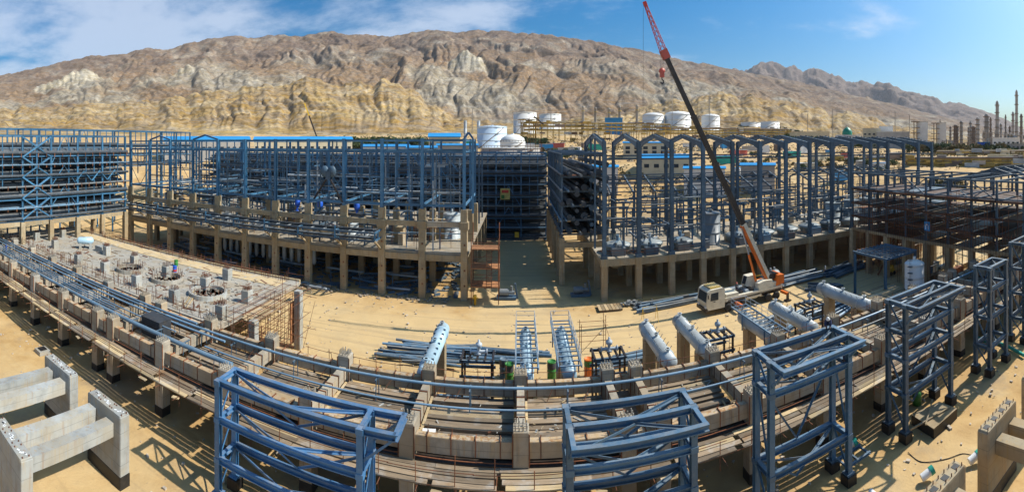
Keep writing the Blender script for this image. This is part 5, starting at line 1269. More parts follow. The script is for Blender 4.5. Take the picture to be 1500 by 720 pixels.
# ------------------------------------------------------------------ dark valve skids
def skid(label, x, y, zt=4.9):
    t = thing('valve_skid', label, 'valve skid', (x, y, 0), 'valve skids beside the deck'); m = 'boom_dark'
    for sx in (-1.5, 1.5):
        for sy in (-1.1, 1.1): bar('leg', t, (x+sx, y+sy, 0), (x+sx, y+sy, zt), .2, .2, m)
    for sy in (-1.1, 1.1):
        for z in (zt, zt-1.6): bar('beam', t, (x-1.8, y+sy, z), (x+1.8, y+sy, z), .22, .26, 'steel_slate')
    for k in range(5): bar('cross_member', t, (x-1.6+k*.8, y-1.2, zt+.1), (x-1.6+k*.8, y+1.2, zt+.1), .2, .22, m)
    v = MB().lathe([(0, 0), (.3, 0), (.3, .15), (.16, .25), (.16, .7), (.32, .8), (.36, 1.0), (.32, 1.15), (.12, 1.25), (.12, 1.5), (0, 1.55)], n=12)
    v.tube((-.9, 0, .3), (.9, 0, .3), .16); v.tube((-.9, 0, .3), (-.8, 0, .3), .3); v.tube((.8, 0, .3), (.9, 0, .3), .3)
    v.build('valve', 'galvanised', t, Matrix.Translation((x+.1, y, zt+.25)))
    return t
q = at(700, 522, 4.9); skid('dark valve skid between the lone pale vessel and the walkway pair', q.x, q.y)
q = at(891, 518, 4.9); skid('dark valve skid behind the paired deck pedestals', q.x, q.y)
q = at(1050, 490, 4.9); skid('dark valve skid in front of the crane truck', q.x, q.y)
q = at(1185, 446, 4.9); skid('dark valve skid among the stacked beams behind the grey vessels', q.x, q.y)
for k, (px, py, m, lab) in enumerate(((738, 552, 'steel_slate', 'dark blue drum on end by the first valve skid'), (746, 560, 'paint_green', 'green drum in front of the dark blue one'), (808, 556, 'paint_green', 'green drum between the walkway vessels'), (862, 552, 'paint_orange', 'orange and green drum beside the paired pedestals valve skid'))):
    p = at(px, py); p.z = 0; d = thing('drum', lab, 'drum', p, 'drums beside the deck'); s = Matrix.Scale(1.45, 4)
    MB().lathe([(0, 0), (.34, 0), (.36, .05), (.34, .1), (.34, .45), (.37, .48), (.34, .51), (.34, .95), (.36, .98), (.33, 1.0), (.30, .96), (0, .96)], n=16).build('body', m, d, Matrix.Translation(p) @ s @ Matrix.Diagonal((1, 1, 1.5, 1)))
    MB().lathe([(.345, .62), (.352, .64), (.352, .9), (.345, .92)], n=16).build('band', 'paint_green' if m == 'paint_orange' else 'tarp_dark', d, Matrix.Translation(p) @ s @ Matrix.Diagonal((1, 1, 1.5, 1)))

# ------------------------------------------------------------------ stacked beams and pipes on the sand
def stack(label, group, c, n, L, ang, mats_, spread=(2.2, .9), kinds=('I', 'pipe', 'I'), seed=0, jit=.08, w=(.2, .42)):
    r = random.Random(seed)
    for k in range(n):
        a = ang+r.gauss(0, jit); l = L*r.uniform(.55, 1.05); off = r.uniform(-spread[0], spread[0]); sh = r.uniform(-1.5, 1.5)
        d = Vector((math.cos(a), math.sin(a), 0)); s = Vector((-d.y, d.x, 0)); p = Vector(c)+s*off+d*sh; z = .2+r.random()*spread[1]*(1-abs(off)/spread[0]*.7)
        solo('steel_beam', p-d*l/2+Vector((0, 0, z)), p+d*l/2+Vector((0, 0, z+r.uniform(-.05, .05))), r.uniform(*w), r.choice(mats_), r.choice(kinds), label, 'beam', group)
BL = ('pipe_blue', 'steel_blue', 'steel_slate', 'pipe_grey')
stack('blue-grey steel section in the long heap behind the lone pale vessel', 'steel heap behind the pale vessel', (-11, 55.3, 0), 26, 13, .0, BL, (2.6, .9), seed=1)
stack('dark blue pipe in the heap behind the walkway vessels', 'pipe heap behind the walkway vessels', (-1.5, 56, 0), 9, 9, -.12, ('steel_blue', 'steel_slate'), (1.3, .9), ('pipe',), 2, .04, (.35, .5))
stack('blue pipe lying under the first valve skid', 'pipes under the first skid', (-6.5, 46, 0), 4, 6, 0.02, BL, (.8, .3), ('pipe',), 3, .03)
stack('blue steel section lying behind the bare grey vessels', 'steel behind the bare vessels', (14, 53.5, 0), 9, 9, .1, BL, (1.2, .8), ('I', 'pipe'), 4, .1, (.3, .5))
stack('pale blue beam stacked in front of the crane cab by the table', 'beams stacked by the crane cab', (24.5, 70, 0), 9, 12, .17, ('pipe_blue', 'pipe_grey', 'steel_blue'), (1.3, .8), ('I',), 5, .04, (.35, .6))
stack('steel section in the long heap along the concrete table', 'steel heap along the table', (50, 71, 0), 22, 14, .1, ('steel_slate', 'pipe_grey', 'steel_blue', 'pipe_blue'), (2.4, 1.0), ('I', 'I', 'pipe'), 6, .12, (.3, .5))
stack('steel section in the dark heap past the two workers', 'steel heap past the workers', (63, 70, 0), 16, 12, .2, ('steel_slate', 'steel_blue'), (2.2, .9), ('I',), 7, .12, (.3, .5))
stack('blue beam in the tidy stack behind the grey vessels', 'beam stack behind the grey vessels', (38, 55.5, 0), 20, 9, .35, ('pipe_blue', 'steel_blue', 'pipe_grey'), (2.4, 1.1), ('I', 'I', 'pipe'), 8, .08, (.28, .5))
stack('blue-grey tube in the stack beside the canopy frame', 'tube stack beside the canopy', (47.5, 54, 0), 16, 10, .2, ('pipe_blue', 'pipe_grey', 'steel_slate'), (2.2, 1.0), ('pipe', 'I'), 9, .1, (.28, .5))
stack('steel section lying between the vessels near the tall piers', 'steel between vessels', (36, 47, 0), 14, 7, .6, BL, (3, .6), ('I', 'pipe'), 10, .4, (.2, .35))
stack('dark beam scattered on the sand near the workers', 'dark beams near the workers', (53, 63.5, 0), 7, 6, -.5, ('steel_slate', 'boom_dark'), (2.2, .4), ('I',), 12, .15, (.25, .4))
stack('timber or steel offcut in the heap by the column feet', 'offcuts by the column feet', (-37, 74.4, 0), 12, 5, -.08, ('pipe_blue', 'galvanised', 'wood'), (1.2, .7), ('I', 'box'), 13, .15, (.2, .35))
stack('steel offcut in the heap behind the slab corner', 'offcuts behind the slab corner', (-48.5, 73.5, 0), 12, 5, -.1, ('pipe_grey', 'rust_light', 'galvanised'), (1.4, .8), ('I', 'box'), 14, .5, (.2, .3))
stack('thin pipe in the bundle along the far slab edge', 'thin pipes along the slab', (-60, 63.5, 0), 16, 15, 0.0, ('galvanised', 'pipe_grey', 'steel_slate'), (1.6, .8), ('pipe',), 15, .05, (.16, .28))
t = thing('pallet', 'flat timber pallet of planks on the sand by the hall corner', 'pallet', at(893, 452))
p = at(893, 452)
for k in range(7): box('plank', t, p+Vector((-1.7+k*.56, 0, .3)), (.48, 2.6, .1), 'wood_y')
for s in (-1, 1): box('runner', t, p+Vector((0, s*1.0, .12)), (3.8, .3, .22), 'wood')
for k, (px, py) in enumerate(((940, 450), (925, 447))):
    p = at(px, py); o = MB(); rr_ = random.Random(k)
    for q in range(26): o.box((rr_.gauss(0, .7), rr_.gauss(0, .5), abs(rr_.gauss(0, .3))+.1), (rr_.uniform(.2, .8), rr_.uniform(.2, .6), rr_.uniform(.1, .4)), rr_.uniform(0, 3))
    tag(o.build('scrap_heap', 'steel_slate' if k == 0 else 'pipe_grey', None, Matrix.Translation(p)), ('dark blue scrap heap beside the hall corner column', 'grey scrap heap between the pallet and the dark one')[k], 'heap', kind='stuff')
for (px, py, lab) in ((952, 466, 'thin yellow A-frame trestle standing on the open sand'),):
    p = at(px, py+4); t = thing('a_frame', lab, 'trestle', p)
    for s in (-1.1, 1.1):
        bar('leg', t, p+Vector((s, -.8, 0)), p+Vector((s, 0, 2.2)), .07, None, 'paint_yellow', 'pole'); bar('leg', t, p+Vector((s, .8, 0)), p+Vector((s, 0, 2.2)), .07, None, 'paint_yellow', 'pole')
    bar('bar', t, p+Vector((-1.2, 0, 2.2)), p+Vector((1.2, 0, 2.2)), .08, None, 'paint_yellow', 'pole')
p = at(868, 512); t = thing('scaffold_bay', 'small rusty scaffold bay standing behind the slanted walkway vessel', 'scaffold', p)
for sx in (-1.6, 1.6):
    for sy in (-.8, .8): bar('post', t, p+Vector((sx, sy, 0)), p+Vector((sx, sy, 4.2+sx*.3)), .08, None, 'rust', 'pole')
for z in (1.5, 3.4):
    for sy in (-.8, .8): bar('ledger', t, p+Vector((-1.9, sy, z)), p+Vector((1.9, sy, z)), .07, None, 'rust', 'pole')
bar('brace', t, p+Vector((-1.6, -.9, .2)), p+Vector((1.6, -.9, 3.4)), .06, None, 'rust', 'pole'); bar('brace', t, p+Vector((1.6, .8, 3.4)), p+Vector((2.8, .8, .1)), .06, None, 'rust', 'pole')
for k, (px, py, lab) in enumerate(((742, 437, 'pale pump on a blue base beside the corridor mouth'), (850, 433, 'grey pump skid in the shade by the corridor rack'))):
    p = at(px, py); t = thing('pump_skid', lab, 'pump', p)
    box('base', t, p+Vector((0, 0, .25)), (3.4, 1.6, .4), 'steel_blue' if k == 0 else 'steel_slate')
    MB().tube((-1.2, 0, 1.1), (.4, 0, 1.1), .6, n=14).tube((.4, 0, 1.1), (1.4, 0, 1.1), .35, n=12).tube((.9, 0, 1.1), (.9, 0, 2.2), .22, n=10).build('motor', 'pipe_grey', t, Matrix.Translation(p))
    bar('stand', t, p+Vector((1.9, .2, 0)), p+Vector((1.5, .2, 2.6)), .5, .3, 'steel_slate', 'box')
p = at(696, 446); t = thing('hydrant', 'yellow standpipe at the foot of the last tan column', 'hydrant', p)
MB().lathe([(0, 0), (.2, 0), (.2, 1.3), (.3, 1.35), (.25, 1.6), (0, 1.7)], n=10).build('riser', 'paint_yellow', t, Matrix.Translation(p)); MB().tube((-.5, 0, 1.1), (.5, 0, 1.1), .13, n=8).build('outlets', 'paint_yellow', t, Matrix.Translation(p))
# big pipes parked by the table, stored behind the crane cab
for k in range(3):
    solo('pipe', (31.5+k*.3, 68.6+k*1.0, .6), (39.5+k*.3, 69.4+k*1.0, .6), 1.1, 'steel_slate', 'pipe', 'thick dark pipe lying between the crane and the concrete table', 'pipe', 'thick pipes behind the crane')
hdrum(Vector((46.2, 72.5, 1.3)), 3.2, 1.1, .15, 'vessel_grey', 'short white drum lying in front of the table behind the crane', name='drum_vessel')

# ------------------------------------------------------------------ canopy frame, white tank, plank pit
C = thing('canopy_frame', 'blue steel canopy skeleton with closely set roof bars', 'canopy', (58.2, 53.5, 0))
cx0, cx1, cy0, cy1, cz = 54.5, 62.4, 50.2, 57.6, 7.55
for x in (cx0, cx1):
    for y in (cy0, cy1): bar('post', C, (x, y, 0), (x, y, cz), .36, .36, 'steel_blue')
for y in (cy0, cy1): bar('edge_beam', C, (cx0-.3, y, cz), (cx1+.3, y, cz), .26, .32, 'steel_blue')
for x in (cx0, cx1): bar('edge_beam', C, (x, cy0, cz+.02), (x, cy1, cz+.02), .24, .3, 'steel_blue')
for k in range(9): bar('roof_bar', C, (cx0-.2+k*1.02, cy0-.3, cz+.25), (cx0-.2+k*1.02, cy1+.3, cz+.25), .16, .18, 'steel_blue', 'box')
for k in range(4): bar('roof_rail', C, (cx0, cy0+.9+k*1.9, cz+.12), (cx1, cy0+.9+k*1.9, cz+.12), .14, .16, 'steel_blue')
p = Vector((58.2, 47.0, 0))
vt = vdrum(p, 6.7, 1.65, 'tank_white', 'white upright tank with a caged ladder beside the canopy', 'tank', name='upright_tank', dome=.4)
for s in (-.25, .25): bar('ladder_rail', vt, p+Vector((-1.75+s*.5, -.5+s, 0)), p+Vector((-1.75+s*.5, -.5+s, 8.0)), .06, None, 'galvanised', 'pole')
for k in range(18): bar('ladder_rung', vt, p+Vector((-1.87, -.75, .4+k*.4)), p+Vector((-1.62, -.25, .4+k*.4)), .04, None, 'galvanised', 'pole')
for k in range(5): MB().lathe([(.42, 0), (.46, 0), (.46, .07), (.42, .07), (.42, 0)], n=12).build('ladder_hoop', 'galvanised', vt, Matrix.Translation(p+Vector((-2.05, -.75, 3.6+k*1.05))))
pit = thing('plank_pit', 'stone-walled pit roofed with pale planks under the canopy', 'pit', (54, 48.5, 0))
box('wall', pit, (53.2, 47.4, 1.2), (7.0, .5, 2.6), 'concrete'); box('wall', pit, (49.8, 49.4, 1.2), (.5, 4.4, 2.6), 'concrete'); box('wall', pit, (56.4, 49.4, 1.2), (.5, 4.4, 2.6), 'concrete')
for k in range(8): box('plank', pit, (53.2, 47.5+k*.6, 2.62+.05*(k % 2)), (7.4+.4*(k % 3), .5, .1), 'wood_pale')
p = at(1305, 402); t = thing('yellow_barrow', 'small yellow machine parked in the canopy shade', 'machine', p)
MB().box((0, 0, .8), (1.4, .9, .7)).box((.3, 0, 1.5), (.5, .6, .8)).build('body', 'paint_yellow', t, Matrix.Translation(p))
for s in (-.5, .5): MB().tube((s, -.55, .4), (s, .55, .4), .4, n=12).build('wheel', 'rubber', t, Matrix.Translation(p))
p = at(1365, 398); t = thing('pallet_box', 'dark blue crate in the shade below the rusty rack', 'crate', p); box('body', t, p+Vector((0, 0, .9)), (4.5, 2.0, 1.6), 'steel_blue', .3); box('lid', t, p+Vector((0, 0, 1.76)), (4.7, 2.2, .1), 'tarp_dark', .3)

# ------------------------------------------------------------------ truck crane
CRM = Matrix.Translation((36.4, 65.3, 0)) @ Matrix.Rotation(math.pi+.10, 4, 'Z') @ Matrix.Scale(1.22, 4)      # +X of the truck = towards its cab
crane = put('truck_crane', None, CRM); tag(crane, 'cream and orange truck crane with its long dark boom raised over the yard', 'crane')
K = lambda b, name, mat, par=crane: b.build(name, mat, par, CRM)
K(MB().box((-.4, 0, 1.05), (12.4, 1.3, .5)).box((-1.0, 0, 1.45), (9.0, 2.5, .22)), 'chassis', 'boom_dark')
K(MB().box((-.9, 0, 1.62), (9.6, 2.5, .5)).box((2.7, 0, 2.0), (1.9, 2.3, .5)).box((-.7, -1.15, 1.35), (2.6, .2, .5)).box((-.7, 1.15, 1.35), (2.6, .2, .5)), 'side_skirts', 'paint_cream')
cab = K(MB().prism([(4.0, .75), (6.55, .75), (6.75, 1.5), (6.5, 3.05), (6.1, 3.3), (4.3, 3.35), (4.0, 3.1)], -1.27, 1.27), 'cab', 'paint_cream')
K(MB().add([(6.74, -1.1, 1.75), (6.74, 1.1, 1.75), (6.55, 1.0, 2.95), (6.55, -1.0, 2.95)], [(0, 1, 2, 3)]), 'windscreen', 'window_dark', cab)
for s in (-1, 1):
    K(MB().add([(5.0, s*1.285, 1.9), (6.2, s*1.285, 1.9), (6.1, s*1.285, 2.85), (5.0, s*1.285, 2.9)], [(0, 1, 2, 3)]), 'side_window', 'window_dark', cab)
    K(MB().box((5.6, s*1.29, 1.75), (.3, .05, .08)), 'door_handle', 'boom_dark', cab)
    K(MB().box((6.72, s*.9, 1.1), (.12, .4, .28)), 'headlight', 'paint_white', cab)
K(MB().box((6.7, 0, .75), (.3, 2.5, .4)), 'bumper', 'boom_dark', cab)
for s in (-1, 1): K(MB().tube((6.3, s*1.25, 2.9), (6.7, s*1.6, 2.8), .03, n=5).box((6.7, s*1.62, 2.6), (.06, .2, .45)), 'mirror', 'boom_dark', cab)
K(MB().box((4.02, 0, 2.3), (.06, 1.8, .9)), 'rear_window', 'window_dark', cab)
for k in range(4): K(MB().box((1.9-k*.9, .2, 2.0), (.5, 1.2, .35)), 'deck_locker', 'boom_dark' if k % 2 else 'galvanised')
for k in range(3): K(MB().sweep([(-1.2, -.5+k*.3, 1.9), (-.2, -.4+k*.3, 2.3), (1.2, -.5+k*.3, 1.95)], .05, 5), 'hose', 'rubber')
K(MB().box((5.2, 0, 3.42), (1.6, 1.8, .12)), 'roof_rack', 'paint_yellow', cab)
for k in range(6): K(MB().box((4.5+k*.3, 0, 3.5), (.06, 1.8, .08)), 'rack_bar', 'paint_cream', cab)
for x in (3.45, 1.0, -3.2, -4.7):
    for s in (-1, 1):
        w = K(MB().lathe([(.30, -.17), (.52, -.17), (.56, -.10), (.56, .10), (.52, .17), (.30, .17)], c=(x, s*1.17, .56), n=18, M=Matrix.Rotation(math.pi/2, 4, 'X')), 'wheel', 'rubber')
        K(MB().lathe([(0, -.12), (.14, -.16), (.30, -.13), (.30, .13), (.14, .16), (0, .12)], c=(x, s*1.17, .56), n=14, M=Matrix.Rotation(math.pi/2, 4, 'X')), 'rim', 'galvanised', w)
for x in (2.2, -5.6):
    for s in (-1, 1):
        o = K(MB().box((x, s*1.9, .95), (.35, 1.5, .35)), 'outrigger', 'paint_orange'); K(MB().box((x, s*2.6, .5), (.28, .28, 1.0)).box((x, s*2.6, .06), (.8, .8, .12)), 'jack', 'boom_dark', o)
for k in range(6):                                         # orange block lettering and stripes on the flank
    x = 3.4-k*.62
    K(MB().add([(x, -1.275, 1.42), (x-.42, -1.275, 1.42), (x-.28, -1.275, 1.84), (x+.14, -1.275, 1.84)], [(3, 2, 1, 0)]), 'flank_mark', 'paint_orange')
for z in (1.08, 1.34): K(MB().box((.2, -1.265, z), (4.0, .02, .08)), 'flank_stripe', 'paint_redpink')
# upper works
up = K(MB().lathe([(1.1, 1.55), (1.1, 1.85), (0, 1.86)], c=(-3.0, 0, 0), n=20), 'turntable', 'boom_dark')
uw = K(MB().box((-3.9, 0, 2.2), (3.6, 2.3, .6)).prism([(-1.6, 1.95), (-1.6, 2.8), (-2.6, 3.0), (-4.0, 2.9), (-4.0, 1.95)], .3, 1.2), 'upper_frame', 'paint_cream')
K(MB().prism([(-4.6, 1.9), (-6.1, 2.1), (-6.1, 3.3), (-4.9, 3.4)], -1.25, 1.25), 'counterweight', 'paint_orange')
K(MB().box((-2.6, -1.14, 2.25), (2.6, .1, .7)), 'orange_panel', 'paint_orange')
oc = K(MB().prism([(-2.3, 1.95), (-.6, 1.95), (-.45, 2.4), (-.8, 3.55), (-2.2, 3.6)], -1.45, -.35), 'operator_cab', 'paint_cream')
K(MB().add([(-2.1, -1.46, 2.5), (-.75, -1.46, 2.5), (-.95, -1.46, 3.4), (-2.1, -1.46, 3.4)], [(0, 1, 2, 3)]), 'cab_window', 'window_dark', oc)
K(MB().add([(-.44, -1.3, 2.45), (-.44, -.5, 2.45), (-.76, -.5, 3.45), (-.76, -1.3, 3.45)], [(0, 1, 2, 3)]), 'cab_windscreen', 'window_dark', oc)
for x in (-4.2, -5.0): K(MB().tube((x, -.8, 3.2), (x, .8, 3.2), .45, n=16), 'winch_drum', 'boom_dark')
# boom: from its pivot to the tip, all in the truck's own plane
pv = Vector((41.2, 65.3, 3.4)); tip = Vector((21.9, 65.1, 41.5)); bd = (tip-pv).normalized(); BLn = (tip-pv).length
up3 = bd.cross(Vector((0, 1, 0))).normalized(); sd3 = Vector((0, 1, 0))
def boom_sec(name, a, b_, w, h, mat):
    return bar(name, crane, pv+bd*a, pv+bd*b_, w, h, mat, 'box')
boom_sec('boom_base', -1.2, BLn*.265, .78, .9, 'paint_cream')
for s in (-1, 1): bar('boom_stripe', crane, pv+bd*(-1.1)+Vector((-.32, s*.40, -.2)), pv+bd*BLn*.262+Vector((-.32, s*.40, -.2)), .03, .34, 'paint_orange', 'box')
bar('boom_belly', crane, pv+bd*(-1.0)-up3*0+Vector((-.40, 0, -.21)), pv+bd*BLn*.262+Vector((-.40, 0, -.21)), .76, .05, 'paint_orange', 'box')
for k, (f0, f1, w) in enumerate(((.265, .535, .72), (.535, .735, .64), (.735, .97, .56))):
    boom_sec('boom_section', BLn*f0, BLn*f1, w, w*1.12, 'boom_dark')
    boom_sec('boom_collar', BLn*f1-.35, BLn*f1, w+.14, w*1.12+.16, 'boom_dark')
boom_sec('boom_head', BLn*.965, BLn*1.0, .9, 1.1, 'paint_redpink')
jt = Vector((19.1, 65.1, 48.2)); jd = (jt-tip).normalized(); ju = jd.cross(Vector((0, 1, 0))).normalized()
jib = thing('lattice_jib', None, None, tip); jib.parent = crane; jib.matrix_parent_inverse = WM[crane].inverted(); KIDS.setdefault(crane, []).append(jib)
JL = (jt-tip).length; cor = []
for s1, s2 in ((-1, -1), (-1, 1), (1, 1), (1, -1)):
    a = tip+sd3*s1*.38+ju*s2*.42; e = jt+sd3*s1*.16+ju*s2*.16; cor.append((a, e)); bar('chord', jib, a, e, .12, None, 'paint_red', 'pole')
for k in range(9):
    f0, f1 = k/9, (k+1)/9
    for i in range(4):
        a0, e0 = cor[i]; a1, e1 = cor[(i+1) % 4]
        bar('lacing', jib, a0.lerp(e0, f0), a1.lerp(e1, f1), .08, None, 'paint_red' if k % 2 else 'paint_redpink', 'pole')
bar('jib_head', jib, jt-jd*.3, jt+jd*.5, .4, .5, 'paint_red', 'box')
# hook block and lines
hb = tip+Vector((-.2, -.2, -3.3)); hz = 38.2
hk = tag(thing('hook_block', None, None, (hb.x, hb.y, hz)), None); hk.parent = crane; hk.matrix_parent_inverse = WM[crane].inverted(); KIDS[crane].append(hk)
b = MB(); b.lathe([(0, -.2), (.45, -.2), (.45, .2), (0, .2)], n=14, M=Matrix.Rotation(math.pi/2, 4, 'X')); b.box((0, 0, -.5), (.6, .5, 1.0)); b.build('sheave_housing', 'paint_redpink', hk, Matrix.Translation((hb.x, hb.y, hz)))
b = MB(); b.sweep([(0, 0, -.9), (0, 0, -1.3), (.28, 0, -1.6), (.1, 0, -1.95), (-.25, 0, -1.8)], .1, 8); b.build('hook', 'boom_dark', hk, Matrix.Translation((hb.x, hb.y, hz)))
for s in (-.18, .18): bar('hoist_rope', crane, (hb.x+s, hb.y, hz), (hb.x+s, hb.y, tip.z-.2), .05, None, 'boom_dark', 'pole')
bar('jib_line', crane, jt+Vector((-.35, 0, 0)), jt+Vector((-.35, 0, -14.5)), .045, None, 'boom_dark', 'pole')
lc0 = Vector((38.9, 65.3, 2.6)); lc1 = pv+bd*11.0+Vector((-.4, 0, -.4)); mid = lc0.lerp(lc1, .55)
bar('lift_cylinder', crane, lc0, mid, .42, None, 'paint_orange', 'pipe'); bar('lift_rod', crane, mid, lc1, .24, None, 'galvanised', 'pipe')
K(MB().box((-3.2, -1.6, 2.2), (3.6, .06, .06)).box((-3.2, -1.6, 2.9), (3.6, .05, .05)).box((-1.5, -1.6, 2.5), (.05, .05, 1.0)).box((-4.9, -1.6, 2.5), (.05, .05, 1.0)), 'deck_rail', 'paint_yellow')

# ------------------------------------------------------------------ workers
def skel(pose):
    J = dict(pelvis=(0, 0, .95), spine=(0, .0, 1.2), chest=(0, 0, 1.42), neck=(0, 0, 1.55), head=(0, .02, 1.66), crown=(0, .01, 1.78),
             shL=(-.19, 0, 1.46), elL=(-.25, .03, 1.17), wrL=(-.24, .14, .93), haL=(-.24, .18, .84), shR=(.19, 0, 1.46), elR=(.25, .03, 1.17), wrR=(.24, .14, .93), haR=(.24, .18, .84),
             hiL=(-.1, 0, .9), knL=(-.11, .04, .5), anL=(-.12, 0, .09), toL=(-.13, .17, .04), hiR=(.1, 0, .9), knR=(.11, .04, .5), anR=(.12, 0, .09), toR=(.13, .17, .04))
    if pose == 'crouch':
        J.update(pelvis=(0, -.15, .42), spine=(0, .02, .62), chest=(0, .2, .78), neck=(0, .31, .86), head=(0, .4, .92), crown=(0, .46, 1.02), shL=(-.19, .22, .78), elL=(-.26, .42, .58), wrL=(-.2, .58, .4), haL=(-.18, .64, .34),
                 shR=(.19, .22, .78), elR=(.26, .42, .58), wrR=(.2, .58, .4), haR=(.18, .64, .34), hiL=(-.1, -.13, .4), knL=(-.17, .25, .5), anL=(-.14, -.02, .09), toL=(-.15, .15, .04), hiR=(.1, -.13, .4), knR=(.17, .25, .5), anR=(.14, -.02, .09), toR=(.15, .15, .04))
    if pose == 'bend':
        J.update(pelvis=(0, -.12, .92), spine=(0, .1, 1.08), chest=(0, .32, 1.16), neck=(0, .45, 1.17), head=(0, .56, 1.15), crown=(0, .67, 1.17), shL=(-.19, .35, 1.14), elL=(-.23, .42, .86), wrL=(-.18, .5, .62), haL=(-.17, .53, .53), shR=(.19, .35, 1.14), elR=(.23, .42, .86), wrR=(.18, .5, .62), haR=(.17, .53, .53), hiL=(-.1, -.1, .88), hiR=(.1, -.1, .88))
    if pose == 'walk':
        J.update(knL=(-.11, .2, .52), anL=(-.12, .28, .09), toL=(-.13, .44, .06), knR=(.11, 0, .5), anR=(.12, -.26, .13), toR=(.13, -.12, .04), elL=(-.25, -.1, 1.18), wrL=(-.24, -.02, .94), haL=(-.24, .02, .86), elR=(.25, .12, 1.18), wrR=(.24, .26, .98), haR=(.24, .3, .9))
    return J
RAD = dict(pelvis=.14, spine=.13, chest=.15, neck=.06, head=.105, crown=.085, shL=.075, elL=.05, wrL=.034, haL=.045, shR=.075, elR=.05, wrR=.034, haR=.045, hiL=.095, knL=.062, anL=.045, toL=.045, hiR=.095, knR=.062, anR=.045, toR=.045)
CH = [('pelvis', 'spine'), ('spine', 'chest'), ('chest', 'neck'), ('neck', 'head'), ('head', 'crown')]+[(a+s, b+s) for s in 'LR' for a, b in (('sh', 'el'), ('el', 'wr'), ('wr', 'ha'), ('hi', 'kn'), ('kn', 'an'), ('an', 'to'))]+[('chest', 'shL'), ('chest', 'shR'), ('pelvis', 'hiL'), ('pelvis', 'hiR')]
SKM = {}
def skin_mesh(pose, keys, grow, mat, tagname):
    k = (pose, tagname, mat)
    if k in SKM: return SKM[k]
    J = skel(pose); names = [n_ for n_ in J if n_ in keys]; ix = {n_: i for i, n_ in enumerate(names)}
    me = bpy.data.meshes.new(tagname); me.from_pydata([J[n_] for n_ in names], [(ix[a], ix[b]) for a, b in CH if a in ix and b in ix], [])
    me.materials.append(MATS[mat]); ob = bpy.data.objects.new('tmp', me); COL.objects.link(ob)
    md = ob.modifiers.new('skin', 'SKIN'); md.use_smooth_shade = True
    for i, n_ in enumerate(names):
        r = RAD[n_]+grow; me.skin_vertices[0].data[i].radius = (r, r*(.8 if n_ in ('pelvis', 'spine', 'chest') else 1))
    me.skin_vertices[0].data[0].use_root = True
    ob.modifiers.new('sub', 'SUBSURF').levels = 1
    dg = bpy.context.evaluated_depsgraph_get(); m2 = bpy.data.meshes.new_from_object(ob.evaluated_get(dg)); bpy.data.objects.remove(ob); m2.name = tagname
    if not m2.materials: m2.materials.append(MATS[mat])
    for p_ in m2.polygons: p_.use_smooth = True
    SKM[k] = m2; return m2
TORSO = ('pelvis', 'spine', 'chest', 'shL', 'elL', 'wrL', 'shR', 'elR', 'wrR'); LEGS = ('pelvis', 'hiL', 'knL', 'anL', 'hiR', 'knR', 'anR'); FEET = None
def worker(p, rz, pose, shirt, trousers, helmet, label):
    M = Matrix.Translation(p) @ Matrix.Rotation(rz, 4, 'Z'); J = skel(pose)
    o = put('person', skin_mesh(pose, tuple(J), 0, 'skin', 'body'), M); tag(o, label, 'person', 'workers on the site')
    part('jacket', o, skin_mesh(pose, TORSO, .022, shirt, 'jacket'), M); part('trousers', o, skin_mesh(pose, LEGS, .02, trousers, 'trousers'), M)
    h = Vector(J['head']); d = (Vector(J['crown'])-h).normalized(); Q = Vector((0, 0, 1)).rotation_difference(d).to_matrix().to_4x4()
    MB().lathe([(.165, .02), (.15, .05), (.135, .06), (.13, .12), (.09, .185), (0, .21)], n=14).build('helmet', helmet, o, M @ Matrix.Translation(h) @ Q)
    for s in 'LR': MB().sweep([Vector(J['an'+s])+Vector((0, -.08, -.02)), Vector(J['an'+s])+Vector((0, .02, -.03)), Vector(J['to'+s])], .055, 8).build('boot', 'boom_dark', o, M)
    return o
worker(Vector((23.2, 27.7, 11.93)), 2.4, 'crouch', 'cloth_navy', 'cloth_navy', 'tank_white', 'worker in a white helmet crouching on the steel tower top corner')
worker(Vector((23.6, 26.2, 9.72)), 1.2, 'bend', 'cloth_grey', 'cloth_navy', 'paint_white', 'worker bending on the lower beam of the same tower')
MB_stones = MB()
for k in range(2600):
    x = random.uniform(-60, 90); y = random.uniform(8, 74); s_ = abs(random.gauss(0, .09))+.04
    MB_stones.box((x, y, s_*.2), (s_*random.uniform(.8, 2.2), s_, s_*.7), random.uniform(0, 3.1))
tag(MB_stones.build('stones', 'rubble'), 'stones and clods scattered over the sand yard', 'stones', kind='stuff')
q = at(1209, 402); worker(q, .4, 'walk', 'cloth_white', 'cloth_navy', 'paint_white', 'worker in a white shirt beside the steel heap, nearer the crane')
q = at(1220, 398); worker(q, -1.9, 'bend', 'cloth_white', 'cloth_grey', 'paint_white', 'worker in a white shirt bending over the steel heap')
worker(Vector((35.6, 66.6, 1.56)), 3.0, 'stand', 'cloth_grey', 'cloth_navy', 'paint_redpink', 'worker in grey standing on the crane deck behind the cab')
q = at(40, 384, 5.0); worker(Vector((q.x, 34.0, 4.98)), .5, 'bend', 'cloth_grey', 'cloth_grey', 'paint_yellow', 'worker in a yellow helmet bending among the slim blue pipes')
q = at(52, 384, 5.0); worker(Vector((xat(52, 34.2), 34.2, 4.98)), -.5, 'bend', 'cloth_navy', 'cloth_navy', 'paint_white', 'worker in a white helmet bending among the slim blue pipes')
worker(Vector((xat(9, 36), 36.0, 4.98)), 1.5, 'stand', 'paint_blue', 'paint_blue', 'paint_blue', 'worker in bright blue overalls near the photo edge on the deck')
q = at(1459, 372); worker(q, .9, 'stand', 'cloth_navy', 'cloth_navy', 'paint_white', 'worker in dark clothes in the shade below the rusty rack')

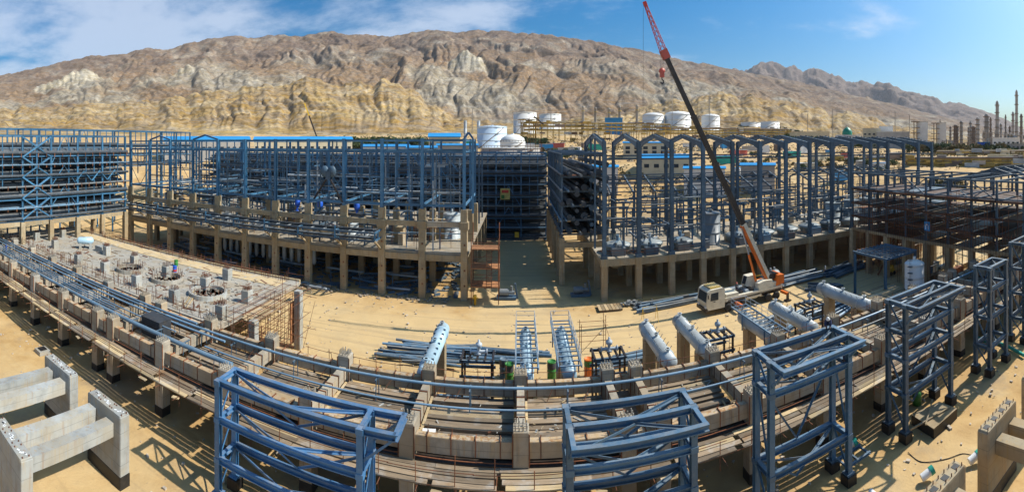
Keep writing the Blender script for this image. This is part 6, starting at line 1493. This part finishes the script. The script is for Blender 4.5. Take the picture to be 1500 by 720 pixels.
# ------------------------------------------------------------------ the plant beyond
def gp(px, r, dz=0.0):
    p = polar(px, r); p.z = ground_z(p)+dz; return p
def mpp(r): return r/F
def far_tank(px, w, ytop, r, mat, label, dome=.25, ybase=None, rails=False, name='storage_tank'):
    p = gp(px, r, -.6); rad = w*mpp(r)/2; h = zat(ytop, r)-p.z-rad*dome
    t = vdrum(p, h, rad, mat, label, 'tank', None, name, dome, rails)
    a0 = math.atan2(-p.y, -p.x); pts = [Vector((rad*1.03*math.cos(a0-.9+k*.22), rad*1.03*math.sin(a0-.9+k*.22), h*k/8)) for k in range(9)]
    MB().sweep(pts, max(.28, rad*.018), 5).build('spiral_stair', 'stack_brown', t, Matrix.Translation(p))
    b = MB()
    for k in range(24):
        a, c_ = k*math.pi/12, (k+1)*math.pi/12
        b.tube((rad*.99*math.cos(a), rad*.99*math.sin(a), h), (rad*.99*math.cos(a), rad*.99*math.sin(a), h+1.2), .12, n=4, smooth=False); b.tube((rad*.99*math.cos(a), rad*.99*math.sin(a), h+1.2), (rad*.99*math.cos(c_), rad*.99*math.sin(c_), h+1.2), .12, n=4, smooth=False)
    b.build('roof_rail', 'stack_grey', t, Matrix.Translation(p))
    return t
far_tank(721, 43, 184, 330, 'tank_paleblue', 'pale blue storage tank behind the end of the process building', .12, rails=True)
far_tank(751, 37, 196.5, 262, 'tank_white', 'white domed tank in front of the pale blue one', .62)
far_tank(748, 86, 215.5, 205, 'wall_grey', 'wide grey concrete tank wrapped in rusty scaffold', .03)
t = thing('tank_scaffold', 'rusty scaffold poles round the wide grey concrete tank', 'scaffold', polar(748, 190))
c0 = gp(748, 205)
for k in range(26):
    a = -2.9+k*.105*1.05; q = c0+Vector((14.5*math.cos(a), 14.5*math.sin(a), 0)); q.z = ground_z(q); hh = 30+rr.uniform(-5, 3) if a > -1.2 else 24+rr.uniform(-3, 2)
    bar('pole', t, q, (q.x, q.y, hh), .16, None, 'rust', 'pole')
    if k:
        for z in (12, 15, 18, 21, 24): bar('ledger', t, (pq.x, pq.y, z), (q.x, q.y, z), .13, None, 'rust', 'pole')
    pq = q
for px, lab in ((681.5, 'slim silver cylinder standing behind the pale blue tank, farther from it'), (701, 'slim silver cylinder standing close behind the pale blue tank')):
    p = gp(px, 420); vdrum(p, zat(176, 420)-p.z-1, 1.5, 'galvanised', lab, 'tank', name='silo', dome=.5)
far_tank(769, 34, 165, 600, 'tank_white', 'big white tank by the yellow rack end, below the pale rock face', .05)
far_tank(806, 32, 167, 780, 'tank_white', 'low white tank to the side of the big one', .05)
far_tank(957, 32, 165, 690, 'tank_white', 'white dome-roofed tank beside the chimneys, first of three', .28)
far_tank(993, 39, 163, 700, 'tank_white', 'largest white dome-roofed tank, middle of three', .26)
far_tank(1041, 27, 167, 720, 'tank_white', 'white dome-roofed tank behind the crane boom', .28)
far_tank(1128, 28, 178, 800, 'tank_white', 'flat wide white tank at the end of the far tank row', .04)
far_tank(1100, 30, 179, 860, 'tank_white', 'flat wide white tank half hidden in the far tank row', .04)
for i, (px, y) in enumerate(((854, 155), (872, 157), (892, 158), (907.5, 155), (933, 153.5))):
    p = gp(px, 650); h = zat(y, 650)-p.z; t = thing('chimney', f'grey flue stack behind the yellow pipe rack, {ORD[i]} counted towards the domed tanks', 'chimney', p, 'flue stacks behind the yellow rack')
    MB().lathe([(2.8, 0), (2.0, h*.3), (1.9, h*.93), (2.3, h*.94), (2.3, h*.97), (1.8, h*.98), (1.8, h)], n=12).build('shaft', 'stack_grey', t, Matrix.Translation(p)); MB().lathe([(2.4, h*.8), (3.0, h*.8), (3.0, h*.82), (2.4, h*.82)], n=12).build('gallery', 'rack_yellow', t, Matrix.Translation(p))
def far_building(px0, px1, ytop, r, depth, wall, roof, label, rise=0.0, name='warehouse', rows=1, cols=6, ez=None, win=True):
    a, b_ = gp(px0, r), gp(px1, r); d = (b_-a); d.z = 0; L = d.length; u = d.normalized(); ang = math.atan2(u.y, u.x); zb = min(a.z, b_.z)-.5
    c = (a+b_)/2; nrm = Vector((-u.y, u.x, 0)); c = c+nrm*depth/2; c.z = zb; h = zat(ytop, r)-zb-rise
    t = thing(name, label, 'building', c); M = Matrix.Translation(c) @ Matrix.Rotation(ang, 4, 'Z')
    MB().box((0, 0, h/2), (L, depth, h)).build('wall', wall, t, M)
    if rise > 0: MB().prism([(-L/2-.4, h), (L/2+.4, h), (L/2+.4, h+.35), (-L/2-.4, h+.35)], -depth/2-.5, depth/2+.5).build('roof_edge', roof, t, M); MB().add([(-L/2-.5, -depth/2-.6, h+.36), (L/2+.5, -depth/2-.6, h+.36), (L/2+.5, 0, h+rise+.36), (-L/2-.5, 0, h+rise+.36), (L/2+.5, depth/2+.6, h+.36), (-L/2-.5, depth/2+.6, h+.36)], [(0, 1, 2, 3), (3, 2, 4, 5), (0, 3, 5), (1, 4, 2)]).build('roof', roof, t, M)
    else: MB().box((0, 0, h+.2), (L+.6, depth+.6, .4)).build('roof', roof, t, M)
    if win:
        for rw in range(rows):
            for k in range(cols):
                x = -L/2+(k+.5)*L/cols; z = h*(.35+.5*(rw+.5)/rows) if rows > 1 else h*.62
                f = MB().box((x, -depth/2-.04, z), (L/cols*.5, .1, min(1.6, h/rows*.35))).build('window', 'window_dark', t, M)
    return t
far_building(372, 516, 200.5, 230, 12, 'wall_cream', 'roof_blue', 'long cream shed with a bright blue roof behind the process building', 1.6, cols=16)
far_building(240, 366, 200, 225, 12, 'wall_grey', 'roof_blue', 'long grey shed with a bright blue roof behind the building end farthest from the stair', 1.8, cols=14)
far_building(530, 600, 212, 205, 14, 'wall_white', 'roof_blue', 'low blue-roofed shed in the middle behind the process building', 1.0, cols=8)
far_building(596, 640, 214, 200, 14, 'wall_cream', 'roof_blue', 'small blue-roofed shed next to the cream gabled one', 1.0, cols=4)
far_building(628, 674, 195, 250, 16, 'wall_cream', 'roof_blue', 'cream gabled building with a blue roof edge near the silver cylinders', 2.2, cols=5)
far_building(640, 700, 211, 225, 10, 'wall_grey', 'roof_blue', 'blue-roofed annex below the cream gabled building', .8, cols=6)
for k in range(3):
    far_building(440+k*60, 490+k*60, (231, 232, 235)[k], 176, 8, ('wall_white', 'wall_cream', 'wall_white')[k], 'roof_blue', ('low blue roof glimpsed through the building bays, nearest the far crane', 'low blue roof glimpsed through the middle building bays', 'low blue roof glimpsed through the building bays nearest the stair')[k], .8, cols=5)
far_building(913, 978, 208, 232, 12, 'wall_cream', 'roof_blue', 'cream two-storey building seen through the second and third portal frames', .6, rows=2, cols=5)
far_building(940, 1012, 227, 188, 12, 'wall_cream', 'roof_blue', 'bright blue roofed shed in front of the cream two-storey building', 1.6, cols=5)
far_building(864, 905, 243, 168, 8, 'wall_white', 'roof_blue', 'small blue-roofed cabin behind the first portal frame', .6, cols=4)
far_building(1002, 1062, 245, 168, 8, 'wall_white', 'roof_blue', 'low blue-roofed cabin behind the fourth portal frame', .6, cols=4)
far_building(1085, 1135, 240, 172, 9, 'wall_grey', 'roof_blue', 'low blue-roofed shed behind the middle portal frames', .7, cols=4)
far_building(886, 912, 172, 560, 14, 'roof_blue', 'roof_blue', 'bright blue block standing below the flue stacks', .5, win=False)
far_building(1264, 1290, 188, 440, 18, 'wall_cream', 'wall_grey', 'cream block at the green dome end of the offices', 0, 'office_block', 2, 4)
far_building(1288, 1308, 185, 450, 18, 'wall_white', 'wall_grey', 'white upper storey of the offices near the green dome', 0, 'office_block', 2, 3)
far_building(1284, 1332, 193, 430, 14, 'wall_grey', 'wall_white', 'long low grey office wing facing the hall', 0, 'office_block', 1, 8)
for k, (a, b_, y) in enumerate(((1338, 1359, 178), (1367, 1386, 180))):
    t = far_building(a+6, b_, y, 420, 12, 'wall_white', 'wall_grey', ('tall white process tower block, nearer the offices', 'tall white process tower block, nearer the plant columns')[k], 0, 'tower_block', win=False)
    p = gp(a+3, 418); h = zat(y, 420)-p.z
    for q in range(5): box('gallery', t, p+Vector((0, 0, h*(.2+.2*q)-.3)), (5.5, 8, .5), 'stack_brown', .6)
    for sx in (-2.2, 2.2): bar('gallery_post', t, p+Vector((sx, 0, 0)), p+Vector((sx, 0, h)), .6, .6, 'stack_brown', 'box')
far_building(1454, 1494, 202, 400, 18, 'wall_white', 'tank_white', 'long low white building in front of the tall plant columns', 0, 'store_building', 1, 6)
far_building(1432, 1450, 208.5, 330, 8, 'paint_blue', 'roof_blue', 'bright blue block at the plant edge', 0, 'container_block', win=False)
far_building(1470, 1500, 211, 330, 8, 'wall_grey', 'wall_grey', 'grey low building beside the bright blue block', 0, 'store_building', 1, 5)
far_building(1060, 1150, 190, 560, 10, 'wall_grey', 'wall_cream', 'long pale boundary wall below the flat tanks', 0, 'boundary_wall', win=False)
far_building(1150, 1215, 193, 520, 8, 'wall_cream', 'wall_cream', 'pale earth-coloured wall beside the boundary wall', 0, 'boundary_wall', win=False)
# green dome
p = gp(1241, 480); p.z = zat(197.5, 480); rad = 15*mpp(480)/2; h = zat(185.5, 480)-p.z
t = thing('domed_shrine', 'green onion-topped dome on a low white building', 'building', p)
MB().lathe([(rad*.96, 0), (rad, h*.12), (rad*.97, h*.35), (rad*.8, h*.6), (rad*.5, h*.8), (rad*.18, h*.93), (.12, h*1.0), (0, h*1.08)], n=20).build('dome', 'dome_green', t, Matrix.Translation(p))
box('base', t, p+Vector((0, 0, -3)), (34*mpp(480), 16, 6), 'wall_white', -.6)
for k in range(7): box('window', t, p+Vector((-9.5+k*3.1, -8.1-(k-3)*0, -2.6)), (1.2, .3, 2.2), 'window_dark', -.6)
# refinery columns
COLS = [(1489, 131, 4.2, 'stack_grey'), (1460.6, 147, 5, 'stack_grey'), (1483.8, 163, 4, 'stack_grey'), (1496, 166, 4, 'stack_brown'), (1473, 167, 2.4, 'stack_grey'), (1445, 166, 6.5, 'stack_grey'), (1451, 171, 3, 'stack_brown'), (1432, 171, 5, 'stack_grey'),
        (1421.5, 177, 3.6, 'stack_grey'), (1408, 176, 4, 'stack_grey'), (1400, 182, 7, 'stack_brown'), (1426, 184, 6, 'stack_brown'), (1392, 184, 3, 'stack_grey'), (1418.5, 185, 2.4, 'stack_grey'), (1377, 174, 1.4, 'stack_brown'), (1466, 180, 3, 'stack_grey'), (1479, 184, 3, 'stack_brown'), (1503, 172, 4, 'stack_grey')]
WH = ('tallest grey plant column near the photo edge', 'second tallest grey plant column, ringed with platforms', 'grey column close before the tallest', 'brown column just past the tallest', 'thin chimney between the two tallest columns', 'broad twin-like column before the second tallest', 'slim brown column beside the broad one', 'knobbed column standing alone before the broad one', 'thin knobbed column nearer the offices', 'grey column rising behind the brown stump', 'squat brown column nearest the offices', 'squat brown column beside the knobbed one', 'short grey column nearest the white tower blocks', 'thinnest short column between squat brown ones', 'needle-thin mast behind the white tower block', 'short grey column low between the tallest', 'short brown column at the tallest one’s foot', 'grey column cut by the photo edge')
for (px, y, w, m), lab in zip(COLS, WH):
    r = 540+(px*7 % 60); p = gp(px, r, -.5); h = zat(y, r)-p.z; rad = w*mpp(r)/2
    t = thing('process_column', lab.replace('’', ''), 'column', p, 'refinery columns')
    MB().lathe([(rad*1.15, 0), (rad, h*.12), (rad, h*.6), (rad*.92, h*.62), (rad*.92, h*.95), (rad*.5, h*.985), (0, h)], n=14).build('shell', m, t, Matrix.Translation(p))
    for q in range(5): z = h*(.25+.16*q); MB().lathe([(rad, z), (rad*1.5, z), (rad*1.5, z+.8), (rad*1.42, z+.8), (rad*1.42, z+.2), (rad, z+.2)], n=12).build('platform', 'stack_brown', t, Matrix.Translation(p))
    MB().tube((rad*1.25, -rad*.4, 0), (rad*1.25, -rad*.4, h*.9), rad*.16, n=6).tube((rad*1.25, -rad*.4, h*.9), (0, 0, h*.97), rad*.16, n=6).build('overhead_line', 'galvanised', t, Matrix.Translation(p))
for k, (a, b_, y, m) in enumerate(((1440, 1462, 189, 'stack_grey'), (1462, 1484, 192, 'wall_grey'), (1484, 1506, 194, 'stack_grey'), (1380, 1396, 203, 'stack_grey'), (1396, 1432, 207, 'stack_brown'), (1340, 1366, 205, 'stack_brown'))):
    t = thing('process_structure', f'{("blue-grey plant structure below the second tallest column","grey plant structure between the tallest columns","grey plant structure at the photo edge","grey plant structure by the squat brown column","long brown plant structure before the squat columns","brown low structure under the white tower blocks")[k]}', 'structure', gp(a, 520))
    r = 500 if k < 3 else 380
    A0, B0 = gp(a, r), gp(b_, r); h = zat(y, r)-A0.z; n_ = 5; dv = (B0-A0)/n_; nr = Vector((-dv.y, dv.x, 0)).normalized()*9
    for i in range(n_+1):
        for s in (0, 1):
            q = A0+dv*i+nr*s; bar('post', t, (q.x, q.y, A0.z-1), (q.x, q.y, A0.z+h*rr.uniform(.75, 1.0)), .8, .8, m, 'box')
    for f in (.3, .55, .8):
        c = (A0+B0)/2+nr*.5; box('floor', t, (c.x, c.y, A0.z+h*f), ((B0-A0).length, 9, .7), m, math.atan2(dv.y, dv.x))
    for i in range(8):
        q = A0+(B0-A0)*rr.random()+nr*rr.random(); z0 = A0.z+h*rr.choice((0, .3, .55)); rd = rr.uniform(1, 2.6)
        MB().lathe([(0, 0), (rd, .2), (rd, h*.22), (0, h*.25)], n=10).build('equipment', rr.choice((m, 'galvanised', 'wall_grey', 'steel_blue')), t, Matrix.Translation((q.x, q.y, z0)))
# yellow-brown pipe racks on the plain
def long_rack(pxs, r0, r1, ytop, ybot, label, mat='rack_yellow', pipem=('stack_brown', 'rack_yellow', 'rack_yellow', 'wall_cream', 'rack_yellow', 'stack_brown'), bays=14):
    a, b_ = polar(pxs[0], r0), polar(pxs[1], r1); zt0, zt1 = zat(ytop[0], r0), zat(ytop[1], r1); hh = (ybot-ytop[0])*mpp((r0+r1)/2)
    t = thing('plant_pipe_rack', label, 'pipe rack', (*((a+b_)/2).xy, ground_z(a))); d = b_-a; nr = Vector((-d.y, d.x, 0)).normalized()*7
    for i in range(bays+1):
        f = i/bays; q = a+d*f; zt = zt0+(zt1-zt0)*f
        for s in (0, 1):
            w = q+nr*s; bar('leg', t, (w.x, w.y, ground_z(w)-1), (w.x, w.y, zt), .45, .5, mat, 'box')
        for g_ in (0, .5, 1): bar('cross_beam', t, (q.x, q.y, zt-hh*g_), (q.x+nr.x, q.y+nr.y, zt-hh*g_), .5, .6, mat, 'box')
    for g_ in (0, .5, 1):
        for s in range(6):
            o = nr*(s/5.0); bar('pipe', t, (a.x+o.x, a.y+o.y, zt0-hh*g_+.7), (b_.x+o.x, b_.y+o.y, zt1-hh*g_+.7), rr.uniform(.5, 1.3), None, pipem[(s+int(g_*4)) % len(pipem)], 'pipe')
        bar('fascia', t, (a.x, a.y, zt0-hh*g_), (b_.x, b_.y, zt1-hh*g_), .4, .9, mat, 'box')
    for i in range(bays*3):
        f = rr.random(); q = a+d*f+nr*rr.uniform(-.2, 1.1); zt = zt0+(zt1-zt0)*f; z = rr.choice((zt+1.2, zt-hh*.5+1, zt-hh*.8, zt-hh-2.5, ground_z(q)+2)); w = rr.uniform(2, 9)
        box('equipment', t, (q.x, q.y, z), (w, rr.uniform(1.5, 4), rr.uniform(.8, 2.8)), rr.choice(('rack_yellow', 'stack_brown', 'wall_cream', 'rack_yellow', 'galvanised', 'stack_grey')), math.atan2(d.y, d.x))
    return t
long_rack((768, 982), 400, 430, (180, 182.5), 190, 'long yellow-brown pipe rack on tall legs before the flue stacks', bays=26)
long_rack((965, 1155), 440, 520, (188, 190), 195, 'yellow-brown pipe rack continuing below the domed tanks', bays=20)
long_rack((1372, 1560), 300, 300, (223, 222), 231, 'ochre pipe rack crossing the plain beyond the rusty rack', bays=18)
long_rack((1330, 1560), 235, 235, (233, 232), 244, 'nearest ochre pipe rack just behind the rusty rack', bays=22)
long_rack((1190, 1340), 250, 265, (236, 230), 243, 'ochre pipe rack seen between the far portal frames', bays=14)
ph = thing('pipe_rack_head', 'yellow stair and platform cluster at the yellow rack end', 'structure', polar(775, 395))
for k in range(16):
    q = polar(763+rr.uniform(0, 26), 392+rr.uniform(-6, 6)); z = zat(rr.uniform(172, 186), 395); bar('post', ph, (q.x, q.y, ground_z(q)), (q.x, q.y, z), .6, .6, 'rack_yellow', 'box'); box('platform', ph, (q.x, q.y, z), (6, 5, .5), rr.choice(('stack_brown', 'rack_yellow')))
bar('stair', ph, polar(782, 392, zat(170, 392)), polar(796, 392, zat(182, 392)), .8, 1.0, 'boom_dark', 'box')
# clutter: cabins, vehicles, pallets between the racks
CLM = ('paint_white', 'wall_cream', 'roof_blue', 'paint_redpink', 'wall_grey', 'paint_white', 'stack_brown', 'paint_teal')
CNM = ('plain white container', 'cream site cabin', 'bright blue container', 'faded red container', 'grey site cabin', 'white flat-roofed cabin', 'brown equipment box', 'teal equipment box')
cl = [(770, 206, 300), (782, 203, 320), (800, 207, 290), (815, 204, 320), (830, 209, 270), (842, 212, 260), (860, 203, 330), (872, 208, 290), (1010, 205, 330), (1030, 209, 280), (1062, 206, 320), (1082, 214, 250), (1100, 209, 290), (1120, 212, 270), (1140, 208, 300), (1160, 214, 250), (1176, 210, 280), (1200, 216, 240), (1216, 211, 280), (1240, 214, 260),
      (1262, 218, 230), (1290, 221, 225), (1310, 215, 260), (690, 205, 350), (655, 183, 520), (672, 186, 500), (710, 180, 480), (735, 178, 520), (728, 182, 470), (748, 183, 460), (980, 226, 230), (1060, 226, 210), (1090, 232, 190), (1180, 228, 205), (1230, 234, 190)]
for k, (px, py, r) in enumerate(cl):
    p = gp(px, r); w = rr.uniform(5, 12); h = rr.uniform(2.6, 4.5); m = CLM[k % 8]
    t = thing('site_cabin', f'{CNM[k % 8]} among the clutter on the plain behind the halls', 'cabin', p, 'cabins and containers on the plain')
    MB().box((0, 0, h/2), (w, 3.2, h)).build('body', m, t, Matrix.Translation(p) @ Matrix.Rotation(rr.uniform(-.5, .5), 4, 'Z')); box('roof', t, p+Vector((0, 0, h+.12)), (w*.96, 3.4, .2), rr.choice(('wall_white', 'roof_blue', 'wall_grey')), 0)
def mast(px, y, r, label, w=.9):
    p = gp(px, r); h = zat(y, r)-p.z; t = thing('lattice_mast', label, 'mast', p, 'masts on the plain')
    for sx, sy in ((-1, -1), (1, -1), (0, 1)): bar('leg', t, p+Vector((sx*w, sy*w, 0)), p+Vector((sx*w*.2, sy*w*.2, h)), .35, None, 'stack_grey', 'pole')
    for k in range(8): bar('lacing', t, p+Vector((-w*(1-.1*k), -w, h*k/8)), p+Vector((w*(1-.1*k)*.9, -w*.8, h*(k+1)/8)), .25, None, 'stack_grey', 'pole')
for px, y, r, lab in ((1219.5, 160, 620, 'tall thin mast beyond the green dome'), (1183, 166, 700, 'thin mast beyond the flat tanks'), (1332, 168, 700, 'mast behind the offices'), (1311, 163, 720, 'mast behind the offices, taller one'), (692, 158, 600, 'thin mast behind the silver cylinders'), (984.5, 132, 640, 'flare mast behind the largest domed tank'), (1039, 140, 700, 'thin mast behind the crane boom'), (807, 160, 650, 'thin mast behind the low white tank')): mast(px, y, r, lab)
p = gp(984.5, 640); 
# far yellow mobile crane
p = gp(466, 300); t = thing('mobile_crane', 'small far crane with a yellow boom tip behind the building', 'crane', p)
e = polar(446, 300, zat(151, 300)); s0 = polar(463.5, 300, zat(199, 300)); mdp = s0.lerp(e, .62)
bar('boom', t, s0, mdp, .9, .9, 'boom_dark', 'box'); bar('boom_tip', t, mdp, e, .8, .8, 'paint_yellow', 'box'); MB().box((0, 0, 1.8), (9, 3, 2)).box((3, 0, 3.4), (2.4, 2.6, 1.6)).build('truck', 'paint_yellow', t, Matrix.Translation(p))
bar('boom_root', t, p+Vector((0, 0, 2)), s0, 1.0, 1.0, 'boom_dark', 'box')

# ------------------------------------------------------------------ trees and shrubs
def crown_mesh(seed, mat, n=620):
    r = np.random.default_rng(seed); v = []; f = []
    lob = [(r.normal(0, .33), r.normal(0, .33), r.uniform(.35, .95), r.uniform(.22, .42)) for _ in range(9)]
    for k in range(n):
        x, y, z, s = lob[k % 9]; d = r.normal(size=3); d /= np.linalg.norm(d); q = s*r.uniform(.55, 1.05); c = np.array([x, y, z])+d*q*np.array([1, 1, .8])
        a = r.normal(size=3); a /= np.linalg.norm(a); b_ = np.cross(a, r.normal(size=3)); b_ /= np.linalg.norm(b_); w = r.uniform(.05, .11)
        i = len(v); v += [tuple(c-a*w), tuple(c+b_*w*.6), tuple(c+a*w), tuple(c-b_*w*.6)]; f.append((i, i+1, i+2, i+3))
    me = bpy.data.meshes.new('crown'); me.from_pydata(v, [], f); me.materials.append(MATS[mat]); return me
CRW = [crown_mesh(s, 'leaf') for s in (1, 2, 3)]+[crown_mesh(4, 'leaf_dry')]
tk = MB(); tk.tube((0, 0, -.05), (.02, 0, .45), .05, .035, 6); tk.tube((.02, 0, .42), (.22, .1, .75), .03, .015, 5); tk.tube((.02, 0, .42), (-.18, -.12, .8), .03, .015, 5); TRK = tk.mesh('trunk', 'bark')
def tree(p, h, label, group, v):
    t = thing('tree', label, 'tree', p, group); M = Matrix.Translation(p) @ Matrix.Rotation(rr.uniform(0, 6), 4, 'Z') @ Matrix.Diagonal((h*rr.uniform(.7, 1.1), h*rr.uniform(.7, 1.1), h*.85, 1))
    part('trunk', t, TRK, M); part('crown', t, CRW[v], M)
for k in range(46):
    px = 505+k*2.6; r = 300+rr.uniform(-12, 14); tree(gp(px+rr.uniform(-1, 1), r), rr.uniform(7, 9.8), 'dark green tree in the tree line between the sheds and the foothills', 'tree line behind the sheds', k % 3)
for k in range(11): tree(gp(762+k*3.4, 330+rr.uniform(-10, 10)), rr.uniform(6, 9), 'green tree in the clump below the yellow rack end', 'trees by the yellow rack end', k % 3)
for k in range(26): tree(gp(778+k*3.6+rr.uniform(-1, 1), 235+rr.uniform(-8, 30)), rr.uniform(2.2, 4.4), 'small round shrub in the row between the corridor rack and yellow rack', 'shrub row behind the corridor', (0, 3, 1, 2)[k % 4])
for k in range(60): tree(gp(1330+k*2.9+rr.uniform(-2, 2), 325+rr.uniform(-14, 22)), rr.uniform(4, 8), 'green tree in the belt before the refinery', 'tree belt before the refinery', (0, 1, 3, 2)[k % 4])
for k in range(34): tree(gp(1150+k*4.3, 430+rr.uniform(-20, 30)), rr.uniform(5, 9), 'tree in the garden belt round the green dome and offices', 'garden trees round the dome', k % 3)
for k in range(26): tree(gp(1090+k*9.5+rr.uniform(-3, 3), 215+rr.uniform(-20, 30)), rr.uniform(2, 4.5), 'scrubby bush on the plain behind the portal hall', 'bushes behind the hall', (3, 0, 3, 1)[k % 4])
for k in range(16): tree(gp(1110+k*4, 900+rr.uniform(-30, 40)), rr.uniform(6, 10), 'far tree below the foothills beyond the flat tanks', 'far trees below the foothills', k % 3)
for k in range(14): tree(gp(1365+k*3.2, 175+rr.uniform(-8, 8)), rr.uniform(3, 6), 'leafy bush between the last portal frames and the rusty rack', 'bushes by the last portal frames', (0, 3)[k % 2])

# low scrub over the plain, too much to count
rg = np.random.default_rng(5); vs, fs = [], []
for k in range(4200):
    px = rg.uniform(480, 1560); r = rg.uniform(168, 560) if k % 3 else rg.uniform(168, 330); p = gp(px, r)
    if math.sin(p.x*.031)+math.sin(p.y*.043+1)+math.sin((p.x+p.y)*.019) < rg.uniform(-1.2, .9): continue
    s_ = rg.uniform(.5, 1.5)
    for q in range(7):
        c_ = np.array(p)+rg.normal(0, 1, 3)*np.array([s_, s_, .35*s_])+np.array([0, 0, .45*s_]); a_ = rg.normal(size=3); a_ /= np.linalg.norm(a_); b_ = np.cross(a_, rg.normal(size=3)); b_ /= np.linalg.norm(b_)
        i = len(vs); w = s_*.55; vs += [tuple(c_-a_*w), tuple(c_+b_*w*.7), tuple(c_+a_*w), tuple(c_-b_*w*.7)]; fs.append((i, i+1, i+2, i+3))
me = bpy.data.meshes.new('scrub'); me.from_pydata(vs, [], fs); me.materials.append(MATS['leaf_dry'])
tag(put('scrub', me, Matrix.Identity(4)), 'dry olive scrub dotted over the plain behind the halls', 'scrub', kind='stuff')
b = MB()
for k in range(700):
    px = rr.uniform(690, 1500); r = rr.uniform(165, 420); p = gp(px, r); s_ = rr.uniform(.4, 1.6)
    b.box(p+Vector((0, 0, s_*.25)), (s_*rr.uniform(.6, 3), s_, s_*.7), rr.uniform(0, 3))
tag(b.build('spoil', 'rubble'), 'brown spoil and stored material strewn over the plain', 'spoil', kind='stuff')

# ------------------------------------------------------------------ air: thin even haze round the whole place
hm = bpy.data.materials.new('haze'); hm.use_nodes = True; hn = hm.node_tree; hn.nodes.clear()
ho = hn.nodes.new('ShaderNodeOutputMaterial'); hv = hn.nodes.new('ShaderNodeVolumePrincipled'); hn.links.new(hv.outputs[0], ho.inputs['Volume'])
hv.inputs['Color'].default_value = (0.86, 0.90, 0.97, 1); hv.inputs['Density'].default_value = 2.7e-5; hv.inputs['Anisotropy'].default_value = 0.2
MATS['haze'] = hm
hz_ = MB().box((0, 0, 705), (19400, 19400, 1640)).build('haze', 'haze', None, Matrix.Identity(4)); tag(hz_, 'thin pale haze filling the air over the valley', None, kind='stuff')
